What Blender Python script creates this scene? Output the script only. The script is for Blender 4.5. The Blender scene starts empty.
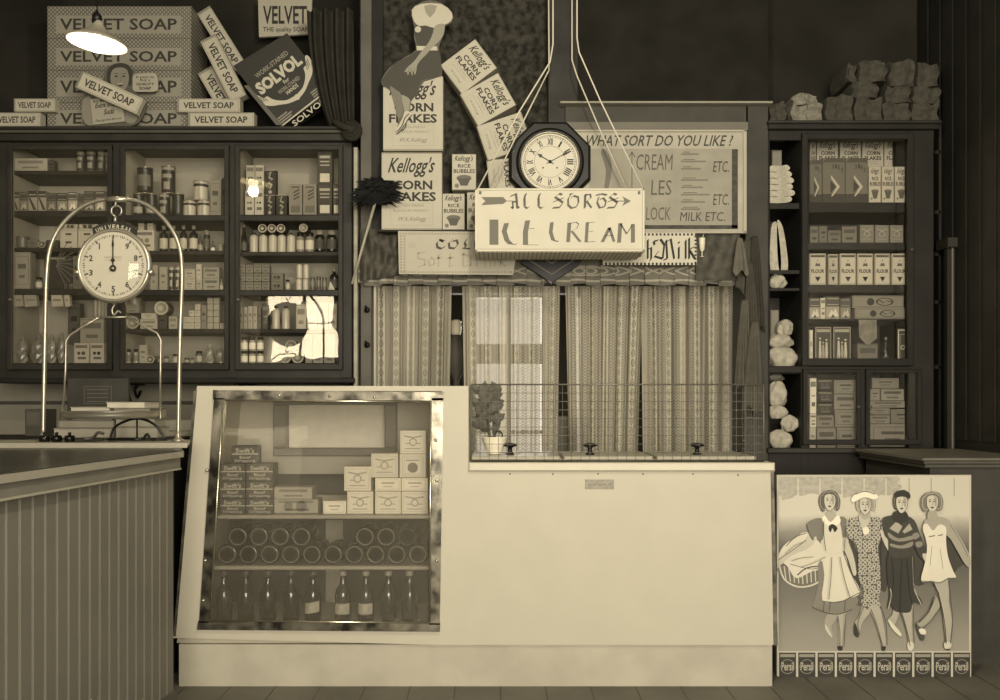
import bpy, math, random
from mathutils import Vector, Matrix
random.seed(7)
sc = bpy.context.scene
COL = sc.collection
H = 1.276            # camera height
F = 900.0            # focal length in pixels of a 1000 px wide frame
def PX(x, Y): return (x-500.0)/F*Y
def PZ(y, Y): return H-(y-400.0)/F*Y

# ------------------------------------------------------------------ materials
TINT = (1.0, 0.93, 0.715)
_M = {}
def lin(v): return v/12.92 if v <= 0.04045 else ((v+0.055)/1.055)**2.4
def colv(v, k=1.0):
    l = lin(v)*k
    return (l*TINT[0], l*TINT[1], l*TINT[2], 1)
def mat(v, rough=0.65, metal=0.0, noise=0.0, nscale=8.0, spec=0.3, emit=0.0, bump=0.0, v2=None, detail=4):
    key = (round(v,3), rough, metal, noise, nscale, spec, emit, bump, v2, detail)
    if key in _M: return _M[key]
    m = bpy.data.materials.new('sepia_%02d' % int(v*100)); m.use_nodes = True
    nt = m.node_tree; b = nt.nodes['Principled BSDF']
    b.inputs['Base Color'].default_value = colv(v)
    b.inputs['Roughness'].default_value = rough
    b.inputs['Metallic'].default_value = metal
    b.inputs['Specular IOR Level'].default_value = spec
    if emit:
        b.inputs['Emission Color'].default_value = (1, 0.93, 0.74, 1)
        b.inputs['Emission Strength'].default_value = emit
    tc = nt.nodes.new('ShaderNodeTexCoord')
    n = nt.nodes.new('ShaderNodeTexNoise'); n.inputs['Scale'].default_value = nscale; n.inputs['Detail'].default_value = detail
    nt.links.new(tc.outputs['Object'], n.inputs['Vector'])
    amt = noise if noise else 0.06
    mx = nt.nodes.new('ShaderNodeMix'); mx.data_type = 'RGBA'
    rp = nt.nodes.new('ShaderNodeMapRange'); rp.inputs[1].default_value = 0.35; rp.inputs[2].default_value = 0.65
    nt.links.new(n.outputs['Fac'], rp.inputs[0]); nt.links.new(rp.outputs[0], mx.inputs[0])
    mx.inputs[6].default_value = colv(v)
    mx.inputs[7].default_value = colv(v2) if v2 is not None else colv(v, 1-amt)
    nt.links.new(mx.outputs[2], b.inputs['Base Color'])
    if bump:
        bp = nt.nodes.new('ShaderNodeBump'); bp.inputs['Strength'].default_value = bump; bp.inputs['Distance'].default_value = 0.02
        nt.links.new(n.outputs['Fac'], bp.inputs['Height']); nt.links.new(bp.outputs[0], b.inputs['Normal'])
    _M[key] = m
    return m
def glass_mat(ior=1.5, tint=0.97, haze=0.0):
    m = bpy.data.materials.new('window_glass'); m.use_nodes = True; nt = m.node_tree; nt.nodes.clear()
    o = nt.nodes.new('ShaderNodeOutputMaterial'); t = nt.nodes.new('ShaderNodeBsdfTransparent'); g = nt.nodes.new('ShaderNodeBsdfGlossy')
    t.inputs[0].default_value = (tint, tint, tint, 1); g.inputs['Roughness'].default_value = 0.012
    g.inputs[0].default_value = (1, 0.92, 0.72, 1)
    f = nt.nodes.new('ShaderNodeFresnel'); f.inputs[0].default_value = ior
    mx = nt.nodes.new('ShaderNodeMixShader'); nt.links.new(f.outputs[0], mx.inputs[0]); nt.links.new(t.outputs[0], mx.inputs[1]); nt.links.new(g.outputs[0], mx.inputs[2])
    nz = nt.nodes.new('ShaderNodeTexNoise'); nz.inputs['Scale'].default_value = 2.5
    tc = nt.nodes.new('ShaderNodeTexCoord'); nt.links.new(tc.outputs['Object'], nz.inputs['Vector'])
    bp = nt.nodes.new('ShaderNodeBump'); bp.inputs['Strength'].default_value = 0.10; bp.inputs['Distance'].default_value = 0.02
    nt.links.new(nz.outputs['Fac'], bp.inputs['Height']); nt.links.new(bp.outputs[0], g.inputs['Normal'])
    last = mx
    if haze:
        d = nt.nodes.new('ShaderNodeBsdfDiffuse'); d.inputs[0].default_value = colv(0.9)
        m2 = nt.nodes.new('ShaderNodeMixShader'); m2.inputs[0].default_value = haze
        nt.links.new(mx.outputs[0], m2.inputs[1]); nt.links.new(d.outputs[0], m2.inputs[2]); last = m2
    nt.links.new(last.outputs[0], o.inputs[0])
    return m
GLASS = glass_mat(1.5)
GLASS_HAZY = glass_mat(1.5, 0.97, 0.035)

def N(nt, t, **kw):
    n = nt.nodes.new(t)
    for k, v in kw.items(): setattr(n, k, v)
    return n
def mth(nt, op, a, b=None, c=None):
    n = nt.nodes.new('ShaderNodeMath'); n.operation = op
    for i, s in enumerate((a, b, c)):
        if s is None: continue
        if isinstance(s, (int, float)): n.inputs[i].default_value = s
        else: nt.links.new(s, n.inputs[i])
    return n.outputs[0]
def lace_mat(name, hole=0.35, vhi=0.62, vlo=0.40, period=0.17, trans=0.35):
    """woven lace: upright bands of chevrons and bands of small diamonds, with open gaps between the threads"""
    m = bpy.data.materials.new(name); m.use_nodes = True; nt = m.node_tree; nt.nodes.clear()
    tc = N(nt, 'ShaderNodeTexCoord'); sp = N(nt, 'ShaderNodeSeparateXYZ'); nt.links.new(tc.outputs['UV'], sp.inputs[0])
    u, z = sp.outputs[0], sp.outputs[1]
    uu = mth(nt, 'FRACT', mth(nt, 'DIVIDE', u, period))
    u2 = mth(nt, 'FRACT', mth(nt, 'DIVIDE', u, period*2.7))
    plain = mth(nt, 'LESS_THAN', u2, .16)
    # chevrons in the wide band
    tri = mth(nt, 'ABSOLUTE', mth(nt, 'SUBTRACT', mth(nt, 'FRACT', mth(nt, 'MULTIPLY', uu, 3.0)), 0.5))
    chev = mth(nt, 'FRACT', mth(nt, 'ADD', mth(nt, 'MULTIPLY', z, 55.0), mth(nt, 'MULTIPLY', tri, 1.8)))
    chev = mth(nt, 'GREATER_THAN', chev, 0.5)
    # diamonds in the narrow band
    db = mth(nt, 'ABSOLUTE', mth(nt, 'SUBTRACT', mth(nt, 'DIVIDE', mth(nt, 'SUBTRACT', uu, 0.62), 0.34), 0.5))
    dz = mth(nt, 'ABSOLUTE', mth(nt, 'SUBTRACT', mth(nt, 'FRACT', mth(nt, 'MULTIPLY', z, 17.0)), 0.5))
    dsum = mth(nt, 'ADD', mth(nt, 'MULTIPLY', db, 1.4), dz)
    dia = mth(nt, 'LESS_THAN', mth(nt, 'ABSOLUTE', mth(nt, 'SUBTRACT', dsum, 0.38)), 0.10)
    dia = mth(nt, 'MAXIMUM', dia, mth(nt, 'LESS_THAN', dsum, 0.14))
    sel = mth(nt, 'MULTIPLY', mth(nt, 'GREATER_THAN', uu, 0.62), mth(nt, 'LESS_THAN', uu, 0.96))
    nsel = mth(nt, 'SUBTRACT', 1.0, sel)
    pat = mth(nt, 'ADD', mth(nt, 'MULTIPLY', sel, mth(nt, 'SUBTRACT', 1.0, dia)), mth(nt, 'MULTIPLY', nsel, chev))
    pat = mth(nt, 'MAXIMUM', mth(nt, 'MULTIPLY', pat, .8), mth(nt, 'MULTIPLY', plain, .55))
    pat = mth(nt, 'MULTIPLY', pat, mth(nt, 'ADD', .72, mth(nt, 'MULTIPLY', sel, .5)))
    mx = N(nt, 'ShaderNodeMix', data_type='RGBA'); nt.links.new(pat, mx.inputs[0])
    mx.inputs[6].default_value = colv(vlo); mx.inputs[7].default_value = colv(vhi)
    d = N(nt, 'ShaderNodeBsdfDiffuse'); t = N(nt, 'ShaderNodeBsdfTranslucent'); nt.links.new(mx.outputs[2], d.inputs[0]); nt.links.new(mx.outputs[2], t.inputs[0])
    a = N(nt, 'ShaderNodeMixShader'); a.inputs[0].default_value = trans; nt.links.new(d.outputs[0], a.inputs[1]); nt.links.new(t.outputs[0], a.inputs[2])
    tr = N(nt, 'ShaderNodeBsdfTransparent'); b = N(nt, 'ShaderNodeMixShader')
    hf = mth(nt, 'MULTIPLY', mth(nt, 'SUBTRACT', 1.3, pat), hole)
    nt.links.new(hf, b.inputs[0]); nt.links.new(a.outputs[0], b.inputs[1]); nt.links.new(tr.outputs[0], b.inputs[2])
    o = N(nt, 'ShaderNodeOutputMaterial'); nt.links.new(b.outputs[0], o.inputs[0])
    return m

# ------------------------------------------------------------------ lettering as mesh
_T = {}
def text_geo(s, bold=0.0):
    k = (s, bold)
    if k in _T: return _T[k]
    cu = bpy.data.curves.new('lettering', 'FONT'); cu.body = s; cu.resolution_u = 2; cu.offset = bold; cu.fill_mode = 'FRONT'
    ob = bpy.data.objects.new('lettering', cu); COL.objects.link(ob)
    bpy.context.view_layer.update()
    me = bpy.data.meshes.new_from_object(ob.evaluated_get(bpy.context.evaluated_depsgraph_get()))
    vs = [(v.co.x, v.co.y) for v in me.vertices]; fs = [tuple(p.vertices) for p in me.polygons]
    bpy.data.objects.remove(ob); bpy.data.curves.remove(cu); bpy.data.meshes.remove(me)
    x0 = min(v[0] for v in vs); x1 = max(v[0] for v in vs); y0 = min(v[1] for v in vs); y1 = max(v[1] for v in vs)
    vs = [((x-x0)/(x1-x0), (y-y0)/(y1-y0)) for x, y in vs]
    _T[k] = (vs, fs)
    return _T[k]

def smooth(pts, n=4, closed=True):
    out = []; L = len(pts)
    rng = range(L) if closed else range(L-1)
    for i in rng:
        g = (lambda k: pts[k % L]) if closed else (lambda k: pts[min(max(k, 0), L-1)])
        p0, p1, p2, p3 = g(i-1), g(i), g(i+1), g(i+2)
        for j in range(n):
            t = j/n
            out.append(tuple(0.5*((2*p1[a]) + (-p0[a]+p2[a])*t + (2*p0[a]-5*p1[a]+4*p2[a]-p3[a])*t*t + (-p0[a]+3*p1[a]-3*p2[a]+p3[a])*t**3) for a in range(len(p1))))
    if not closed: out.append(tuple(pts[-1]))
    return out

class MB:
    def __init__(self): self.v = []; self.f = []; self.mi = []; self.ms = []; self.sm = []; self.uv = None
    def m(self, mt):
        if mt not in self.ms: self.ms.append(mt)
        return self.ms.index(mt)
    def add(self, vs, fs, mt, sm=False, M=None):
        o = len(self.v); i = self.m(mt)
        for p in vs:
            self.v.append(tuple(M @ Vector(p)) if M is not None else tuple(p))
        for f in fs:
            self.f.append(tuple(o+k for k in f)); self.mi.append(i); self.sm.append(sm)
        return self
    def box(self, x0, x1, y0, y1, z0, z1, mt, M=None):
        if x0 > x1: x0, x1 = x1, x0
        if y0 > y1: y0, y1 = y1, y0
        if z0 > z1: z0, z1 = z1, z0
        vs = [(x0,y0,z0),(x1,y0,z0),(x1,y1,z0),(x0,y1,z0),(x0,y0,z1),(x1,y0,z1),(x1,y1,z1),(x0,y1,z1)]
        fs = [(0,3,2,1),(4,5,6,7),(0,1,5,4),(1,2,6,5),(2,3,7,6),(3,0,4,7)]
        return self.add(vs, fs, mt, False, M)
    def bbox(self, x0, x1, y0, y1, z0, z1, mt, b=0.004):
        """box with chamfered edges on the camera-facing outline and along the top"""
        if x0 > x1: x0, x1 = x1, x0
        if z0 > z1: z0, z1 = z1, z0
        b = min(b, (x1-x0)/3, (z1-z0)/3, abs(y1-y0)/3)
        A = [(x0+b,y0,z0+b),(x1-b,y0,z0+b),(x1-b,y0,z1-b),(x0+b,y0,z1-b)]
        B = [(x0,y0+b,z0),(x1,y0+b,z0),(x1,y0+b,z1),(x0,y0+b,z1)]
        C = [(x0,y1-b,z0),(x1,y1-b,z0),(x1,y1-b,z1),(x0,y1-b,z1)]
        D = [(x0+b,y1,z0+b),(x1-b,y1,z0+b),(x1-b,y1,z1-b),(x0+b,y1,z1-b)]
        vs = A+B+C+D; fs = [(0,1,2,3),(15,14,13,12)]
        for r in range(3):
            for k in range(4):
                fs.append((r*4+(k+1)%4, r*4+k, (r+1)*4+k, (r+1)*4+(k+1)%4))
        return self.add(vs, fs, mt)
    def prism(self, pts, y0, y1, mt, mback=None):      # pts (x,z) outline, extruded along Y
        n = len(pts)
        vs = [(p[0], y0, p[1]) for p in pts]+[(p[0], y1, p[1]) for p in pts]
        fs = [tuple(range(n)), tuple(range(2*n-1, n-1, -1))]+[(i, n+i, n+(i+1) % n, (i+1) % n) for i in range(n)]
        return self.add(vs, fs, mt)
    def plan(self, pts, z0, z1, mt):                   # pts (x,y) outline, extruded upward
        n = len(pts)
        vs = [(p[0], p[1], z0) for p in pts]+[(p[0], p[1], z1) for p in pts]
        fs = [tuple(range(n-1, -1, -1)), tuple(range(n, 2*n))]+[(i, (i+1) % n, n+(i+1) % n, n+i) for i in range(n)]
        return self.add(vs, fs, mt)
    def flat(self, pts, y, mt, M=None): return self.add([(p[0], y, p[1]) for p in pts], [tuple(range(len(pts)))], mt, False, M)
    def rect(self, x0, x1, z0, z1, y, mt, M=None): return self.flat([(x0,z0),(x1,z0),(x1,z1),(x0,z1)], y, mt, M)
    def frame(self, x0, x1, z0, z1, t, y, mt, M=None):
        self.rect(x0, x1, z0, z0+t, y, mt, M); self.rect(x0, x1, z1-t, z1, y, mt, M)
        self.rect(x0, x0+t, z0+t, z1-t, y, mt, M); self.rect(x1-t, x1, z0+t, z1-t, y, mt, M); return self
    def ring(self, cx, cz, r0, r1, y, mt, n=24, M=None, sx=1.0):
        vs = []
        for i in range(n):
            a = 2*math.pi*i/n; c, s = math.cos(a), math.sin(a)
            vs += [(cx+r0*c*sx, y, cz+r0*s), (cx+r1*c*sx, y, cz+r1*s)]
        return self.add(vs, [(2*i, 2*i+1, (2*i+3) % (2*n), (2*i+2) % (2*n)) for i in range(n)], mt, False, M)
    def disc(self, cx, cz, r, y, mt, n=20, sx=1.0, M=None):
        return self.flat([(cx+r*sx*math.cos(2*math.pi*i/n), cz+r*math.sin(2*math.pi*i/n)) for i in range(n)], y, mt, M)
    def lathe(self, prof, c, mt, seg=18, axis='Z', patch=None, smooth_=True):
        """prof [(r,h)]; patch (h0,h1,half angle,material) paints a label on the side that faces the room"""
        vs = []; n = len(prof)
        for r, h in prof:
            for k in range(seg):
                a = 2*math.pi*(k+0.5)/seg
                if axis == 'Z': vs.append((c[0]+r*math.cos(a), c[1]+r*math.sin(a), c[2]+h))
                elif axis == 'Y': vs.append((c[0]+r*math.cos(a), c[1]+h, c[2]+r*math.sin(a)))
                else: vs.append((c[0]+h, c[1]+r*math.cos(a), c[2]+r*math.sin(a)))
        o = len(self.v); self.v += vs
        i0 = self.m(mt) if not isinstance(mt, list) else None
        for j in range(n-1):
            mj = self.m(mt[min(j, len(mt)-1)]) if isinstance(mt, list) else i0
            for k in range(seg):
                k2 = (k+1) % seg; f = (o+j*seg+k, o+j*seg+k2, o+(j+1)*seg+k2, o+(j+1)*seg+k)
                if axis == 'Y': f = f[::-1]
                mi = mj
                if patch:
                    hm = (prof[j][1]+prof[j+1][1])/2; a = 2*math.pi*(k+1.0)/seg
                    d = abs((a-1.5*math.pi+math.pi) % (2*math.pi)-math.pi)
                    for (h0, h1, ha, pm) in patch:
                        if h0 <= hm <= h1 and d <= ha: mi = self.m(pm)
                self.f.append(f); self.mi.append(mi); self.sm.append(smooth_)
        for j, rev in ((0, True), (n-1, False)):
            if prof[j][0] > 1e-5:
                f = tuple(o+j*seg+k for k in range(seg))
                if rev: f = f[::-1]
                if axis == 'Y': f = f[::-1]
                self.f.append(f); self.mi.append(self.m(mt[0 if j == 0 else -1]) if isinstance(mt, list) else i0); self.sm.append(False)
        return self
    def tube(self, pts, r, mt, seg=8, closed=False, caps=True):
        P = [Vector(p) for p in pts]; n = len(P); vs = []; up = None
        for i in range(n):
            if closed: t = (P[(i+1) % n]-P[i-1]).normalized()
            else: t = (P[min(i+1, n-1)]-P[max(i-1, 0)]).normalized()
            if up is None:
                up = Vector((0, 0, 1)) if abs(t.z) < 0.9 else Vector((0, 1, 0))
            a = t.cross(up)
            if a.length < 1e-4: a = t.cross(Vector((1, 0, 0)))
            a.normalize(); b = a.cross(t).normalized(); up = b
            rr = r[i] if isinstance(r, (list, tuple)) else r
            for k in range(seg):
                q = 2*math.pi*k/seg
                vs.append(tuple(P[i]+a*math.cos(q)*rr+b*math.sin(q)*rr))
        fs = []
        m_ = n if closed else n-1
        for i in range(m_):
            for k in range(seg):
                fs.append((i*seg+k, i*seg+(k+1) % seg, ((i+1) % n)*seg+(k+1) % seg, ((i+1) % n)*seg+k))
        if caps and not closed:
            fs.append(tuple(range(seg-1, -1, -1))); fs.append(tuple((n-1)*seg+k for k in range(seg)))
        return self.add(vs, fs, mt, True)
    def text(self, s, x0, x1, z0, z1, y, mt, bold=0.0, shear=0.0, M=None):
        vs, fs = text_geo(s, bold)
        w, h = x1-x0, z1-z0
        return self.add([(x0+(u*(w-abs(shear)*h))+shear*h*t, y, z0+t*h) for u, t in vs], fs, mt, False, M)
    def nib(self, pts, w, ang, y, mt, M=None, thin=0.0):
        """broad pen stroke through (x,z) points: a nib of width w held at angle ang"""
        c, s = math.cos(ang)*w/2, math.sin(ang)*w/2
        t = max(thin, w*0.12)
        for a, b in zip(pts[:-1], pts[1:]):
            dx, dz = b[0]-a[0], b[1]-a[1]; L = math.hypot(dx, dz) or 1
            ox, oz = -dz/L*t/2, dx/L*t/2
            q = [(a[0]-c-ox, a[1]-s-oz), (a[0]+c-ox, a[1]+s-oz), (b[0]+c+ox, b[1]+s+oz), (b[0]-c+ox, b[1]-s+oz)]
            P = [(p[0]+k*c+e*ox, p[1]+k*s+e*oz) for p in (a, b) for k in (-1, 1) for e in (-1, 1)]
            self.flat(hull(P), y, mt, M)
        return self
    def line(self, pts, w, y, mt, M=None): return self.nib(pts, 0.0001, 0, y, mt, M, thin=w)
    def build(self, name, parent=None, label=None, cat=None, group=None, kind=None, origin=None, smooth_angle=None):
        me = bpy.data.meshes.new(name)
        if origin is None:
            xs = [p[0] for p in self.v]; ys = [p[1] for p in self.v]; zs = [p[2] for p in self.v]
            origin = ((min(xs)+max(xs))/2, (min(ys)+max(ys))/2, min(zs))
        o = Vector(origin)
        me.from_pydata([(p[0]-o.x, p[1]-o.y, p[2]-o.z) for p in self.v], [], self.f)
        for m in self.ms: me.materials.append(m)
        me.polygons.foreach_set('material_index', self.mi); me.polygons.foreach_set('use_smooth', self.sm)
        if self.uv:
            l = me.uv_layers.new(name='UVMap')
            for lp in me.loops: l.data[lp.index].uv = self.uv[lp.vertex_index]
        me.update()
        ob = bpy.data.objects.new(name, me); COL.objects.link(ob)
        if parent is not None:
            w = Vector((0, 0, 0)); p = parent
            while p is not None: w += p.location; p = p.parent
            ob.parent = parent; ob.location = o-w
        else: ob.location = o
        tag(ob, label, cat, group, kind)
        return ob
def hull(P):
    P = sorted(set((round(a, 7), round(b, 7)) for a, b in P))
    def half(Q):
        r = []
        for p in Q:
            while len(r) > 1 and (r[-1][0]-r[-2][0])*(p[1]-r[-2][1])-(r[-1][1]-r[-2][1])*(p[0]-r[-2][0]) <= 0: r.pop()
            r.append(p)
        return r
    a = half(P); b = half(P[::-1]); return a[:-1]+b[:-1]
def tag(o, label=None, cat=None, group=None, kind=None):
    if label: o['label'] = label
    if cat: o['category'] = cat
    if group: o['group'] = group
    if kind: o['kind'] = kind
    return o
def empty(name, loc, label, cat, group=None):
    o = bpy.data.objects.new(name, None); o.empty_display_size = 0.05; COL.objects.link(o); o.location = loc
    return tag(o, label, cat, group)
def S(mb, name): return mb.build(name, kind='structure')
ORD = ['first', 'second', 'third', 'fourth', 'fifth', 'sixth', 'seventh', 'eighth', 'ninth', 'tenth', 'eleventh', 'twelfth', 'thirteenth', 'fourteenth']

WOOD = mat(0.20, 0.5, noise=0.35, nscale=5, spec=0.25)
WOOD_D = mat(0.155, 0.55, noise=0.3, nscale=5, spec=0.2)
WOOD_L = mat(0.30, 0.45, noise=0.2, nscale=5)
INTERIOR = mat(0.68, 0.9, noise=0.10, nscale=3)
INK = mat(0.16, 0.6); INK2 = mat(0.34, 0.6); PAPER = mat(0.84, 0.6); CREAM = mat(0.78, 0.6)
PAPER2 = mat(0.68, 0.65); GREY = mat(0.5, 0.65); GREYD = mat(0.36, 0.6); WHITE = mat(0.92, 0.35, spec=0.5)
BLACK = mat(0.07, 0.4); CHROME = mat(0.8, 0.22, metal=0.9); CHROME_D = mat(0.62, 0.28, metal=0.85)
EOFT = None
# ------------------------------------------------------------------ the room
DARKWALL = mat(0.17, 0.85, noise=0.2, nscale=2, v2=0.12, spec=.1)
WALLPAPER = mat(0.12, 0.8, noise=0.5, nscale=26, v2=0.25, detail=10, spec=.1)
PLASTER = mat(0.56, 0.9, noise=0.12, nscale=3)
SIDEWALL = mat(0.5, 0.9, noise=0.1, nscale=2)
b = MB(); b.box(-3.5, 2.62, -2.6, 5.75, -0.06, 0.0, mat(0.42, 0.7, noise=0.3, nscale=3))
for i in range(30): b.box(-3.4+i*0.2, -3.396+i*0.2, -2.6, 5.7, 0, 0.0006, BLACK)
S(b, 'floor')
b = MB(); b.box(-3.6, 2.72, -2.7, 5.75, 4.0, 4.08, mat(0.5, 0.9)); S(b, 'ceiling')
b = MB(); b.box(-3.6, -3.5, -2.7, 5.75, 0, 4.0, SIDEWALL); S(b, 'wall_left')
# right wall lined with upright boards and a door casing
b = MB(); b.box(2.62, 2.72, -2.7, 5.75, 0, 4.0, WOOD_D)
for i in range(9): b.box(2.612, 2.62, 4.30+i*0.15, 4.305+i*0.15+0.11, 1.05, 4.0, WOOD_D)
S(b, 'wall_right')
b = MB(); yy = 5.16; b.bbox(2.565, 2.612, yy, yy+0.045, 0, PZ(248, yy), WOOD_D); b.bbox(2.586, 2.596, yy-.012, yy+0.0, 0, PZ(248, yy), mat(.42)); b.bbox(2.555, 2.612, yy-0.03, yy+0.12, PZ(248, yy), PZ(238, yy), WOOD)
S(b, 'trim_1')
# back wall: two plaster bays, and the curtained opening between them
xl, xr = PX(360, 5.65), PX(768, 5.5)
b = MB(); b.box(-3.5, xl, 5.65, 5.75, 0, PZ(300, 5.65), PLASTER); b.box(-3.5, xl, 5.65, 5.75, PZ(300, 5.65), 4.0, DARKWALL)
b.box(xr, 2.62, 5.65, 5.75, 0, 4.0, DARKWALL); S(b, 'wall_back')
yh = 5.30
b = MB(); b.box(PX(383, yh), PX(566, yh), yh, yh+0.1, PZ(284, yh), 4.0, WALLPAPER); b.box(PX(566, yh), PX(768, yh), yh+.001, yh+0.1, PZ(284, yh), 4.0, mat(.15, .85, noise=.4, nscale=6, v2=.12, spec=.1)); S(b, 'wall_partition')
# plaster dado rail
b = MB(); b.bbox(-3.5, xl, 5.62, 5.65, PZ(404, 5.65), PZ(401, 5.65), mat(0.3)); S(b, 'trim_2')
# front wall behind the camera, shop windows in it
b = MB(); fw = SIDEWALL
b.box(-3.5, 2.62, -2.7, -2.6, 0, 0.55, fw); b.box(-3.5, 2.62, -2.7, -2.6, 3.45, 4.0, fw)
b.box(-3.5, -3.4, -2.7, -2.6, 0.55, 3.45, fw); b.box(-0.75, -0.55, -2.7, -2.6, 0.55, 3.45, fw); b.box(-3.4, -0.75, -2.7, -2.6, 0.55, 1.9, fw)
b.box(-3.4, -0.75, -2.7, -2.6, 2.85, 3.45, fw); b.box(-2.4, -0.75, -2.7, -2.6, 1.9, 2.85, fw); b.box(2.5, 2.62, -2.7, -2.6, 0.55, 3.45, fw)
S(b, 'wall_front')
b = MB()
for xx in (0.98,): b.box(xx-0.03, xx+0.03, -2.68, -2.62, 0.55, 3.45, WOOD)
b.box(-0.55, 2.5, -2.68, -2.62, 2.6, 2.66, WOOD); S(b, 'window_1')
b = MB(); b.box(-2.93, -2.89, -2.68, -2.62, 1.9, 2.85, WOOD); b.box(-3.4, -2.4, -2.68, -2.62, 2.36, 2.39, WOOD); S(b, 'window_2')
# room behind the curtains
b = MB(); b.box(-1.4, 2.2, 7.6, 7.7, 0, PZ(462, 7.6), mat(0.35)); b.box(-1.4, 2.2, 7.6, 7.7, PZ(296, 7.6), 3.2, mat(0.35))
X = lambda p: PX(p, 7.6)
b.box(X(576), X(577), 7.6, 7.7, 0, 3.0, mat(.35)); b.box(X(577), X(581), 7.6, 7.7, PZ(462, 7.6), PZ(456, 7.6), mat(.35))
for a, c in ((-1.4, X(476)), (X(542), X(577)), (X(581.5), X(737)), (X(746), 2.2)): b.box(a, c, 7.6, 7.7, PZ(462, 7.6), PZ(296, 7.6), mat(0.35))
b.box(-1.5, -1.4, 5.76, 7.7, 0, 3.2, mat(0.3)); b.box(2.2, 2.3, 5.76, 7.7, 0, 3.2, mat(0.3)); b.box(-1.5, 2.3, 5.76, 7.7, 3.2, 3.3, mat(0.4))
b.box(-1.5, xl, 5.75, 5.76, 0, 3.2, mat(0.3)); b.box(xr, 2.3, 5.75, 5.76, 0, 3.2, mat(0.3)); b.box(-1.5, 2.3, 5.75, 5.85, PZ(284, yh), 3.3, mat(0.3))
S(b, 'wall_rear')
b = MB(); b.box(-1.5, 2.3, 5.75, 7.7, -0.06, 0, mat(0.4)); S(b, 'floor_rear')
wr = tag(MB().box(X(474), X(476), 7.58, 7.68, PZ(464, 7.6), PZ(294, 7.6), mat(0.5)).box(X(542), X(544), 7.58, 7.68, PZ(464, 7.6), PZ(294, 7.6), mat(0.5))
    .box(X(474), X(544), 7.56, 7.68, PZ(464, 7.6), PZ(460, 7.6), mat(0.5)).box(X(474), X(544), 7.56, 7.68, PZ(298, 7.6), PZ(294, 7.6), mat(0.5))
    .box(X(506), X(511), 7.6, 7.66, PZ(462, 7.6), PZ(296, 7.6), mat(0.3)).box(X(474), X(544), 7.6, 7.67, PZ(364, 7.6), PZ(344, 7.6), mat(0.3))
    .box(X(474), X(544), 7.6, 7.66, PZ(434, 7.6), PZ(430, 7.6), mat(0.4)).build('window_3'), kind='structure')
# door frame left of the curtains
b = MB(); b.bbox(PX(361, 5.26), PX(372, 5.26), 5.24, 5.64, 0, 4.0, mat(0.36, 0.6, noise=0.2)); b.box(PX(372, 5.28), PX(383, 5.28), 5.27, 5.40, PZ(284, 5.3), 4.0, WOOD_D)
b.bbox(PX(374, 5.27), PX(376.5, 5.27), 5.25, 5.30, 0, PZ(284, 5.27), mat(0.72)); S(b, 'trim_3')
b = MB(); b.bbox(PX(354, 5.27), PX(358, 5.27), 5.25, 5.6, 0, PZ(148, 5.27), mat(0.66, noise=0.3, nscale=12)); S(b, 'trim_4')
# header rail, right post, upright post that carries the clock
b = MB(); b.bbox(PX(565, 5.2), PX(748, 5.2), 5.19, 5.3, PZ(130, 5.2), PZ(104, 5.2), mat(0.26, noise=0.2)); b.bbox(PX(560, 5.15), PX(772, 5.15), 5.13, 5.3, PZ(104, 5.15), PZ(102, 5.15), mat(0.6))
b.box(PX(565,5.17), PX(748,5.17), 5.17, 5.19, PZ(130,5.17), PZ(122,5.17), mat(0.42)); S(b, 'trim_5')
b = MB(); b.bbox(PX(745, 5.2), PX(768, 5.2), 5.19, 5.64, 0, PZ(104, 5.2), mat(0.25, noise=0.25)); S(b, 'trim_6')
b = MB(); b.bbox(PX(548, 5.22), PX(578, 5.22), 5.21, 5.3, PZ(200, 5.22), 4.0, mat(0.23, noise=0.45, nscale=4, v2=.14)); S(b, 'trim_7')
# ledge that carries the cereal cartons
b = MB(); b.bbox(PX(378, 5.1), PX(560, 5.1), 5.1, 5.3, PZ(232, 5.1), PZ(229.5, 5.1), WOOD_D); S(b, 'trim_8')

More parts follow.
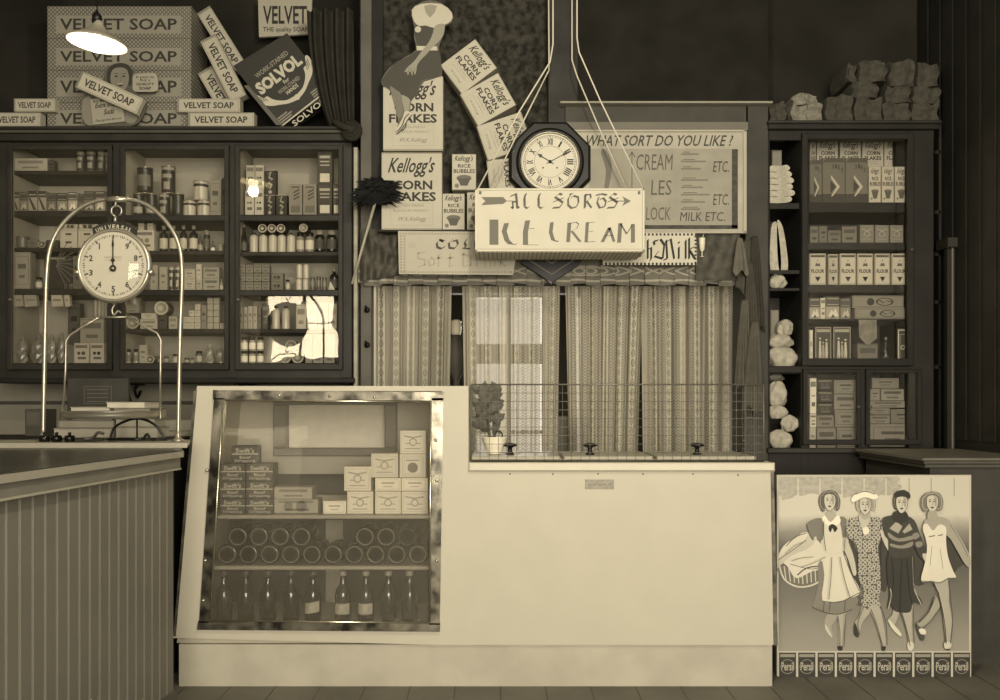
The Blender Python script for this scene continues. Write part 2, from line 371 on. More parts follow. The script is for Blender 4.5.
# ------------------------------------------------------------------ goods
def carton(style, w, d, h, v=0.7, v2=0.3):
    b = MB(); base = mat(v); ink = mat(v2); e = -0.0007
    b.bbox(-w/2, w/2, 0, d, 0, h, base, 0.0025)
    x = w/2
    if style == 'cf' or style == 'rb':
        ink = mat(0.2)
        b.text("Kellogg's", -x*0.84, x*0.84, h*(0.68 if style == 'cf' else .76), h*(0.94 if style == 'cf' else .96), e, ink, 0.015, 0.3)
        if style == 'cf':
            b.text("CORN", -x*0.62, x*0.68, h*0.52, h*0.64, e, ink, 0.03); b.text("FLAKES", -x*0.8, x*0.8, h*0.37, h*0.49, e, ink, 0.03)
            b.text("OVEN-FRESH", -x*0.45, x*0.4, h*0.30, h*0.33, e, mat(0.5)); b.text("FLAVOUR PERFECT", -x*0.6, x*0.55, h*0.235, h*0.265, e, mat(0.5))
            b.text("W.K.Kellogg", -x*0.5, x*0.5, h*0.10, h*0.17, e, mat(0.45), 0, 0.4)
            b.frame(-x*0.7, x*0.7, h*0.06, h*0.345, h*0.005, e, mat(0.62))
        else:
            b.text("RICE", -x*0.5, x*0.55, h*0.62, h*0.72, e, ink, 0.02); b.text("BUBBLES", -x*0.86, x*0.9, h*0.47, h*0.58, e, ink, 0.02)
            b.disc(0, h*0.33, w*0.32, e, mat(0.4), 20, 1.0, Matrix.Translation((0,0,h*0.33)) @ Matrix.Scale(0.42, 4, (0,0,1)) @ Matrix.Translation((0,0,-h*0.33)))
            b.flat([(-w*0.28, h*0.32), (w*0.28, h*0.32), (w*0.14, h*0.12), (-w*0.14, h*0.12)], e*1.5, mat(0.33)); b.disc(-w*0.3, h*0.12, w*0.09, e, mat(0.45))
        b.rect(-x, x, h*0.985, h*0.99, e, mat(0.4)); b.rect(-x, x, h*0.012, h*0.018, e, mat(0.4))
    elif style == 'flour':
        b.rect(-x*0.85, x*0.85, h*0.88, h*0.95, e, ink); b.flat([(-x*0.35, h*0.60), (x*0.35, h*0.60), (0, h*0.82)], e, mat(0.35)); b.disc(0, h*0.72, w*0.09, e*2, base, 8)
        b.text("FLOUR", -x*0.78, x*0.78, h*0.38, h*0.50, e, mat(0.15), 0.03); b.flat([(-x*0.36, h*0.26), (x*0.36, h*0.26), (0, h*0.10)], e, mat(0.15))
        b.frame(-x*0.95, x*0.95, h*0.03, h*0.97, w*0.02, e, mat(0.5))
    elif style == 'swift':
        lt = mat(0.66); b.text("Swift's", -x*0.72, x*0.72, h*0.60, h*0.88, e, lt, 0.02, 0.1); b.rect(-x, x, h*0.50, h*0.57, e, lt)
        b.text("Beef", -x*0.4, x*0.45, h*0.26, h*0.44, e, lt, 0.01); b.text("Dripping", -x*0.75, x*0.78, h*0.04, h*0.22, e, lt, 0.01)
    elif style == 'butter':
        k = mat(0.6); b.frame(-x*0.86, x*0.86, h*0.1, h*0.9, h*0.012, e, k); b.ring(0, h*0.5, h*0.12, h*0.17, e, k, 16)
        b.flat([(-x*.7,h*.80),(0,h*.72),(x*.7,h*.80),(x*.7,h*.74),(0,h*.66),(-x*.7,h*.74)], e, k)
        for q in (-1, 1): b.rect(q*x*0.4-x*0.18, q*x*0.4+x*0.18, h*0.42, h*0.46, e, k)
        b.rect(-x*0.6, x*0.6, h*0.2, h*0.24, e, k)
    elif style == 'butterball':
        k = mat(0.6); b.frame(-x*0.8, x*0.8, h*0.08, h*0.92, h*0.015, e, k); b.frame(-x*0.66, x*0.66, h*0.16, h*0.84, h*0.012, e, k)
        b.disc(0, h*0.42, h*0.22, e, mat(0.45)); b.rect(-x*0.5, x*0.5, h*0.70, h*0.76, e, k)
    elif style == 'soap':
        b.text("VELVET SOAP", -x*0.8, x*0.8, h*0.27, h*0.73, e, mat(0.2), 0.025); b.frame(-x*0.97, x*0.97, h*0.06, h*0.94, h*0.03, e, mat(0.55))
        b.rect(-x, -x*0.93, 0, h, e*1.4, mat(0.5))
    elif style == 'pic':
        b.rect(-x, x, h*0.55, h, e, ink); b.rect(-x*0.8, x*0.8, h*0.88, h*0.93, e*2, base); b.rect(-x*0.8, x*0.8, h*0.62, h*0.66, e*2, base)
        b.flat([(-x*0.7, h*0.1), (-x*0.2, h*0.42), (x*0.1, h*0.3), (x*0.4, h*0.5), (x*0.8, h*0.12)], e*2, mat(min(0.9, v+0.2)))
        b.flat([(-x*0.3, h*0.06), (0, h*0.22), (x*0.35, h*0.06)], e*3, ink)
    elif style == 'diag':
        b.rect(-x, x, h*0.68, h, e, ink); b.flat([(-x*0.9, h*0.66), (-x*0.5, h*0.66), (x*0.9, h*0.06), (x*0.2, h*0.06)], e, ink); b.rect(-x*0.8, x*0.8, h*0.78, h*0.84, e*2, base)
    elif style == 'script':
        lt = mat(0.62); b.nib([(-x*.5, h*.85), (x*.1, h*.92), (-x*.2, h*.7), (x*.4, h*.62), (-x*.3, h*.5), (x*.3, h*.4), (-x*.1, h*.25)], w*0.14, 0.6, e, lt); b.disc(0, h*0.12, w*0.16, e, lt); b.rect(-x, x, h*0.97, h, e, lt)
    elif style == 'slant':
        b.frame(-x*0.9, x*0.9, h*0.03, h*0.97, w*0.03, e, mat(0.6))
        for k in range(3): b.nib([(-x*0.3, h*(0.5+0.11*k)), (x*0.6, h*(0.6+0.11*k))], w*0.11, 1.5, e, ink)
        b.rect(-x*0.6, x*0.6, h*0.88, h*0.92, e, ink); b.rect(-x*0.7, x*0.7, h*0.08, h*0.3, e, mat(v-0.1))
    elif style == 'tall':
        lt = mat(0.66); b.rect(-x*0.72, x*0.72, h*0.78, h*0.86, e, lt)
        for k in (0.66, 0.55): b.rect(-x*0.65, x*0.65, h*k, h*k+h*0.04, e, lt)
        b.rect(-x*0.66, x*0.66, h*0.06, h*0.32, e, mat(0.78))
    elif style == 'face':
        b.rect(-x*0.8, x*0.8, h*0.75, h*0.9, e, mat(0.45)); b.disc(-x*0.35, h*0.5, w*0.11, e, ink, 10); b.disc(x*0.25, h*0.5, w*0.13, e, ink, 10)
        b.rect(-x*0.5, x*0.6, h*0.2, h*0.32, e, mat(0.4))
    elif style == 'arrow':
        dk = mat(0.26); b.rect(-x, x, 0, h*0.2, e, dk); b.flat([(-x*.25, h*.55), (x*.25, h*.36), (-x*.25, h*.15), (-x*.1, h*.15), (x*.55, h*.36), (-x*.25, h*.62)], e*2, mat(0.7))
        b.flat([(-x*.3, h*.5), (x*.2, h*.36), (-x*.3, h*.22)], e*2, dk)
        for k, c in enumerate("SIES"): b.text(c, -x*0.15+k*w*0.13, -x*0.15+k*w*0.13+w*0.09, h*(0.76+0.02*k-0.025*k*k*0.6), h*(0.86+0.02*k-0.025*k*k*0.6), e, dk, 0.03)
        b.flat([(-x, h*0.9), (x, h*0.9), (x*0.8, h), (-x*0.6, h)], e, mat(v-0.1))
    elif style == 'reel':
        b.disc(-x*0.3, h*0.5, h*0.3, e, ink, 14); b.ring(x*0.25, h*0.5, h*0.26, h*0.32, e, ink, 20, None, 2.2); b.nib([(-x*.1, h*.45), (x*.05, h*.6), (x*.2, h*.42), (x*.35, h*.58), (x*.55, h*.45)], h*0.07, 0.7, e, ink)
        b.frame(-x*0.97, x*0.97, h*0.08, h*0.92, h*0.05, e, mat(0.4))
    elif style == 'figures':
        b.frame(-x*0.95, x*0.95, h*0.02, h*0.98, w*0.04, e, mat(0.6)); b.rect(-x*0.8, x*0.8, h*0.86, h*0.93, e, mat(0.6))
        for q, s_ in ((-0.35, 1), (0.0, 0.85), (0.35, 0.95)):
            lt = mat(0.72 if s_ > 0.9 else 0.6)
            b.disc(q*x*1.1, h*0.70*s_, w*0.06, e, lt, 8); b.flat([(q*x*1.1-w*.05, h*.64*s_), (q*x*1.1+w*.05, h*.64*s_), (q*x*1.1+w*.09, h*.32), (q*x*1.1+w*.03, h*.06), (q*x*1.1-w*.02, h*.3), (q*x*1.1-w*.09, h*.06)], e, lt)
    elif style == 'framed':
        b.frame(-x*0.92, x*0.92, h*0.03, h*0.97, w*0.08, e, mat(0.8)); b.frame(-x*0.6, x*0.6, h*0.15, h*0.85, w*0.05, e, mat(0.6)); b.ring(0, h*0.5, w*0.14, w*0.22, e, mat(0.7), 16)
    elif style == 'label':
        b.rect(-x*0.75, x*0.75, h*0.58, h*0.8, e, ink); b.rect(-x*0.5, x*0.5, h*0.2, h*0.34, e, mat(v-0.18)); b.rect(-x, x, h*0.93, h*0.95, e, mat(v-0.2))
    elif style == 'bars':
        for k in (0.68, 0.25): b.rect(-x*0.35, x*0.35, h*k, h*k+h*0.1, e, mat(0.25))
        b.rect(-x, x, h*0.9, h*0.92, e, mat(0.5))
    elif style == 'rays':
        for k in range(9):
            a = math.radians(60+k*14-120); b.line([(x*0.1, h*0.35), (x*0.1-math.sin(a)*w*0.6, h*0.35+math.cos(a)*h*0.5)] if False else [(-x*0.2+0.15*x*math.cos(a), h*0.8+0.1*h*math.sin(a)), (-x*0.2+w*0.75*math.cos(a), max(h*0.03, h*0.8+h*0.8*math.sin(a)))], w*0.03, e, mat(0.42))
        b.rect(-x*0.7, x*0.5, h*0.9, h*0.95, e, mat(0.6))
    else:
        b.frame(-x*0.85, x*0.85, h*0.12, h*0.88, min(w, h)*0.03, e, mat(v-0.16)); b.rect(-x*0.5, x*0.5, h*0.55, h*0.68, e, mat(v-0.22)); b.rect(-x*0.35, x*0.35, h*0.3, h*0.38, e, mat(v-0.18))
    return b
def tin(style, w, d, h, v=0.3, v2=0.6):
    b = MB(); r = w/2; rim = mat(0.62, 0.3, metal=0.6); body = mat(v, 0.35, spec=0.5); lb = mat(v2, 0.5)
    z = [0, .03, .05, .2, .35, .5, .65, .8, .94, .96, 1]
    prof = [(r, 0), (r, .03*h), (r*.96, .04*h)]+[(r*.96, k*h) for k in (.15, .28, .42, .56, .7, .84, .95)]+[(r, .96*h), (r, h), (r*.88, h), (r*.88, h*0.985), (0.0001, h*0.985)]
    pt = {'band': [(.25*h, .75*h, 1.2, lb)], 'pattern': [(.56*h, .7*h, .9, lb), (.15*h, .42*h, .55, lb), (.84*h, .95*h, 1.3, lb)],
          'stripe': [(.04*h, .95*h, .3, mat(v-0.1, .4)), (.7*h, .84*h, 3.2, mat(0.2, .4))], 'low': [(.15*h, .42*h, 1.0, lb)], 'plain': []}[style]
    b.lathe(prof, (0, r, 0), [rim, rim]+[body]*8+[rim]*5, 20, patch=pt); return b
def bottle(style, w, d, h, v=0.14, v2=0.7):
    r = w/2; g = mat(v, 0.15, spec=0.6); lb = mat(v2, .6); cap = mat(0.1 if v > 0.3 else 0.5, .4)
    P = {'round': [(r*.9, 0), (r, .03), (r, .1), (r, .5), (r, .62), (r*.8, .70), (r*.42, .76), (r*.36, .84), (r*.36, .86), (r*.46, .87), (r*.46, 1)],
         'jar': [(r*.9, 0), (r, .04), (r, .15), (r, .6), (r, .7), (r*.9, .76), (r*.78, .78), (r*.78, .79), (r*.84, .8), (r*.84, 1)],
         'can': [(r, 0), (r, .04), (r, .2), (r, .6), (r, .80), (r*.98, .82), (r*.6, .90), (r*.4, .91), (r*.4, .92), (r*.42, .93), (r*.42, 1)],
         'slim': [(r*.9, 0), (r, .02), (r, .08), (r, .35), (r, .48), (r*.75, .58), (r*.42, .7), (r*.34, .86), (r*.34, .9), (r*.42, .91), (r*.42, 1)]}[style]
    b = MB(); prof = [(a, k*h) for a, k in P]+[(0.0001, h)]
    pt = [(.1*h, P[3][1]*h*1.02, 1.25, lb)] if v2 is not None and v2 > 0 else None
    b.lathe(prof, (0, r, 0), [g]*8+[cap]*5, 18, patch=pt); return b
def lying(style, w, d, h, v=0.6, v2=0.3):        # a round tin on its side, lid to the room
    r = w/2; b = MB(); rim = mat(0.7, .35, metal=.4); a = mat(v, .5); c = mat(v2, .5)
    b.lathe([(0.0001, .003), (r*.38, .003), (r*.4, .002), (r*.72, .002), (r*.74, .001), (r*.93, .001), (r, 0), (r, .01), (r*.97, .012), (r*.97, d), (0.0001, d)], (0, 0, r), [a, a, c, c, a, a, rim, rim, a, a], 22, axis='Y'); return b
def cell(style, w, d, h, v=0.6, v2=0.3):          # crinkled clear bag
    b = MB(); m = mat(v, .3, noise=.5, nscale=40, spec=.7); vs = []; n = 9; k = 8
    for j in range(k):
        t = j/(k-1); q = math.sin(math.pi*min(0.95, t*0.8+0.2))**0.6
        for i in range(n):
            a = 2*math.pi*i/n; rr = 1+0.16*math.sin(5*a+j*1.7)
            vs.append((w/2*q*rr*math.cos(a)*.9, d/2+d/2*q*rr*math.sin(a)*.9, h*t))
    fs = [(j*n+i, j*n+(i+1) % n, (j+1)*n+(i+1) % n, (j+1)*n+i) for j in range(k-1) for i in range(n)]+[tuple(range(n-1, -1, -1)), tuple((k-1)*n+i for i in range(n))]
    b.add(vs, fs, m); return b
KIND = {'C': ('carton', 'box', carton), 'T': ('tin', 'tin', tin), 'B': ('bottle', 'bottle', bottle), 'L': ('round_tin', 'tin', lying), 'W': ('cellophane_bag', 'bag', cell)}
_G = {}
def put(k, style, x0, x1, y0, base, Y, v, v2, desc, label, group, ztop=None, d=None, rot=0.0):
    """stand one article with its front at depth Y, from x0 to x1, its top at y0 and its base at height base"""
    nm, cat, fn = KIND[k]
    w = (x1-x0)/F*Y; h = max(0.01, PZ(y0, Y)-base)
    if k == 'L': h = w
    dd = d or {'C': min(0.16, max(0.05, w*0.7)), 'T': w, 'B': w, 'L': 0.10, 'W': w*0.7}[k]
    key = (k, style, round(w, 3), round(dd, 3), round(h, 3), v, v2)
    if key not in _G:
        ob = fn(style, w, dd, h, v, v2).build(nm, origin=(0, 0, 0)); _G[key] = ob
    else:
        ob = _G[key].copy(); COL.objects.link(ob)
    ob.name = nm
    ob.location = (PX((x0+x1)/2, Y), Y, base); ob.rotation_euler = (0, 0, rot)
    tag(ob, label, cat, group); return ob
def row(place, base, Y, items):
    """items: (kind, style, x0, x1, ytop, v, v2, desc[, level base height]) ; labels count along the row per sort"""
    cnt = {}
    its = sorted(range(len(items)), key=lambda i: items[i][2])
    tot = {}
    for i in its:
        it = items[i]; up = len(it) > 8 and it[8] is not None
        tot[(KIND[it[0]][0], up)] = tot.get((KIND[it[0]][0], up), 0)+1
    for i in its:
        it = items[i]; up = len(it) > 8 and it[8] is not None
        nm = KIND[it[0]][0]; key = (nm, up); cnt[key] = cnt.get(key, 0)+1
        word = nm.replace('_', ' ')
        o = '' if tot[key] == 1 else ORD[min(13, cnt[key]-1)]+' '+('upper ' if up else '')+word.split()[-1]+' along'
        if tot[key] == 1 and up: o = 'the upper one'
        lab = f"{it[7]} {word}" + (f", {o}," if o else '') + f" {place}"
        bz = base if not up else PZ(it[8], Y)
        extra = it[9] if len(it) > 9 else 0
        put(it[0], it[1], it[2], it[3], it[4], bz, Y+extra, it[5], it[6], it[7], lab, f"{word}s {place}")
# ------------------------------------------------------------------ glazed cabinet along the back wall, window side of the doorway
YF = 5.28; YI = 5.335; YB = 5.62
cab = empty('display_cabinet', (PX(180, YF), 5.62, PZ(382, YF)), 'wide dark wooden wall cabinet with three glazed bays of groceries behind the hanging scale', 'cabinet')
zt, zb = PZ(130.5, YF), PZ(378, YF)
b = MB(); b.box(PX(-6, YF), PX(352, YF), 5.62, 5.645, zb, zt, INTERIOR)
for a, c in ((-6, 10), (109, 123), (226, 238), (340, 352)): b.bbox(PX(a, YF), PX(c, YF), YF, YF+.03, zb, zt, WOOD); b.box(PX(a, YF)+.002, PX(c, YF)-.002, YF+.03, 5.62, zb, zt, INTERIOR)
b.bbox(PX(-6, YF), PX(352, YF), YF+.002, 5.62, PZ(380, YF), PZ(363, YF), WOOD); b.bbox(PX(-6, YF), PX(352, YF), YF+.002, YF+.03, PZ(148, YF), PZ(130, YF)-.002, WOOD); b.box(PX(-6, YF), PX(352, YF), YF+.03, 5.62, PZ(131.5, YF), PZ(130.5, YF), INTERIOR); b.box(PX(352, YF)-.001, PX(352, YF)+.001, YF+.03, 5.62, zb, zt, WOOD)
b.build('carcass', cab)
b = MB(); b.bbox(PX(-8, YF), PX(357, YF), 5.22, 5.64, PZ(134, 5.25), PZ(130, 5.25), mat(0.3)); b.bbox(PX(-8, YF), PX(355, YF), 5.24, 5.64, PZ(141, 5.25), PZ(134, 5.25), WOOD)
b.bbox(PX(-8, YF), PX(356, YF), 5.20, 5.64, PZ(130, 5.22), PZ(127, 5.22), WOOD); b.build('cornice', cab)
b = MB(); b.bbox(PX(-8, YF), PX(356, YF), 5.22, 5.64, PZ(383, 5.25), PZ(378, 5.25), WOOD_D); b.build('base_moulding', cab)
for pxs in (126, 243, 349):
    q = MB(); zz = PZ(382, 5.3); xx = PX(pxs, 5.4)
    q.plan([(xx-.02, 5.3), (xx+.02, 5.3), (xx+.02, 5.64), (xx-.02, 5.64)], zz-.015, zz, BLACK)
    q.tube(smooth([(xx, 5.64, zz-.22), (xx, 5.5, zz-.16), (xx, 5.40, zz-.03), (xx, 5.34, zz-.02)], 4, False), 0.012, BLACK); q.tube(smooth([(xx, 5.62, zz-.05), (xx, 5.57, zz-.09), (xx, 5.53, zz-.04), (xx, 5.57, zz-.02)], 4, False), 0.008, BLACK)
    q.build('bracket', cab)
bays = [(10, 109, [171, 211, 248, 289]), (123, 226, [216, 251, 290, 329]), (238, 340, [215, 252, 290, 329])]
SH = []
for x0, x1, ys in bays:
    for y in ys:
        th = 6 if y in (216, 215, 290, 289, 211) else 4
        b = MB(); b.bbox(PX(x0, YF)+.001, PX(x1, YF)-.001, YI-.01, 5.62, PZ(y+th, YI), PZ(y, YI), WOOD, .002); b.build('shelf', cab)
BOT = PZ(363, YF)
for n, (x0, x1, ys) in enumerate(bays):
    d = MB(); fx0, fx1, fz0, fz1 = PX(x0-3, 5.26), PX(x1+3, 5.26), PZ(370, 5.26), PZ(145, 5.26)
    t = 0.028
    def bars(q, x0_, x1_, z0_, z1_, tt, y0_, y1_, mt):
        q.bbox(x0_, x0_+tt, y0_, y1_, z0_, z1_, mt); q.bbox(x1_-tt, x1_, y0_, y1_, z0_, z1_, mt); q.bbox(x0_, x1_, y0_+.0015, y1_-.001, z0_+.0005, z0_+tt*1.3, mt); q.bbox(x0_, x1_, y0_+.0015, y1_-.001, z1_-tt, z1_-.0005, mt)
    bars(d, fx0, fx1, fz0, fz1, t, 5.255, 5.279, WOOD)
    if n: 
        for yb_ in (218, 293): d.bbox(fx0, fx1, 5.257, 5.277, PZ(yb_+3, 5.26), PZ(yb_-3, 5.26), WOOD)
    dr = d.build('glass_door', cab)
    g = MB(); g.box(fx0+t, fx1-t, 5.266, 5.269, fz0+t, fz1-t, GLASS); g.build('glass_pane', dr)
    k = MB(); k.lathe([(.004, -.022), (.009, -.018), (.009, -.01), (.004, 0)], (PX(x0+1, 5.255), 5.255, PZ(300, 5.26)), CHROME_D, 10, 'Y'); k.build('knob', dr)

def zt_(y): return PZ(y, YI)
LB = 'of the bay behind the scale'; MBY = 'of the middle bay'; RB = 'of the bay beside the doorway'
Cn, Tn, Bn, Ln, Wn = 'C', 'T', 'B', 'L', 'W'
row('on top shelf '+LB, zt_(171), YI, [
 (Cn,'label',14,47,158,.66,.5,'pale long'), (Cn,'plain',48,54,160,.3,.3,'dark narrow'),
 (Tn,'pattern',75,83,151,.24,.55,'dark figured'), (Tn,'pattern',84.5,94,150.5,.24,.55,'dark figured'), (Tn,'pattern',95.5,104,151,.26,.5,'dark figured'), (Tn,'pattern',104.5,109,152,.3,.5,'slim figured')])
row('on second shelf '+LB, zt_(211), YI, [
 (Cn,'diag',12,19,192,.6,.3,'striped'), (Cn,'pic',20,27.5,192,.5,.3,'pictorial'), (Cn,'diag',28,37,191,.62,.25,'dark-slashed'), (Cn,'diag',38,46,191,.62,.25,'dark-slashed'), (Cn,'pic',47,56,193,.42,.3,'pictorial'),
 (Cn,'pic',57,67,193,.55,.28,'pictorial'), (Cn,'pic',68,77,192,.68,.34,'pale pictorial'), (Cn,'pic',78,83.5,194,.4,.3,'narrow pictorial'), (Cn,'pic',84,94,191,.45,.3,'pictorial'), (Cn,'pic',95,105,191,.62,.3,'pale pictorial')])
row('on third shelf '+LB, zt_(248), YI, [
 (Tn,'plain',13,26,236,.4,.6,'low grey'), (Cn,'plain',27,38,240,.45,.3,'low grey'), (Ln,'ring',38,45,241,.6,.3,'small round-faced'), (Cn,'plain',46,58,240,.25,.3,'dark flat'),
 (Cn,'bars',60,77,229,.72,.3,'cream printed'), (Cn,'bars',78,96,229,.72,.3,'cream printed'), (Cn,'face',64,77,224,.66,.3,'small lid',229), (Cn,'face',79,97,224,.66,.3,'small lid',229)])
row('on fourth shelf '+LB, zt_(289), YI, [
 (Cn,'plain',14,30,252,.6,.4,'tall pale'), (Bn,'jar',34,41,277,.5,.8,'small pale-labelled'), (Cn,'rays',44,72,256,.2,.3,'dark fan-patterned'),
 (Cn,'plain',72.5,82,256,.4,.4,'tall grey'), (Cn,'plain',86,104,262,.34,.4,'wide grey')])
put('C','plain',64,67.5,283.5,zt_(289),YI-.0,.8,.4,'','tiny white packet in front of the dark fan-patterned box','small white packets on the fourth shelf',d=.01)
put('C','plain',68.5,72,283.5,zt_(289),YI-.0,.8,.4,'','second tiny white packet in front of the dark fan-patterned box','small white packets on the fourth shelf',d=.01)
_b = BOT
row('on bottom board '+LB, _b, YI, [
 (Wn,'',14,26,336,.55,.3,'dull'), (Wn,'',27,43,332,.5,.3,'crumpled'), (Wn,'',45,55,334,.6,.3,'shiny crumpled'), (Wn,'',56,64,332,.55,.3,'shiny tall'),
 (Cn,'face',74,89,343,.74,.3,'cream'), (Cn,'face',90,104,343,.74,.15,'cream spotted'), (Cn,'label',80,104,318,.58,.4,'grey stacked',343), (Cn,'plain',68,80,303,.32,.3,'tall dark',343,.1)])
for i, (a, c) in enumerate(((13, 22), (23, 36), (50, 62), (63, 69))):
    w_ = PX(c, YI)-PX(a, YI); b = MB(); zz = zt_(295)
    b.prism([(PX(a+1, YI), zz), (PX(c, YI), zz), (PX(c+1.5, YI), zt_(306)), (PX(a+2, YI), zt_(307))], YI, YI+.03, mat(.62 if i < 2 else .72)); b.rect(PX(a+3, YI), PX(c-1, YI), zt_(301), zt_(299), YI-.001, mat(.5))
    b.build('paper_packet', None, f"pale paper packet pinned under the fourth shelf behind the scale, {ORD[i]} of four", 'packet', 'packets hung under the fourth shelf')
for i in range(4):
    b = MB(); b.lathe([(.008, 0), (.012, .01), (.012, .09), (.006, .10), (.006, .11)], (PX(93.5+i*3.6, YI), YI+.03, zt_(318)), mat(.6, .3), 10)
    b.build('glass_tube', None, f"thin pale tube standing on grey carton behind the scale, {ORD[i]} of four", 'tube', 'thin tubes behind the scale')
# middle bay
row('on top shelf '+MBY, zt_(216), YI, [
 (Tn,'low',131,142,193,.2,.6,'dark banded'), (Tn,'low',144,155,193,.2,.6,'dark banded'), (Tn,'pattern',157,168,193,.2,.55,'dark figured'), (Tn,'plain',170,182,193,.18,.5,'dark plain'),
 (Tn,'band',134,150,166,.17,.42,'large dark',193), (Tn,'pattern',159,173,165,.2,.55,'large figured',193), (Tn,'stripe',181,194,200,.72,.5,'light striped'), (Tn,'stripe',195,209,200,.72,.5,'light striped'),
 (Tn,'stripe',191,206,180,.72,.5,'light striped',200), (Cn,'plain',209.5,221,179,.52,.3,'tall buff'), (Cn,'plain',222,225.5,178,.25,.3,'thin dark')])
row('on second shelf '+MBY, zt_(251), YI, [
 (Cn,'face',126,134.5,231,.6,.3,'pale'), (Cn,'face',135,154,230,.74,.5,'cream wide'), (Cn,'plain',138,143.5,223,.66,.4,'small cream',230), (Cn,'plain',147,153,223,.66,.4,'small cream',230),
 (Bn,'round',158,166.5,225,.13,.72,'dark labelled'), (Bn,'round',168,176.5,225,.13,.72,'dark labelled'), (Bn,'round',178.5,186,225,.13,.72,'dark labelled'), (Bn,'round',188,196.5,225,.13,.76,'dark labelled'),
 (Bn,'slim',197,202,232,.3,.6,'small dark'), (Bn,'jar',202.5,209,230,.2,.35,'small dark'), (Bn,'slim',210,214.5,241,.4,.85,'tiny white-labelled'), (Cn,'plain',218.5,222.5,244,.6,.4,'tiny')])
row('on third shelf '+MBY, zt_(290), YI, [
 (Cn,'plain',126,139,268,.5,.4,'grey'), (Cn,'plain',150,157.5,265,.64,.4,'upright cream'), (Cn,'plain',159,167,267,.66,.4,'upright cream'), (Tn,'pattern',168,173.5,266,.2,.7,'small dark'), (Tn,'pattern',174,180,266,.22,.7,'small dark'),
 (Cn,'plain',184,195,280,.7,.6,'flat cream'), (Cn,'plain',184,195,269,.68,.6,'flat cream',280), (Cn,'plain',196,202,280,.66,.6,'small cream'), (Cn,'plain',196,201.5,264,.72,.6,'narrow upright',280),
 (Cn,'label',203,219,278,.6,.4,'grey-labelled'), (Cn,'label',203,219,267,.58,.4,'grey-labelled',278), (Bn,'slim',219.5,223,277,.6,.8,'slim pale')])
row('on fourth shelf '+MBY, zt_(329), YI, [
 (Ln,'',126,139,313,.66,.5,'round-faced pale'), (Cn,'label',126,139,305,.56,.5,'flat pale',313), (Tn,'plain',126,139,297,.5,.6,'low pale',305),
 (Cn,'label',140,157,319,.7,.5,'wide cream'), (Cn,'plain',141,156,313,.74,.6,'wide cream',319), (Cn,'plain',158,167,315,.28,.3,'dark square'), (Ln,'',154,168,299,.74,.6,'large dish-shaped',315), (Cn,'label',168.5,177,316,.64,.5,'buff')])
# tiny boxes stacked in columns
grid = [(183, 4, 2), (188.6, 4, 3), (194.6, 4, 4), (207.2, 4, 5), (213.4, 4, 5), (219.6, 4, 1)]
for ci, (gx, _, n) in enumerate(grid):
    for k in range(n):
        z1 = 329-k*6.3
        put('C','butter' if ci in (3, 4) else 'plain',gx,gx+5.6,z1-6.0,zt_(z1),YI,.72 if ci < 3 else .62,.4,'',f"tiny cream box, {ORD[k]} from the bottom in the {ORD[ci]} column of tiny boxes",'columns of tiny boxes in the middle bay',d=.035)
put('C','plain',201,206.3,305,zt_(329),YI,.5,.3,'','tall speckled packet between the columns of tiny boxes','tall packets')
row('on bottom board '+MBY, BOT, YI, [
 (Bn,'jar',125.5,130,349,.65,.5,'dark-capped'), (Bn,'jar',132.5,137.5,349,.65,.5,'dark-capped'), (Cn,'plain',139,147,345,.66,.5,'leaning cream'), (Ln,'',146,154,351,.7,.3,'clock-faced'),
 (Bn,'jar',157,162,356,.3,.6,'squat'), (Bn,'jar',163,168,355,.3,.6,'squat'), (Bn,'jar',171.5,178,354,.6,.7,'pale'), (Bn,'jar',183,189,357,.2,.6,'squat dark'), (Bn,'jar',190,193.5,358,.5,.6,'tiny pale'),
 (Bn,'jar',194.5,201.5,351,.4,.66,'large'), (Wn,'',204,213,344,.6,.3,'crinkled tall'), (Wn,'',214.5,223,346,.5,.3,'crinkled')])
# bay beside the doorway
row('on top shelf '+RB, zt_(215), YI, [
 (Cn,'face',245,254,190.5,.72,.3,'pale'), (Cn,'face',254.6,263.5,190.5,.72,.2,'pale spotted'), (Cn,'face',246,254.5,165,.66,.3,'pale',190.5), (Cn,'face',255,263.7,165,.7,.2,'pale spotted',190.5),
 (Cn,'script',264.5,275,195,.2,.6,'dark figured'), (Cn,'script',276,287,195,.2,.6,'dark figured'), (Cn,'script',264.5,276,170,.2,.6,'dark figured',195),
 (Cn,'slant',289,302,184,.5,.25,'grey slant-lettered'), (Cn,'slant',303,316.5,184,.5,.25,'grey slant-lettered'), (Cn,'tall',317.5,332,184,.26,.6,'dark white-labelled'), (Cn,'tall',333,339.5,184,.28,.6,'narrow dark'), (Cn,'tall',317.5,332,151,.26,.6,'dark white-labelled',184)])
row('on second shelf '+RB, zt_(252), YI, [
 (Bn,'slim',239.5,246.5,224,.12,.35,'dark'), (Bn,'can',248.5,257,232.5,.72,-1,'cream'), (Bn,'can',258,266.5,232.5,.72,-1,'cream'), (Bn,'can',267.5,276,232.5,.72,-1,'cream'), (Bn,'can',276.5,285,232.5,.72,-1,'cream'), (Bn,'can',286,294.5,232.5,.72,-1,'cream'),
 (Bn,'jar',295.5,303.5,232,.5,.72,'pale'), (Bn,'jar',304.5,313.3,232,.5,.8,'pale'), (Bn,'jar',314,323.5,230,.1,.28,'black'), (Bn,'jar',325.5,336,230,.1,.3,'black'),
 (Ln,'',258,266.5,223.5,.7,.3,'ring-faced',232.5), (Ln,'',267.5,276,223.5,.7,.3,'ring-faced',232.5), (Ln,'',276.5,285,223.5,.7,.3,'ring-faced',232.5), (Ln,'',299,307.5,223.5,.66,.5,'plain-faced',232)])
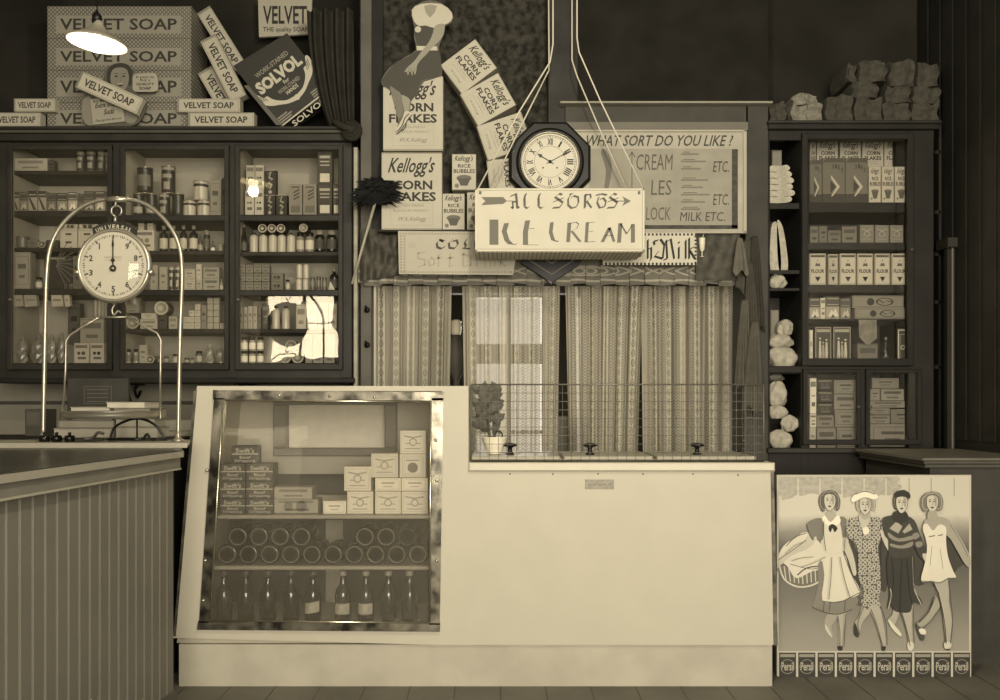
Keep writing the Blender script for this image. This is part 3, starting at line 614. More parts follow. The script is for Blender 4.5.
for r in range(3):
    for c in range(4):
        z1 = 290-r*8.6
        put('C','label',237.5+c*8.1,245+c*8.1,z1-8.2,zt_(z1),YI,.5,.38,'',f"small grey box, {ORD[c]} along in the {['bottom','middle','top'][r]} layer of the block beside the doorway",'block of small grey boxes')
row('on third shelf '+RB, zt_(290), YI, [
 (Cn,'face',271,283,281.5,.45,.2,'spotted'), (Cn,'face',271,283,273,.45,.2,'spotted',281.5), (Bn,'jar',285,289.5,279.5,.6,.75,'tiny white'),
 (Tn,'plain',295,301.5,278.5,.74,.6,'cream'), (Tn,'plain',302,308,278.5,.74,.6,'cream'), (Tn,'plain',295.5,302,264,.74,.6,'cream',278.5), (Tn,'plain',302.5,308.5,264,.74,.6,'cream',278.5),
 (Tn,'band',309,315,277,.35,.5,'grey banded'), (Tn,'band',316,320.5,276,.3,.5,'grey banded'), (Tn,'band',321.5,326.5,277,.35,.5,'grey banded'), (Bn,'round',329,338,268,.1,.3,'squat black')])
b = MB(); b.lathe([(.028, 0), (.02, .03), (.004, .085), (.0001, .088)], (PX(331.5, YI), YI+.02, zt_(290)), mat(.8), 16)
b.build('paper_cone', None, 'white cone standing in front of the squat black bottle', 'cone')
row('on fourth shelf '+RB, zt_(329), YI, [
 (Cn,'plain',239,243,307,.5,.4,'narrow grey'), (Cn,'plain',243.5,247.5,307,.58,.4,'narrow buff'), (Cn,'plain',248,252.5,306,.62,.4,'narrow cream'), (Cn,'plain',253,257,306,.62,.4,'narrow cream'), (Cn,'plain',258,261,308,.4,.4,'narrow dark'),
 (Cn,'face',262,268,304,.3,.6,'dark figured'), (Bn,'can',271,279,306,.7,-1,'cream'), (Bn,'can',281,289,306,.7,-1,'cream'), (Cn,'label',296,306,304,.7,.5,'pale'), (Cn,'label',307,317,304,.7,.5,'pale'), (Cn,'label',318,328,304,.66,.5,'pale'), (Cn,'label',329,337,304,.6,.5,'pale')])
row('on bottom board '+RB, BOT, YI, [
 (Bn,'jar',240,247,351,.6,.9,'white-labelled'), (Bn,'jar',248,255,351,.6,.9,'white-labelled'), (Bn,'jar',256,263,351,.6,.9,'white-labelled'), (Ln,'',279,291,352,.6,.5,'clock-faced'), (Ln,'',291.5,303.5,352,.6,.4,'clock-faced'),
 (Ln,'',285,297,339,.6,.45,'clock-faced',352), (Cn,'plain',305,312,349,.5,.4,'tall grey'), (Cn,'label',313,323,349,.52,.4,'grey'), (Cn,'label',324,334.5,349,.5,.4,'grey'), (Cn,'label',313,323,334,.5,.4,'grey',349), (Cn,'label',324,334.5,334,.5,.4,'grey',349), (Cn,'plain',305,312,334,.48,.4,'tall grey',349)])
for i, xx in enumerate((240, 248, 256)):
    put('B','jar',xx,xx+7,337,PZ(351,YI),YI,.6,.9,'',f"white-labelled jar standing on another jar, {ORD[i]} of three by the bay's edge",'white-labelled jars in the bottom row')

# ------------------------------------------------------------------ cabinet beyond the doorway and its pigeonholes
YR = 5.20; YS = 5.255
cr = empty('grocery_cupboard', (PX(850, YR), 5.62, PZ(470, YR)), 'tall dark wooden cupboard with glazed upper door and two small glazed doors, behind the poster', 'cupboard')
q = MB(); zt, zb = PZ(121.5, YR), 0.0
for a, c in ((801, 809), (909, 934)): q.bbox(PX(a, YR), PX(c, YR), YR, 5.62, zb, zt, WOOD_D)
q.bbox(PX(768, YR), PX(770, YR), YR, 5.62, zb, zt, WOOD_D)
q.box(PX(768, YR), PX(934, YR), 5.60, 5.62, zb, zt, mat(.24, noise=.2)); q.box(PX(768, YR), PX(934, YR), YR+.002, YR+.03, PZ(140, YR), PZ(121.5, YR), WOOD_D); q.box(PX(768, YR), PX(934, YR), YR+.03, 5.6, PZ(122.5, YR), PZ(121.5, YR), WOOD_D)
q.bbox(PX(768, YR), PX(934, YR), YR+.002, 5.6, PZ(373, YR), PZ(366, YR), WOOD_D); q.bbox(PX(768, YR), PX(934, YR), YR+.002, 5.6, zb, PZ(450, YR), WOOD_D); q.bbox(PX(858, YR), PX(869, YR), YR+.001, YR+.03, PZ(450, YR), PZ(370, YR), WOOD_D)
q.build('carcass', cr)
b = MB(); b.bbox(PX(766, YR), PX(938, YR), 5.15, 5.64, PZ(123, 5.15), PZ(120, 5.15), WOOD); b.bbox(PX(767, YR), PX(937, YR), 5.17, 5.64, PZ(129, 5.17), PZ(123, 5.17), WOOD_D); b.build('cornice', cr)
b = MB(); b.bbox(PX(766, YR), PX(940, YR), 5.16, 5.20, PZ(453, 5.17), PZ(448, 5.17), WOOD); b.build('base_moulding', cr)
for y, th in ((203, 10), (243, 7), (285, 8), (319, 2)): b = MB(); b.bbox(PX(809, YR), PX(909, YR), YS-.015, 5.6, PZ(y+th, YS), PZ(y, YS), WOOD_D, .002); b.build('shelf', cr)
for y, th in ((203, 6), (270, 4), (288, 3), (370, 4)): b = MB(); b.bbox(PX(770, YR), PX(801, YR), YS-.03, 5.6, PZ(y+th, YS-.03), PZ(y, YS-.03), WOOD_D, .002); b.build('pigeonhole_shelf', cr)
def door(x0, x1, y0, y1, st):
    d = MB(); bars(d, PX(x0, 5.18), PX(x1, 5.18), PZ(y1, 5.18), PZ(y0, 5.18), st, 5.178, 5.199, WOOD_D); o = d.build('glass_door', cr)
    g = MB(); g.box(PX(x0, 5.18)+st, PX(x1, 5.18)-st, 5.187, 5.190, PZ(y1, 5.18)+st, PZ(y0, 5.18)-st, GLASS); g.build('glass_pane', o); return o
d1 = door(802, 914, 133, 366, .034); d2 = door(803, 861, 369, 445, .024); d3 = door(866, 922, 369, 445, .024)
for d_, kx, ky in ((d1, 911, 250), (d2, 858, 407), (d3, 869, 407)):
    k = MB(); k.lathe([(.004, -.022), (.010, -.018), (.010, -.01), (.004, 0)], (PX(kx, 5.178), 5.178, PZ(ky, 5.18)), WOOD_L, 10, 'Y'); k.build('knob', d_)
RC = 'in the cupboard behind the poster'
zs = lambda y: PZ(y, YS)
cfb = []
for i, xx in enumerate((795, 817, 840, 862.5, 884.5)):
    x0 = max(810, xx)
    put('C','cf',x0,xx+21,172,zs(203),5.42,.72,.2,'',f"corn flakes carton in the bottom hidden row behind the grey packets, {ORD[i]} along",'corn flakes cartons in the cupboard',d=.12)
    put('C','cf',x0,xx+21,139.5,PZ(172,5.42),5.42,.72,.2,'',f"corn flakes carton in the top back row of the cupboard, {ORD[i]} along",'corn flakes cartons in the cupboard',d=.12)
row('on top shelf '+RC, zs(203), YS, [(Cn,'arrow',809.5,822,160,.42,.2,'grey arrow-marked'), (Cn,'arrow',822.5,845,158,.42,.2,'grey arrow-marked'), (Cn,'arrow',845.5,868,158,.42,.2,'grey arrow-marked'),
  (Cn,'rb',869,881,166.5,.7,.2,'rice bubbles'), (Cn,'rb',882,894,166.5,.7,.2,'rice bubbles'), (Cn,'rb',895,907.5,166.5,.7,.2,'rice bubbles')])
row('on second shelf '+RC, zs(243), YS, [(Cn,'label',810,818.5,226,.44,.3,'grey'), (Cn,'plain',819,827.5,226,.42,.3,'grey'), (Cn,'label',828,841,230,.42,.3,'low grey'), (Cn,'label',842,857,226,.44,.3,'grey'),
  (Cn,'butter',860,874,225,.46,.3,'grey ring-marked'), (Cn,'butter',875,889,225,.46,.3,'grey ring-marked'), (Cn,'butter',890,903.5,225,.46,.3,'grey ring-marked')])
row('on third shelf '+RC, zs(285), YS, [(Cn,'flour',809.5,826,253.5,.72,.3,'flour'), (Cn,'flour',828.5,838,254,.66,.3,'narrow flour'), (Cn,'flour',840,856,253.5,.72,.3,'flour'), (Cn,'flour',857.5,873,253.5,.72,.3,'flour'), (Cn,'flour',875,890,253.5,.72,.3,'flour'), (Cn,'flour',892,907.5,253.5,.72,.3,'flour')])
row('on fourth shelf '+RC, zs(319), YS, [(Cn,'pic',809.5,820,298,.6,.3,'small pictorial'), (Cn,'face',820.5,825.5,298,.76,.2,'thin white'), (Cn,'pic',826,839.5,296.5,.6,.3,'pictorial'), (Cn,'pic',840.5,850.5,298,.5,.3,'pictorial'),
  (Cn,'reel',855,907,308,.5,.2,'long oval-printed'), (Cn,'reel',852.5,904,295.5,.5,.2,'long oval-printed',308)])
row('on bottom board '+RC, PZ(366, YR), YS, [(Cn,'plain',809.5,813,330,.8,.3,'thin white'), (Cn,'figures',815,831.5,326.5,.24,.6,'dark figure-printed'), (Cn,'figures',833,851,326.5,.24,.6,'dark figure-printed'), (Cn,'label',857.5,878,343.5,.42,.3,'grey'),
  (Bn,'slim',884,890,337,.12,.25,'dark'), (Cn,'framed',897.5,908,328.5,.2,.6,'framed dark')])
b = MB(); b.prism([(PX(858,YS-.01),zs(320)), (PX(876,YS-.01),zs(320)), (PX(876.5,YS-.01),zs(338)), (PX(868,YS-.01),zs(345)), (PX(866,YS-.01),zs(345)), (PX(858.5,YS-.01),zs(337))], YS-.02, YS-.018, mat(.5, noise=.4, nscale=20))
b.build('paper_notice', None, 'crumpled grey paper hanging from the fourth shelf above a grey carton', 'paper')
LZ = PZ(450, YR)
row('low in the cupboard, first small door', LZ, YS, [(Cn,'plain',809.5,816,428,.7,.4,'small pale'), (Cn,'label',817,836,427.5,.5,.3,'grey'), (Cn,'plain',837,857,427.5,.5,.3,'grey')])
def lowstack(tag_, lst, where):
    for i, (a, c, y0, y1, st, v) in enumerate(lst):
        put('C', st, a, c, y0, zs(y1), YS, v, .3, '', f"{where[i]} stacked behind the {tag_} small cupboard door", f'boxes behind the {tag_} small cupboard door', d=.14)
lowstack('first', [(810, 816.5, 414, 427.6, 'face', .8), (817, 834, 415, 427, 'label', .48), (835, 857, 410, 427, 'plain', .5), (810, 816.5, 378, 413.6, 'face', .85), (817, 833, 403, 414.6, 'face', .2), (817, 833, 391, 402.6, 'face', .2), (817, 833, 379, 390.6, 'face', .2), (834, 857, 394, 409.6, 'label', .5), (834, 857, 380, 393.6, 'plain', .5)], ['short pale spotted box standing for a bright reflection,', 'grey labelled box under the patterned dark ones,', 'plain grey box low at the inner side,', 'tall pale spotted box standing for a bright reflection,', 'lowest of three patterned dark boxes', 'middle of three patterned dark boxes', 'topmost of three patterned dark boxes', 'grey labelled box high at the inner side,', 'topmost plain grey box'])  # bright reflection at the outer edge is built as very pale boxes
lowstack('second', [(870, 915, 424, 447, 'plain', .5), (870, 890, 415, 423.6, 'label', .5), (891, 914, 409, 423.6, 'plain', .46), (870, 890, 408, 414.6, 'plain', .48), (870, 906, 401, 407.8, 'label', .5), (870, 880, 389, 400.6, 'plain', .52), (881, 904, 389, 400.6, 'label', .52), (872, 899, 378, 388.6, 'plain', .48)], ['widest plain box at the very bottom,', 'small grey labelled box just above the widest one,', 'taller plain box beside the small labelled one,', 'thin short grey box below the long labelled one,', 'long thin labelled box at mid height,', 'small plain upright box near the top,', 'larger labelled box near the top,', 'topmost plain grey box'])

# pale cloth goods in the pigeonholes
def blob(w, d, h, mt, seed, fold=6, n=36, k=14):
    rd = random.Random(seed); ph = [rd.uniform(0, 6.28) for _ in range(6)]; b = MB(); vs = []
    for j in range(k):
        t = j/(k-1); q = max(0.02, math.sin(math.pi*(0.12+0.86*t)))**0.55
        for i in range(n):
            a = 2*math.pi*i/n
            r = q*(1+.16*math.sin(3*a+ph[0]+2*t)+.12*math.sin(5*a+ph[1]-5*t)+.10*abs(math.sin(fold*a*.5+ph[2]+7*t)))
            vs.append((w/2*r*math.cos(a)+.02*math.sin(6*t+ph[3])*w, d/2*r*math.sin(a), h*(t+.05*math.sin(2*a+ph[4])*t*(1-t)*2)))
    fs = [(j*n+i, j*n+(i+1) % n, (j+1)*n+(i+1) % n, (j+1)*n+i) for j in range(k-1) for i in range(n)]+[tuple(range(n-1, -1, -1)), tuple((k-1)*n+i for i in range(n))]
    b.add(vs, fs, mt, True); return b
CL = mat(.70, .85, noise=.25, nscale=30, bump=.5)
YP = 5.23
for i in range(6):
    y1 = 203-i*6.2; x1 = 790+[0, 3, 1, 2, 0, -2][i]-0
    b = MB(); pts = []; xa, xb = PX(770.5, YP), PX(x1+2, YP); zc = PZ(y1-3.1, YP); hh = .0175
    prof = smooth([(xa, zc-hh), ((xa+xb)/2, zc-hh*1.0), (xb-.015, zc-hh*.9+.004), (xb, zc+.006), (xb-.02, zc+hh+.006), ((xa+xb)/2, zc+hh), (xa, zc+hh)], 4)
    b.prism(prof, YP, YP+.2, CL); b.build('folded_cloth', None, f"white folded cloth, {ORD[i]} from the bottom of the folded pile in the pigeonhole", 'cloth', 'folded white cloths in the pigeonhole')
b = MB(); Y_ = YP
for (pts) in ([(770.5,270),(769.8+1,232),(774,222),(778,228),(781,269.5)], [(779,269.5),(777,224),(781,223),(785,238),(788,269)]):
    b.prism(smooth([(PX(x, Y_), PZ(y, Y_)) for x, y in pts], 4), Y_, Y_+.09, CL)
b.build('folded_cloth', None, 'tall white cloth folded upright in the second pigeonhole', 'cloth')
def pblob(x0, x1, y0, base_y, seed, label, nm='crumpled_cloth', v=None, dz=0):
    w = PX(x1, YP)-PX(x0, YP); h = PZ(y0, YP)-PZ(base_y, YP); b = blob(w, w*.8, h, v or CL, seed); M_ = b.build(nm, origin=(0, 0, 0)); M_.location = (PX((x0+x1)/2, YP), YP+w*.45+dz, PZ(base_y, YP)+.0015)
    tag(M_, label, 'cloth', 'crumpled white cloth goods in the pigeonholes'); return M_
pblob(771, 787, 273.5, 288, 3, 'white bowl-shaped folded cloth in the narrow third pigeonhole')
pblob(771, 798, 345, 370, 4, 'white crumpled cloth low in the fourth pigeonhole')
pblob(772, 796, 333, 347, 5, 'white crumpled cloth in the middle of the fourth pigeonhole pile')
pblob(780, 795, 319, 335, 6, 'white pointed cloth on top of the fourth pigeonhole pile')
pblob(771, 793, 430, 450, 7, 'white crumpled cloth on the floor of the lowest pigeonhole')
pblob(783, 799, 415, 432, 8, 'white rolled cloth leaning in the lowest pigeonhole')
pblob(771, 789, 405, 419, 9, 'white cap-shaped cloth in the middle of the lowest pigeonhole')
pblob(771, 789, 380, 406, 10, 'tall white perforated cloth near the top of the lowest pigeonhole')
pblob(770.5, 785, 368+5, 381, 12, 'grey crumpled cloth at the very top of the lowest pigeonhole', v=GREYD)
b = MB(); b.bbox(PX(770.5,YP+.1), PX(779,YP+.1), YP+.1, YP+.16, PZ(370,YS-.03)+.001, PZ(310,YP+.1), GREY); b.build('carton', None, 'tall plain grey box standing behind the cloths in the fourth pigeonhole', 'box')
b = MB(); b.bbox(PX(772,YP+.15), PX(782,YP+.15), YP+.15, YP+.2, PZ(203,YS-.03)+.001, PZ(150,YP+.15), GREY); b.build('carton', None, 'tall grey box behind the pile of folded white cloths', 'box')

# wrapped parcels on top of the cupboard
PAR = mat(.29, .85, noise=.35, nscale=30, bump=.5, spec=.1); PARL = mat(.50, .7, noise=.4, nscale=30, bump=.6)
par = [(770,786,103,0,PAR,'small dark'),(791,824,104.5,0,PARL,'pale creased'),(792,818,94,104.5,PARL,'pale loose'),(826,853,96,0,PAR,'brown paper'),(854,882,97.5,0,PAR,'brown paper'),(852,880,81.5,97.5,PAR,'brown paper'),
 (883,911,102.5,0,PAR,'brown paper'),(884,911,86,102.5,PAR,'brown paper'),(912,939,103,0,PAR,'brown paper'),(913,940,86.5,103,PAR,'brown paper'),(858,887,61,81.5,PAR,'brown paper'),(889,916,61,86,PAR,'tall brown paper'),(917,940,63.5,86.5,PAR,'brown paper'),(847,857.5,65,81.5,PAR,'small dark round')]
def slab(w, d, h, mt, seed):
    rd = random.Random(seed); b = MB(); nx, nz, ny = 7, 5, 5; ph = [rd.uniform(0, 6.28) for _ in range(8)]
    def P(u, s, t):  # u,s,t in 0..1 , rounded lumpy parcel
        def r(a): return 1-(abs(2*a-1)**6)*.06
        x = (u-.5)*w*r(t)*r(s); y = s*d; z = t*h
        x += .006*math.sin(7*t+ph[0])+.004*math.sin(5*s+ph[1]); y += (.007*math.sin(9*u+ph[2])+.006*math.sin(11*t+ph[3]+4*u))*(1 if s < .5 else 0)
        z += (.008*math.sin(6*u+ph[4])+.004*math.sin(13*u+ph[5]))*t
        return (x, y, z)
    def grid(fn, a, c, flip):
        vs = [fn(i/(a-1), j/(c-1)) for j in range(c) for i in range(a)]; fs = []
        for j in range(c-1):
            for i in range(a-1):
                f = (j*a+i, j*a+i+1, (j+1)*a+i+1, (j+1)*a+i); fs.append(f[::-1] if flip else f)
        b.add(vs, fs, mt, True)
    grid(lambda u, t: P(u, 0, t), 12, 9, False); grid(lambda u, t: P(u, 1, t), 12, 9, True); grid(lambda u, s: P(u, s, 1), 12, 6, False); grid(lambda u, s: P(u, s, 0), 12, 6, True)
    grid(lambda s, t: P(0, s, t), 6, 9, True); grid(lambda s, t: P(1, s, t), 6, 9, False)
    b.tube([P(.5, s, t) for s, t in ((0, 0), (0, .25), (0, .5), (0, .75), (0, 1), (.5, 1), (1, 1))], .002, mat(.3), 5)
    return b
YT = 5.22; ztop = PZ(120, 5.15)
for i, (x0, x1, y0, yb, mt, ds) in enumerate(par):
    base = ztop+.001 if yb == 0 else PZ(yb, YT)
    o = slab((x1-x0)/F*YT, .26, PZ(y0, YT)-base, mt, i).build('wrapped_parcel', origin=(0, 0, 0)); o.location = (PX((x0+x1)/2, YT), YT, base)
    lv = 'bottom layer' if yb == 0 else ('top layer' if yb < 87 and yb > 80 and y0 < 70 else 'middle layer')
    nth = ORD[sorted([p[0] for p in par if (p[3] == 0) == (yb == 0)]).index(x0)]
    tag(o, f"{ds} wrapped parcel in the {lv} on the cupboard, {nth} along", 'parcel', 'wrapped parcels on top of the cupboard')
# ------------------------------------------------------------------ soap display on top of the glazed cabinet
CT = PZ(127, 5.22)+.001
YV = 5.30
def check_mat(v1, v2, s):
    m = bpy.data.materials.new('diamond_print'); m.use_nodes = True; nt = m.node_tree; bs = nt.nodes['Principled BSDF']; bs.inputs['Roughness'].default_value = .6
    tc = N(nt, 'ShaderNodeTexCoord'); sp = N(nt, 'ShaderNodeSeparateXYZ'); nt.links.new(tc.outputs['Object'], sp.inputs[0])
    a = mth(nt, 'FRACT', mth(nt, 'MULTIPLY', mth(nt, 'ADD', sp.outputs[0], sp.outputs[2]), s)); c = mth(nt, 'FRACT', mth(nt, 'MULTIPLY', mth(nt, 'SUBTRACT', sp.outputs[0], sp.outputs[2]), s))
    k = mth(nt, 'MAXIMUM', mth(nt, 'LESS_THAN', a, .4), mth(nt, 'LESS_THAN', c, .4))
    mx = N(nt, 'ShaderNodeMix', data_type='RGBA'); nt.links.new(k, mx.inputs[0]); mx.inputs[6].default_value = colv(v1); mx.inputs[7].default_value = colv(v2); nt.links.new(mx.outputs[2], bs.inputs['Base Color']); return m
DIA = check_mat(.55, .34, 42)
vz = [CT, PZ(102.5, YV), PZ(70.5, YV), PZ(38.5, YV), PZ(6, YV)]
tx = [(110.5+2, 125), (80, 94), (50.5, 63), (18, 31)]
for i in range(4):
    b = MB(); x0, x1 = PX(47, YV), PX(191, YV); b.bbox(x0, x1, YV, 5.6, vz[i]+.001, vz[i+1], DIA, .003)
    ya, yb_ = tx[i]; pz0, pz1 = PZ(yb_+2.5 if i else 125.5, YV), PZ(ya-2.5, YV)
    b.rect(PX(56, YV), PX(181.5, YV), pz0, pz1, YV-.001, mat(.53)); b.text("VELVET SOAP", PX(60, YV), PX(177, YV), PZ(yb_-1, YV), PZ(ya+.5, YV), YV-.0018, mat(.2), .02)
    b.build('soap_case', None, f"large diamond-patterned soap case, {['bottom','second from bottom','third from bottom','top'][i]} of the stack on the cabinet", 'box', 'large soap cases stacked on the cabinet')
def soapbar(x0, x1, y0, y1, Y, label, rot=0, name='soap_carton', v=.66, depth=.07):
    """rot: degrees clockwise in the picture; x0..y1 is the unrotated front"""
    w = (x1-x0)/F*Y; h = (y1-y0)/F*Y; b = carton('soap', w, depth, h, v)
    cx, cz = PX((x0+x1)/2, Y), PZ((y0+y1)/2, Y)
    o = MB(); M_ = Matrix.Translation((cx, Y, cz)) @ Matrix.Rotation(math.radians(rot), 4, 'Y') @ Matrix.Translation((0, 0, -h/2))
    for ms in b.ms: o.m(ms)
    o.v = [tuple(M_ @ Vector(p)) for p in b.v]; o.f = b.f; o.mi = b.mi; o.sm = b.sm
    return o.build(name, None, label, 'box', 'small soap cartons on the cabinet')
YS2 = 5.25
soapbar(177, 240, 98.5, 112, YS2, 'soap carton lying flat on another beside the large soap cases')
soapbar(188, 254, 112.5, 126.8, YS2, 'soap carton lying on the cabinet top below the zigzag of soap cartons')
soapbar(14, 55, 98.5, 111.5, YS2, 'soap carton lying on another at the far end of the cabinet top')
soapbar(-6, 40, 112.5, 126.8, YS2, 'soap carton lying on the cabinet top at its far end')
soapbar(201-14, 201+55, 39-7.5, 39+7.5, 5.42, 'topmost tilted soap carton of the zigzag tower', 58)
soapbar(223-34, 223+34, 68-8.5, 68+8.5, 5.30, 'middle tilted soap carton of the zigzag tower', 63)
soapbar(222-34, 222+34, 99-8.5, 99+8.5, 5.40, 'lower tilted soap carton of the zigzag tower, half hidden', 60)
b = MB(); b.prism([(PX(259, 5.5), PZ(37, 5.5)), (PX(311, 5.5), PZ(34, 5.5)), (PX(312, 5.5), PZ(-4, 5.5)), (PX(258, 5.5), PZ(-2, 5.5))], 5.50, 5.52, mat(.62))
b.text("VELVET", PX(263, 5.5), PX(307, 5.5), PZ(24, 5.5), PZ(6, 5.5), 5.499, INK, .02); b.text("THE quality SOAP", PX(263, 5.5), PX(308, 5.5), PZ(33, 5.5), PZ(27, 5.5), 5.499, INK, .01); b.tube([(PX(285, 5.5), 5.51, PZ(-2, 5.5)), (PX(285, 5.5), 5.51, 4.0)], .002, GREYD, 5)
b.build('show_card', None, 'pale lettered soap show card hanging above the dark diamond-shaped carton', 'sign')

# dark carton standing on its corner, with a pair of hands printed on it
YQ = 5.26; b = MB(); dk = mat(.2, .6); lt = mat(.7); lg = mat(.52)
q = lambda x, y: (PX(x, YQ), PZ(y, YQ))
cor = [(233, 66), (281, 126), (332, 92), (287, 33)]
b.prism([q(*p) for p in cor][::-1], YQ, YQ+.16, dk)
th = math.atan2(33-66, 287-233)        # picture slope of the top edge
cx, cy = PX(283, YQ), PZ(79, YQ); ang = math.radians(-38)
M_ = Matrix.Translation((cx, 0, cy)) @ Matrix.Rotation(ang, 4, 'Y')
px = YQ/F
def T(s, x0, x1, y0, y1, mt, bold=.01): b.text(s, x0*px, x1*px, y0*px, y1*px, YQ-.001, mt, bold, 0, M_)
T("SOLVOL", -27, 26, 0, 13, lt, .05); T("WORK-STAINED", -20, 20, 16, 21, lg, .02); T("for", -2, 5, -5, -1, lt); T("WORK-STAINED", -12, 14, -10.5, -6.5, lg, .02); T("HANDS", -6, 8, -15.5, -11.5, lt, .02)
[b.rect(sx*px, (sx+w_)*px, zz*px, (zz+1.4)*px, YQ-.001, lg, M_) for sx in (-29, 13) for zz, w_ in ((-34, 14), (-31.5, 16), (-29, 12))]
b.rect(-31*px, 31*px, -37*px, -35.5*px, YQ-.001, lt, M_); T("SOLVOL", -20, 20, -45, -39, lt, .02)
for sgn in (-1, 1):
    arm = smooth([(sgn*1, -25), (sgn*10, -23), (sgn*19, -18), (sgn*26, -14), (sgn*33, -6), (sgn*34, 3), (sgn*31, 4), (sgn*27, -3), (sgn*23, -4), (sgn*21, -9), (sgn*17, -14), (sgn*10, -19), (sgn*1, -21)], 3)
    b.flat([(x*px, z*px) for x, z in arm], YQ-.0012, lt, M_)
    for k in range(3): b.line([(sgn*(25+k*2.2)*px, (-8+k)*px), (sgn*(28+k*1.8)*px, (-1+k*1.2)*px)], .6*px, YQ-.0016, dk, M_)
b.disc(0, -23*px, 3*px, YQ-.0014, lt, 12, 1, M_)
b.build('hand_soap_carton', None, 'dark diamond-standing carton printed with white lettering and two raised hands', 'box')
b = MB(); b.prism([q(245, 87), q(249, 86), q(283, 126), q(277, 126)][::-1], YQ-.02, YQ-.005, mat(.36)); b.build('carton_side_strip', None, 'grey strip serving as the visible side of the dark diamond-standing carton', 'strip')  # narrow grey strip that serves as the carton's side face

# advertising cutout: child holding a long soap carton
YC = 5.235; c_ = lambda x, y: (PX(x, YC), PZ(y, YC)); P_ = lambda L, n=4: smooth([c_(*p) for p in L], n)
cz0 = CT
b = MB(); sk = mat(.5); sk2 = mat(.6); hr = mat(.22)
b.prism(P_([(84,105),(86,88),(100,84),(106,72),(109,66),(120,63),(130,66),(133,76),(136,92),(146,104),(140,121),(128,126.8),(112,126.8),(92,126.8),(83,121)]), YC, YC+.012, mat(.34))
b.flat(P_([(110,88),(107,80),(108,70),(114,64.5),(121,63),(128,65),(132,72),(132,82),(130,86),(126,82),(114,80),(113,86)]), YC-.001, hr)
b.flat(P_([(111,74),(114,69),(121,67.5),(127,70),(129,78),(127,87),(121,92),(115,89),(111,82)]), YC-.002, sk)
for ex in (116.5, 124): b.flat(P_([(ex-2, 76.5), (ex, 75.5), (ex+2, 76.5), (ex, 77.3)]), YC-.003, hr); b.line([c_(ex-2.4, 74), c_(ex+2, 73.6)], .003, YC-.003, hr)
b.flat(P_([(116, 83.5), (120.5, 84.5), (125, 83), (121, 87)]), YC-.003, mat(.25)); b.line([c_(120.5, 77), c_(121.3, 81), c_(119.8, 81.4)], .0025, YC-.003, mat(.36)); b.line([c_(117, 84.3), c_(124, 84)], .004, YC-.0035, mat(.75))
b.flat(P_([(83, 100), (90, 97), (93, 110), (95, 124), (86, 124), (82, 114)]), YC-.001, sk)
b.flat(P_([(124, 112), (134, 108), (138, 115), (134, 123), (126, 122)]), YC-.001, sk)
for k in range(4): b.line([c_(125+k*3, 112), c_(126+k*3, 117)], .002, YC-.002, mat(.34))
fig = b.build('advertising_cutout', None, 'cardboard cutout of a smiling dark-haired child standing before the large soap cases', 'cutout')
b = MB(); b.prism([c_(*p) for p in [(91, 100), (122, 96.5), (126, 122), (94, 125.5)]][::-1], YC-.012, YC-.005, mat(.6))
M_ = Matrix.Translation((PX(108, YC), 0, PZ(111, YC))) @ Matrix.Rotation(math.radians(-7), 4, 'Y'); px = YC/F
def T2(s, x0, x1, y0, y1, mt, bold=.01, M=None, y=YC-.0128, sh=0): b.text(s, x0*px, x1*px, y0*px, y1*px, y, mt, bold, sh, M or M_)
T2("So Many", -13, 6, 8, 12, INK); T2("Extra Soapy", -12, 13, 2, 8, INK, .02, sh=.3); T2("Suds", -4, 8, -4, 1.5, INK, .02, sh=.3); T2("That get the dirt out", -13, 13, -11, -8, INK)
b.build('hand_lettered_card', fig, 'small lettered card under the child\'s chin')
b = MB(); b.prism(smooth([c_(*p) for p in [(134, 75), (145, 73.5), (156, 74), (158, 83), (157, 91), (145, 92), (134, 91), (133, 83)]], 3), YC-.004, YC+.004, mat(.62))
M2 = Matrix.Translation((PX(145.5, YC), 0, PZ(83, YC)))
T2("It pays to", -9, 9, 4, 7, INK, .01, M2, YC-.005); T2("Buy a", -5, 5, 1, 4, INK, .01, M2, YC-.005); T2("QUALITY", -9, 9, -3, 0, INK, .03, M2, YC-.005); T2("SOAP", -6, 6, -7, -4, INK, .03, M2, YC-.005)
b.line([c_(134, 88), c_(129, 92)], .006, YC+.002, mat(.5)); b.build('speech_card', fig)
w = 66/F*YC; h = 17/F*YC; cb = carton('soap', w, .05, h, .72); M_ = Matrix.Translation((PX(114.5, YC), YC-.075, PZ(97, YC))) @ Matrix.Rotation(math.radians(24), 4, 'Y') @ Matrix.Translation((0, 0, -h/2))
cb.v = [tuple(M_ @ Vector(p)) for p in cb.v]; cb.build('soap_carton', fig, 'tilted soap carton held across the chest')

# pendant lamp
YL = 4.0; lx, lz = PX(97, YL), PZ(44, YL)
lamp = empty('pendant_lamp', (lx, YL, lz), 'shallow white pendant lampshade with glowing opal bulb in front of the soap cases', 'lamp')
L0_ = set(bpy.data.objects)
tl = math.radians(5); R_ = Matrix.Translation((lx, YL, lz)) @ Matrix.Rotation(tl, 4, 'Y')
def xf(mb, M): mb.v = [tuple(M @ Vector(p)) for p in mb.v]; return mb
SHO = mat(.55, .4); SHI = mat(.93, .5)
b = MB(); b.lathe([(.126, 0), (.128, .003), (.10, .022), (.065, .045), (.035, .068), (.02, .09), (.02, .10)], (0, 0, 0), SHO, 32); b.lathe([(.125, .001), (.098, .020), (.063, .043), (.033, .064), (.0001, .07)], (0, 0, 0), SHI, 32)
b.f = b.f[:]; b.sm = [True]*len(b.f)
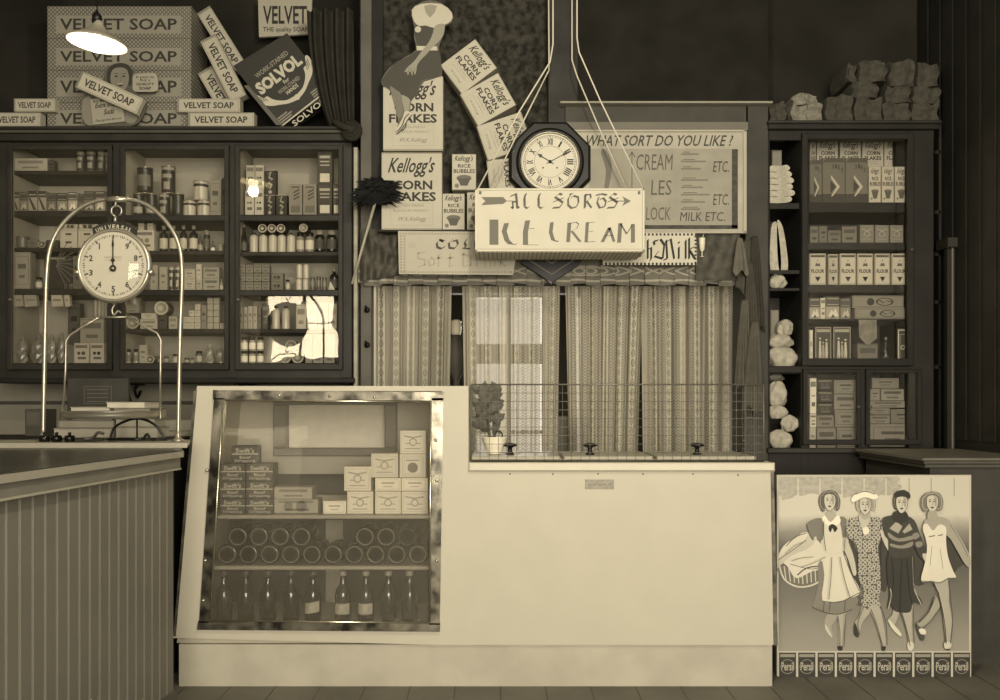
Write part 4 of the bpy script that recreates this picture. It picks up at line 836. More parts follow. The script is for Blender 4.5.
# drop the shade's closing disc at the mouth
keep = [i for i, f in enumerate(b.f) if not (len(f) == 32 and all(abs(b.v[k][2]) < .0015 for k in f))]
b.f = [b.f[i] for i in keep]; b.mi = [b.mi[i] for i in keep]; b.sm = [b.sm[i] for i in keep]
xf(b, R_).build('lamp_shade', lamp)
b = MB(); b.lathe([(.0001, -.035), (.02, -.032), (.035, -.018), (.038, 0), (.03, .02), (.016, .035), (.014, .05)], (0, 0, 0), mat(.95, .4, emit=9.0), 20); xf(b, R_).build('bulb', lamp)
b = MB(); b.lathe([(.021, .095), (.021, .125), (.010, .14), (.003, .15)], (0, 0, 0), BLACK, 14); b.tube([(0, 0, .14), (0, 0, 4.0-lz)], .003, BLACK, 6); xf(b, Matrix.Translation((lx, YL, lz)) @ Matrix.Rotation(0, 4, 'Y')).build('cord', lamp)

added_lamp = lamp.copy(); COL.objects.link(added_lamp); added_lamp.location = (.25, 1.9, 3.25); added_lamp['label'] = 'added unseen pendant lamp for more light, well in front of the white counter'  # second lamp, out of view, added to brighten the upper goods
for ch in [o for o in bpy.data.objects if o.parent == lamp]:
    k_ = ch.copy(); COL.objects.link(k_); k_.parent = added_lamp; k_.location = ch.location
    if k_.name.startswith('cord'): k_.scale = (1, 1, .62)
# dark drapery with rosette at the cabinet corner
def cloth(cols, rows, fn, mt, name, parent=None, thick=0, **kw):
    b = MB(); vs = [fn(i/(cols-1), j/(rows-1)) for j in range(rows) for i in range(cols)]
    b.add(vs, [(j*cols+i, j*cols+i+1, (j+1)*cols+i+1, (j+1)*cols+i) for j in range(rows-1) for i in range(cols-1)], mt, True)
    o = b.build(name, parent, **kw)
    if thick: md = o.modifiers.new('thickness', 'SOLIDIFY'); md.thickness = thick
    return o
YD = 5.2; DR = mat(.2, .85, noise=.3, nscale=12, spec=.1)
def drape(u, t):
    xl_ = 306+22*t*t; xr_ = 352+2*t; x = xl_+(xr_-xl_)*u; y = 8+118*t
    sq = 1-.0*t
    return (PX(x, YD), YD+.02+.028*math.sin(u*26+2*t)*(1-.3*t), PZ(y, YD))
dra = cloth(60, 14, drape, DR, 'gathered_drape', label='dark gathered cloth drape falling to a rosette at the cabinet corner', cat='drape')
b = MB()
for k in range(3): b.lathe([(.0001, -.03+.012*k), (.02+.012*k, -.028+.012*k), (.03+.016*k, -.014+.012*k), (.028+.016*k, .0+.012*k), (.012+.016*k, .004+.012*k)], (PX(352, YD), YD-.02, PZ(131, YD)), DR, 14, 'Y')
b.tube(smooth([(PX(335, YD), YD-.01, PZ(122, YD)), (PX(344, YD), YD-.03, PZ(128, YD)), (PX(352, YD), YD-.04, PZ(131, YD))], 4, False), [.02]*9, DR, 8); b.build('rosette', dra)

# feather duster
YU = 5.05; b = MB(); hd = mat(.62, .4)
dus = empty('feather_duster', (PX(352, YU), YU, PZ(285, YU)), 'black feather duster with a pale stick hanging head up against the doorway frame', 'duster')
b.tube([(PX(352, YU), YU, PZ(284, YU)), (PX(375, YU), YU, PZ(203, YU))], [.007, .008], hd, 8); b.build('handle', dus)
b = MB(); rd = random.Random(5)
hx, hz = PX(377, YU), PZ(203, YU)
fm = mat(.05, .8)
for i in range(420):
    a = rd.uniform(-1.25, 1.1); L = rd.uniform(.06, .17); dy = rd.uniform(-.07, .07)
    ex = math.sin(a)*L*1.15+.01; ez = math.cos(a)*L*.95
    if abs(a) > .8: ez -= rd.uniform(0, .06)
    p0 = Vector((hx-.004, YU, hz-.01)); p1 = Vector((hx+ex*.6, YU+dy*.7, hz+ez*.75+.02)); p2 = Vector((hx+ex, YU+dy, hz+ez+.0))
    s_ = Vector((-math.cos(a), 0, math.sin(a)))*0.013
    b.add([p0, p1-s_, p2+Vector((0, 0, -.01)), p1+s_], [(0, 1, 2, 3)], fm)
b.build('feather_head', dus)

# ------------------------------------------------------------------ cereal cartons over the doorway
LG = PZ(229.5, 5.1)+.001
px = 5.12/F
def cereal(style, x0, x1, y0, y1, Y, rot, label, d=.10, v=.70, group='cereal cartons over the doorway', flush=False):
    w = (x1-x0)/F*Y; h = (y1-y0)/F*Y; b = carton(style, w, d, h, v)
    M_ = Matrix.Translation((PX((x0+x1)/2, Y), Y, PZ((y0+y1)/2, Y))) @ Matrix.Rotation(math.radians(rot), 4, 'Y') @ Matrix.Translation((0, 0, -h/2))
    if not rot and flush: M_ = Matrix.Translation((PX((x0+x1)/2, Y), Y, LG))
    b.v = [tuple(M_ @ Vector(p)) for p in b.v]; return b.build('cereal_carton', None, label, 'box', group)
cereal('cf', 381.5, 442, 151.5, 229, 5.12, 0, 'large upright corn flakes carton standing on the ledge beside the feather duster', flush=True)
cereal('cf', 383, 443, 76, 150.5, 5.12, 0, 'large upright corn flakes carton under the seated lady cutout')
cereal('rb', 442.5, 464.5, 192.5, 229, 5.12, 0, 'small rice bubbles carton on the ledge beside the large corn flakes cartons', flush=True)
cereal('rb', 467, 489, 190.5, 229, 5.14, 0, 'rice bubbles carton mostly hidden behind the hanging sign', flush=True)
cereal('rb', 452, 476, 154, 190, 5.14, 0, 'rice bubbles carton standing on top of two others')
cereal('cf', 468.5-18, 468.5+18, 66.5-22, 66.5+22, 5.14, 53, 'topmost tilted corn flakes carton of the curving chain', .14)
cereal('cf', 488-18.3, 488+18.3, 99.5-22, 99.5+22, 5.14, 60.5, 'second tilted corn flakes carton from the top of the curving chain', .14)
cereal('cf', 504.5-18, 504.5+18, 136-23.5, 136+23.5, 5.14, 71.5, 'third tilted corn flakes carton of the chain touching the clock', .14)
cereal('cf', 510-16, 510+16, 174-22, 174+22, 5.16, 84, 'lowest sideways corn flakes carton, behind the clock and sign', .13)

# seated lady cutout, printed cardboard
YG = 5.11; c_ = lambda x, y: (PX(x, YG), PZ(y, YG)); P_ = lambda L, n=4: smooth([c_(*p) for p in L], n)
b = MB(); DKD = mat(.27); SK = mat(.56); LTD = mat(.72); SKS = mat(.45)
P1 = lambda L: P_(L, 2)
b.prism(P1([(411,10),(420,3),(430,0),(441,3),(452,12),(452,22),(445,26),(444,34),(439,46),(440,60),(442,75),(424,81),(418,92),(411,101),(410,112),(409,118),(399,133),(396,132),(399,118),(395,106),(390,90),(383,86),(381.5,80),(389,68),(405,57),(416,50),(414,38),(414,26)]), YG, YG+.008, mat(.36))
b.flat(P1([(414,27),(420,24),(434,27),(436,38),(432,47),(419,47),(416,40)]), YG-.001, DKD)
b.flat(P1([(412,10),(421,4),(441,4),(452,13),(451,21),(444,25),(434,28),(426,25.5),(419,26),(414,21)]), YG-.0015, LTD)
b.flat(P1([(424,6),(430,18),(437,6)]), YG-.0018, SK)
b.disc(PX(418, YG), PZ(29.5, YG), .018, YG-.002, LTD, 14)
b.flat([c_(*p) for p in [(416.5,46),(437,46.5),(437.5,50.5),(417,50.5)]][::-1], YG-.0016, LTD)
b.flat(P_([(417,51),(428,50),(439,51),(441,62),(441.5,74),(432,78),(422,80.5),(418,90),(411.5,100.5),(401,95),(390,89),(383.5,85),(382,80),(390,69),(398,61),(407,57.5)], 2), YG-.001, DKD)
b.flat(P_([(444,24),(444,33),(439.5,41),(432,48),(426.5,54.5),(420,61),(417,66),(416.5,70),(415,75),(413,71),(412.4,76),(410,71.5),(408,75.5),(406.5,71.5),(404,72.5),(408,67),(414,61.5),(422,51),(429,42),(433,33),(435,26)], 3), YG-.0022, SK)
for k in range(3): b.line([c_(409.5+k*2.4, 68), c_(408+k*2.9, 73.5)], .0022, YG-.0028, DKD)
b.flat(P_([(390,87),(396,90),(401,94),(402.5,104),(403,113),(400,118),(397,116),(395,106)], 3), YG-.0015, SKS); b.flat(P_([(401,95),(409.5,99),(409.5,106),(409,111),(405,113),(403,104)], 3), YG-.0012, SK)
b.flat(P_([(405,111.5),(410,112),(411,116),(407,121),(401,129),(397,133),(396,130),(400,123),(403,117)], 3), YG-.0024, LTD); b.line(smooth([c_(409,114), c_(405,118), c_(402,126), c_(397,132)], 3, False), .006, YG-.003, DKD); b.line(smooth([c_(412,115), c_(407,121), c_(405,128), c_(401,131)], 3, False), .005, YG-.003, DKD)
b.build('advertising_cutout', None, 'cardboard cutout of a seated lady in dark skirt before the upper cereal carton', 'cutout')

# ------------------------------------------------------------------ clock on its post
YK = 5.10; kx, kz = PX(550, YK), PZ(162, YK); s = YK/F
ck = empty('wall_clock', (kx, 5.2, PZ(281, YK)), 'dark octagonal drop-case pendulum clock with white Roman-numeral dial above the hanging sign', 'clock')
CKW = mat(.10, .4, noise=.3, spec=.2)
b = MB(); r8 = 41*s/math.cos(math.pi/8)
o8 = lambda r: [(kx+r*math.cos(math.pi/8+k*math.pi/4), kz+r*math.sin(math.pi/8+k*math.pi/4)) for k in range(8)]
b.prism(o8(r8)[::1], YK+.02, 5.21, CKW); 
n0 = len(b.v); A = o8(r8); B_ = o8(r8*.93); vs = [(p[0], YK+.02, p[1]) for p in A]+[(p[0], YK+.0, p[1]) for p in B_]; b.add(vs, [(k, (k+1) % 8, 8+(k+1) % 8, 8+k) for k in range(8)]+[tuple(8+k for k in range(8))], CKW)
drop = [(-29, -30), (29, -30), (29, -101), (3, -119.5), (-3, -119.5), (-27, -103), (-27, -30)]
b.prism([(kx+x*s, kz+z*s) for x, z in [(-28, -28), (-28, -100), (2, -119.5), (32, -100), (32, -28)]], YK+.03, 5.20, CKW)
for k_ in (.86, .66): b.line([(kx+(2+(x-2)*k_)*s, kz+(-64+(z+64)*k_)*s) for x, z in [(-28, -40), (-28, -100), (2, -119.5), (32, -100), (32, -40)]], .007, YK+.0285, mat(.42))
b.build('case', ck)
b = MB(); b.lathe([(33*s, .02), (34*s, -.004), (32*s, -.018), (30*s, -.018), (28.5*s, -.006), (28*s, .0)], (kx, YK, kz), CKW, 48, 'Y'); bz = b
bz.f = [f for f in bz.f]; b.lathe([(29.6*s, -.016), (29.2*s, -.019), (28.6*s, -.017), (28.2*s, -.006)], (kx, YK, kz), mat(.62, .3, metal=.7), 48, 'Y')
keep = [i for i, f in enumerate(b.f) if len(f) < 10]; b.f = [b.f[i] for i in keep]; b.mi = [b.mi[i] for i in keep]; b.sm = [b.sm[i] for i in keep]; b.build('bezel', ck)
b = MB(); yd = YK-.004; b.disc(kx, kz, 28.3*s, yd, mat(.78, .5), 48); b.ring(kx, kz, 26.2*s, 26.6*s, yd-.0006, INK2, 48); b.ring(kx, kz, 24.6*s, 24.9*s, yd-.0006, INK2, 48); b.ring(kx, kz, 15.6*s, 15.9*s, yd-.0006, INK2, 40)
for i in range(60):
    a = math.radians(i*6); M_ = Matrix.Translation((kx, 0, kz)) @ Matrix.Rotation(a, 4, 'Y'); b.rect(-.15*s-(.25*s if i % 5 == 0 else 0), .15*s+(.25*s if i % 5 == 0 else 0), 24.8*s, 26.3*s, yd-.0008, INK, M_)
for i, t_ in enumerate(['XII', 'I', 'II', 'III', 'IIII', 'V', 'VI', 'VII', 'VIII', 'IX', 'X', 'XI']):
    a = math.radians(i*30); M_ = Matrix.Translation((kx, 0, kz)) @ Matrix.Rotation(a, 4, 'Y'); wd = {1: .9, 2: 1.8, 3: 2.7, 4: 3.6}[len(t_)]
    if t_ in ('V', 'X'): wd = 2.0
    b.text(t_, -wd*s, wd*s, 17*s, 23.4*s, yd-.001, INK, .03, 0, M_)
for dx in (-7, 7): b.disc(kx+dx*s, kz-6*s, .9*s, yd-.001, BLACK, 10)
b.build('dial', ck)
for nm, a, L, w_ in (('hour_hand', 302, 15, 1.1), ('minute_hand', 62, 22, .8)):
    b = MB(); M_ = Matrix.Translation((kx, 0, kz)) @ Matrix.Rotation(math.radians(a), 4, 'Y')
    b.prism([tuple((M_ @ Vector((x*s, 0, z*s)))[k] for k in (0, 2)) for x, z in [(-w_*.4, -4), (w_*.4, -4), (w_*.4, L*.62), (w_*1.6, L*.72), (0, L), (-w_*1.6, L*.72), (-w_*.4, L*.62)]], yd-.006, yd-.004, BLACK)
    if nm == 'hour_hand': b.lathe([(1.6*s, .002), (1.6*s, -.003), (.0001, -.004)], (kx, yd-.005, kz), BLACK, 12, 'Y')
    b.build(nm, ck)

# ------------------------------------------------------------------ hanging ice cream sign (a shallow box)
YI2 = 4.75; c_ = lambda x, y: (PX(x, YI2), PZ(y, YI2)); SG = mat(.76, .6, noise=.05); px = YI2/F
sg = empty('hanging_sign', (PX(560, YI2), YI2+.15, PZ(252, YI2)), 'white box sign with brown ice cream lettering, hung on cords before the clock', 'sign')
def lattice():
    m = bpy.data.materials.new('cane_lattice'); m.use_nodes = True; nt = m.node_tree; bs = nt.nodes['Principled BSDF']; bs.inputs['Roughness'].default_value = .7
    tc = N(nt, 'ShaderNodeTexCoord'); sp = N(nt, 'ShaderNodeSeparateXYZ'); nt.links.new(tc.outputs['Object'], sp.inputs[0])
    k = mth(nt, 'MAXIMUM', mth(nt, 'LESS_THAN', mth(nt, 'FRACT', mth(nt, 'MULTIPLY', sp.outputs[0], 42)), .22), mth(nt, 'LESS_THAN', mth(nt, 'FRACT', mth(nt, 'MULTIPLY', sp.outputs[1], 42)), .22))
    mx = N(nt, 'ShaderNodeMix', data_type='RGBA'); nt.links.new(k, mx.inputs[0]); mx.inputs[6].default_value = colv(.80); mx.inputs[7].default_value = colv(.50); nt.links.new(mx.outputs[2], bs.inputs['Base Color']); return m
b = MB(); x0, x1, z0, z1 = PX(475, YI2), PX(644.5, YI2), PZ(251.5, YI2), PZ(188.5, YI2)
b.bbox(x0, x1, YI2, YI2+.26, z0, z1, SG, .004); b.rect(0, 0, 0, 0, 0, SG)
b.f = b.f[:-1]; b.mi = b.mi[:-1]; b.sm = b.sm[:-1]; b.v = b.v[:-4]
b.build('box', sg); b = MB(); b.box(x0+.004, x1-.004, YI2+.004, YI2+.256, z0-.003, z0-.0005, lattice()); b.build('underside', sg)
b = MB()
for (a, c, d_, e_, w_) in ((475, 477.2, 188.5, 251.5, .012), (642.3, 644.5, 188.5, 251.5, .012)): b.bbox(PX(a, YI2), PX(c, YI2), YI2-.006, YI2-.0005, PZ(e_, YI2), PZ(d_, YI2), mat(.8), .002)
b.bbox(x0, x1, YI2-.006, YI2-.0005, z0, z0+.010, mat(.8), .002); b.bbox(x0, x1, YI2-.006, YI2-.0005, z1-.010, z1, mat(.8), .002); b.build('edging', sg)
b = MB(); bi = mat(.42); yb2 = YI2-.0008
Z5 = lambda u, v: c_(470+u/5.556, 180+v/5.556)
def st(L, w_, a=.6, y=yb2, m_=None): b.nib([Z5(*p) for p in L], w_*px, a, y, m_ or bi)
# brush lettered lower line
st([(133,220),(133,360)], 8, 0); st([(203,240),(190,285),(205,335),(225,355)], 4.5, .1); st([(222,355),(255,358),(262,350)], 1.2, .6)
st([(320,225),(308,290),(308,360)], 4.6, .1); st([(325,270),(358,270)], .8); st([(310,360),(378,361)], .8)
st([(455,235),(448,290),(462,335)], 3.4, .1); st([(462,335),(490,342)], 1.6)
st([(552,238),(545,345)], 3.4, .1); st([(552,242),(590,234),(604,246),(592,270),(562,285)], 1.2); st([(566,285),(612,343)], 2.6, .1)
st([(652,235),(645,345)], 3, .1); st([(652,238),(692,234)], 1); st([(650,290),(685,284)], 1); st([(645,345),(695,342)], 1)
st([(775,265),(735,345)], 3.2, .1); st([(775,265),(800,343)], 2.6, .1); st([(748,310),(792,308)], 1)
st([(835,240),(828,348)], 3.6, .1); st([(838,245),(870,300)], 1.6, .3); st([(870,300),(903,248)], 1.2, .3); st([(905,245),(905,348)], 3.6, .1)
# black-letter upper line
G = .75; k_ = mat(.36)
def bl(L, w_=2.6): st(L, w_, G, yb2, k_)
bl([(225,90),(255,78),(258,100),(262,150),(272,156)]); bl([(228,150),(240,158),(236,120),(258,122)], 1.8)
for ox in (0, 78): bl([(306+ox,85),(310+ox,78),(302+ox,100),(304+ox,145)], 2.8); bl([(304+ox,148),(318+ox,158),(330+ox,150)], 2)
def ss(ox): bl([(512+ox,82),(495+ox,76),(472+ox,95),(515+ox,125),(500+ox,152),(460+ox,155)], 2.4); bl([(462+ox,122),(520+ox,100)], 1.6)
ss(0); ss(303)
bl([(560,82),(545,105),(545,140),(565,157),(590,150),(603,125),(600,95),(575,88),(560,100)], 2.2); bl([(552,80),(570,76)], 2)
bl([(640,80),(638,155)], 3); bl([(640,84),(668,80),(672,100),(648,118),(675,155)], 2)
bl([(700,84),(735,78),(760,84)], 2.2); bl([(715,95),(706,125),(720,155),(748,148),(755,120),(740,100),(722,108)], 2.2)
# arrow
b.flat([Z5(*p) for p in [(62,95),(185,95),(205,117),(185,133),(62,140),(85,117)]][::-1], yb2, bi); st([(205,117),(240,117)], .7, 1.2); st([(800,117),(860,117)], .9, 1.2)
b.flat([Z5(*p) for p in [(845,90),(895,117),(845,145),(860,117)]][::-1], yb2, bi)
for xx in (50, 932): b.rect(Z5(xx,0)[0], Z5(xx+14,0)[0], Z5(0,80)[1], Z5(0,62)[1], yb2, mat(.4))
b.frame(Z5(36,0)[0], Z5(958,0)[0], Z5(0,385)[1], Z5(0,55)[1], .0022, yb2, mat(.55)); b.build('lettering', sg)
CD = mat(.8, .6); zc = 4.0
def cord(pts): bb = MB(); bb.tube(pts, .0042, CD, 6); bb.build('cord', sg)
def w3(x, y, Y): return (PX(x, Y), Y, PZ(y, Y))
cord([(PX(553,4.8), 4.8, zc), w3(553,44,4.8), w3(550,62,4.8), w3(519,112,4.78), w3(478,189,YI2+.02)])
cord([(PX(548,4.95), 4.95, zc), w3(549,56,4.95), w3(549,70,4.95), w3(524,120,4.97), w3(490,190,5.0)])
cord([(PX(577,4.8), 4.8, zc), w3(577,38,4.8), w3(579,52,4.8), w3(600,100,4.78), w3(643,189,YI2+.02)])
cord([(PX(572,4.95), 4.95, zc), w3(572,60,4.95), w3(577,76,4.95), w3(600,130,4.97), w3(627,190,5.0)])

# menu board
YM = 5.14; c_ = lambda x, y: (PX(x, YM), PZ(y, YM)); px = YM/F
mb_ = empty('menu_board', (PX(660, YM), 5.18, PZ(232, YM)), 'framed hand-lettered menu board of drinks hung on the header beside the clock', 'sign')
b = MB(); b.bbox(PX(573, YM), PX(746, YM), YM+.004, 5.185, PZ(233, YM), PZ(130.5, YM), mat(.66, .6, noise=.15, nscale=6), .003); b.build('board', mb_)
b = MB()
for a, c, d_, e_ in ((573, 575, 130.5, 233), (743, 746.5, 130.5, 233), (573, 746.5, 130, 132), (573, 746.5, 231.5, 233.5)): b.bbox(PX(a, YM), PX(c, YM), YM-.008, YM+.003, PZ(e_, YM), PZ(d_, YM), mat(.66), .002)
b.build('frame', mb_)
b = MB(); yl = YM+.0032
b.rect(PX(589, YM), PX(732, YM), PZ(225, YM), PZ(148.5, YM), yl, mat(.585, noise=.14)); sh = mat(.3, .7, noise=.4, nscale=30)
b.rect(PX(732, YM), PX(738, YM), PZ(228, YM), PZ(149, YM), yl, sh); b.rect(PX(592, YM), PX(738, YM), PZ(229, YM), PZ(225, YM), yl, sh)  # inner panel's shadow painted as dark strips along its right and foot
ik = mat(.24); ik2 = mat(.34)
tt = lambda s_, x0_, x1_, y0_, y1_, m_, bo=0., sr=0.: b.text(s_, PX(x0_, YM), PX(x1_, YM), PZ(y1_, YM), PZ(y0_, YM), yl-.0008, m_, bo, sr)
tt("WHAT SORT DO YOU LIKE ?", 584, 734, 135, 146, ik, .01, .25); tt("CREAM", 636, 673, 154, 170, ik2, 0., .05); tt("ETC.", 713, 730, 161, 172, ik, 0., .1); tt("LES", 651, 672, 180, 195, ik2, 0, .05); tt("ETC.", 713, 730, 194, 205, ik, 0., .1)
tt("LOCK", 646, 671, 207, 220, ik2, 0, .05); tt("MILK ETC.", 680, 726, 212, 221, ik, 0., .1)
b.line([c_(632, 200), c_(632, 152), c_(629, 157)], .004, yl-.0008, ik); b.line([c_(632, 152), c_(635, 157)], .004, yl-.0008, ik)
for i, s_ in enumerate(["Vanilla", "Chocolate", "Caramel", "Strawberry", "Raspberry", "Lemonade", "Lime", "Orange"]):
    y_ = 151+i*7.3+(4 if i > 2 else 0); b.line([c_(681, y_+3), c_(681+18+(i*7) % 12, y_+3)], .010, yl-.0008, mat(.45)); b.line([c_(683, y_+1), c_(690+(i*5) % 9, y_+1)], .004, yl-.0009, mat(.36))
b.flat(smooth([c_(*p) for p in [(606,150),(612,165),(608,190),(604,190),(606,170),(601,152)]], 3)[::-1], yl-.0006, mat(.42))
b.build('lettering', mb_)

# show cards below
YJ = 5.09; c_ = lambda x, y: (PX(x, YJ), PZ(y, YJ)); px = YJ/F
b = MB(); b.prism([c_(*p) for p in [(398, 231), (520, 232), (513, 275), (399, 274)]][::-1], YJ, YJ+.006, mat(.68)); k2 = mat(.42); k3 = mat(.62)
for i in range(40):
    xx = 400.5+i*2.9; b.ring(*c_(xx, 233.6), .0035, .0055, YJ-.0006, k2, 8); b.ring(*c_(min(xx, 511), 272.2), .0035, .0055, YJ-.0006, k2, 8)
for i in range(13):
    for o_ in (401, 404.5): b.ring(*c_(o_, 236+i*2.9), .0035, .0055, YJ-.0006, k2, 8)
def bn(L, w_, m_): b.nib([c_(390+u/5.88, 225+v/5.88) for u, v in L], w_*px, .75, YJ-.0008, m_)
bn([(318,95),(295,88),(275,105),(278,130),(300,140),(322,128)], 2.4, mat(.28)); bn([(290,84),(310,100)], 1.6, mat(.28)); bn([(368,84),(345,105),(350,135),(380,138),(400,112),(392,90),(368,96)], 2.4, mat(.28)); bn([(450,85),(438,105),(448,125),(430,136)], 2.4, mat(.28)); bn([(430,136),(470,140)], 1.8, mat(.28)); bn([(500,90),(500,135),(530,125),(530,98),(500,90)], 2, mat(.28))
for L in ([(205,160),(165,165),(165,195),(205,205),(205,235),(165,245)], [(240,190),(225,210),(235,240),(260,230),(262,205),(240,190)], [(300,165),(285,180),(285,245)], [(270,195),(305,192)], [(355,165),(350,245),(370,240)], [(335,195),(375,192)], [(430,170),(430,245),(475,235),(475,185),(430,170)], [(510,195),(510,245)], [(510,200),(530,192)], [(560,195),(560,245)], [(590,195),(590,245)], [(590,200),(615,195),(615,245)], [(650,170),(650,245)], [(650,215),(675,195)], [(650,215),(680,245)]): bn(L, 2.0, k3)
b.disc(*c_(412, 245), .022, YJ-.0006, mat(.66), 8)
b.build('show_card', None, 'cream hand-lettered soft drinks card with ring border, below the cereal cartons', 'sign')
b = MB(); YJ2 = 5.12; c_ = lambda x, y: (PX(x, YJ2), PZ(y, YJ2)); b.prism([c_(*p) for p in [(600, 233), (696, 233), (697, 265), (603, 265)]][::-1], YJ2, YJ2+.006, mat(.76)); dk = mat(.16)
for i in range(24): b.rect(PX(605+i*3.9, YJ2), PX(607+i*3.9, YJ2), PZ(235.6, YJ2), PZ(233.4, YJ2), YJ2-.0006, dk); b.rect(PX(605+i*3.9, YJ2), PX(607+i*3.9, YJ2), PZ(265, YJ2), PZ(262.6, YJ2), YJ2-.0006, dk)
for i in range(8): b.rect(PX(694.5, YJ2), PX(696.5, YJ2), PZ(237.6+i*3.7, YJ2), PZ(235.8+i*3.7, YJ2), YJ2-.0006, dk)
def bm(L, w_=2.4): b.nib([c_(550+u/4.35, 130+v/4.35) for u, v in L], w_*YJ2/F, .75, YJ2-.0008, dk)
for L in ([(312,565),(300,490),(330,470)], [(290,515),(325,512)], [(345,500),(345,560)], [(345,505),(362,500)], [(395,550),(372,540),(372,510),(392,505),(388,528),(372,530)], [(425,478),(425,560)], [(425,520),(440,512),(440,560),(434,570)], [(470,480),(450,485),(455,500)], [(480,475),(497,500),(490,560),(455,550),(470,530)], [(500,490),(525,475),(540,560)], [(505,480),(510,560),(495,565)], [(560,510),(560,560)], [(558,488),(562,492)], [(590,480),(590,560)], [(605,470),(605,560)], [(605,520),(628,508)], [(608,525),(630,560)]): bm(L)
b.build('show_card', None, 'white fresh milk card with dotted border, below the menu board', 'sign')
b = MB(); b.lathe([(.012, 0), (.012, .003), (.003, .006), (.003, .03), (.014, .04), (.018, .08), (.019, .105), (.017, .11)], (PX(702, 5.16), 5.16, PZ(257, 5.16)), mat(.85, .2), 16); b.tube([(PX(702,5.16), 5.16, PZ(240,5.16)), (PX(704,5.16), 5.16, PZ(233,5.16))], .0025, CREAM, 6)
b.tube([(PX(702,5.16), 5.16, PZ(257,5.16)), (PX(702,5.16), 5.19, PZ(264,5.16))], .004, GREYD, 6); b.build('milkshake_glass', None, 'small white stemmed milkshake glass beside the fresh milk card', 'glass')
# ------------------------------------------------------------------ valance and lace curtains in the doorway
def val_mat():
    m = bpy.data.materials.new('valance_lace'); m.use_nodes = True; nt = m.node_tree; bs = nt.nodes['Principled BSDF']; bs.inputs['Roughness'].default_value = .9
    tc = N(nt, 'ShaderNodeTexCoord'); sp = N(nt, 'ShaderNodeSeparateXYZ'); nt.links.new(tc.outputs['UV'], sp.inputs[0]); u, z = sp.outputs[0], sp.outputs[1]
    k = 2*math.pi/.21; zz = mth(nt, 'SUBTRACT', z, PZ(271, 5.215))
    def near(val, off, w): return mth(nt, 'LESS_THAN', mth(nt, 'ABSOLUTE', mth(nt, 'SUBTRACT', zz, mth(nt, 'ADD', val, off))), w)
    s1 = mth(nt, 'MULTIPLY', mth(nt, 'SINE', mth(nt, 'MULTIPLY', u, k)), .026); s2 = mth(nt, 'MULTIPLY', mth(nt, 'SINE', mth(nt, 'ADD', mth(nt, 'MULTIPLY', u, k), math.pi)), .026)
    cu = mth(nt, 'MULTIPLY', mth(nt, 'SUBTRACT', mth(nt, 'FRACT', mth(nt, 'DIVIDE', u, .105)), .5), .105)
    d = mth(nt, 'SQRT', mth(nt, 'ADD', mth(nt, 'MULTIPLY', cu, cu), mth(nt, 'MULTIPLY', zz, zz)))
    ring = mth(nt, 'LESS_THAN', mth(nt, 'ABSOLUTE', mth(nt, 'SUBTRACT', d, .016)), .004)
    a = mth(nt, 'MAXIMUM', mth(nt, 'MAXIMUM', near(s1, 0, .005), near(s2, 0, .005)), mth(nt, 'MAXIMUM', ring, near(mth(nt, 'MULTIPLY', s1, .15), -.055, .006)))
    nz = N(nt, 'ShaderNodeTexNoise'); nz.inputs['Scale'].default_value = 60; nt.links.new(tc.outputs['UV'], nz.inputs['Vector'])
    a = mth(nt, 'ADD', mth(nt, 'MULTIPLY', a, .75), mth(nt, 'MULTIPLY', nz.outputs['Fac'], .35))
    mx = N(nt, 'ShaderNodeMix', data_type='RGBA'); nt.links.new(a, mx.inputs[0]); mx.inputs[6].default_value = colv(.34); mx.inputs[7].default_value = colv(.62); nt.links.new(mx.outputs[2], bs.inputs['Base Color']); return m
LACE = lace_mat('curtain_lace', .14, .80, .61, .12, .5); VAL = val_mat()
def sheet(name, x0t, x1t, x0b, x1b, yt, yb, Y, waves, amp, mt, label, cat, group=None, rows=30, cols=90, scallop=0, ph=0.0):
    """hanging cloth; UVs run in metres along the gathered width and height"""
    b = MB(); vs = []; uv = []; wt = abs(PX(x1t, Y)-PX(x0t, Y))*1.35
    for j in range(rows):
        t = j/(rows-1)
        for i in range(cols):
            u = i/(cols-1); xa = x0t+(x0b-x0t)*t**.8; xc = x1t+(x1b-x1t)*t**.8; x = xa+(xc-xa)*u
            uw = u+.012*math.sin(2*math.pi*waves*u*1.0+ph)
            y = yt+(yb-yt)*t + (scallop*abs(math.sin(u*math.pi*12)) if j == rows-1 else 0)
            vs.append((PX(xa+(xc-xa)*uw, Y), Y+amp*math.sin(2*math.pi*waves*u+ph+.6*math.sin(3*t+u*5))*(.45+.55*t)+amp*.4*math.sin(2*math.pi*waves*2.3*u+2*t), PZ(y, Y))); uv.append((u*wt, PZ(y, Y)))
    b.add(vs, [(j*cols+i, j*cols+i+1, (j+1)*cols+i+1, (j+1)*cols+i) for j in range(rows-1) for i in range(cols-1)], mt, True); b.uv = uv
    return b.build(name, None, label, cat, group)
zf = 400+(H-.05)*F/5.44
g = 'lace curtains across the doorway'
sheet('lace_curtain', 370, 452, 372, 447, 283, zf, 5.44, 6, .030, LACE, 'patterned lace curtain hanging at the doorway side nearest the feather duster', 'curtain', g)
sheet('lace_curtain', 461, 540, 466, 540, 283, zf, 5.44, 5, .028, LACE, 'patterned lace curtain with a bright window shining through it', 'curtain', g, ph=1)
sheet('lace_curtain', 541, 560, 541, 556, 283, zf, 5.42, 2, .012, LACE, 'narrow gathered lace curtain strip just beneath the pointed clock case', 'curtain', g, ph=2)
sheet('lace_curtain', 565, 643, 571, 634, 283, zf, 5.44, 6, .030, LACE, 'patterned lace curtain to the immediate side of the dark gap under the clock', 'curtain', g, ph=3)
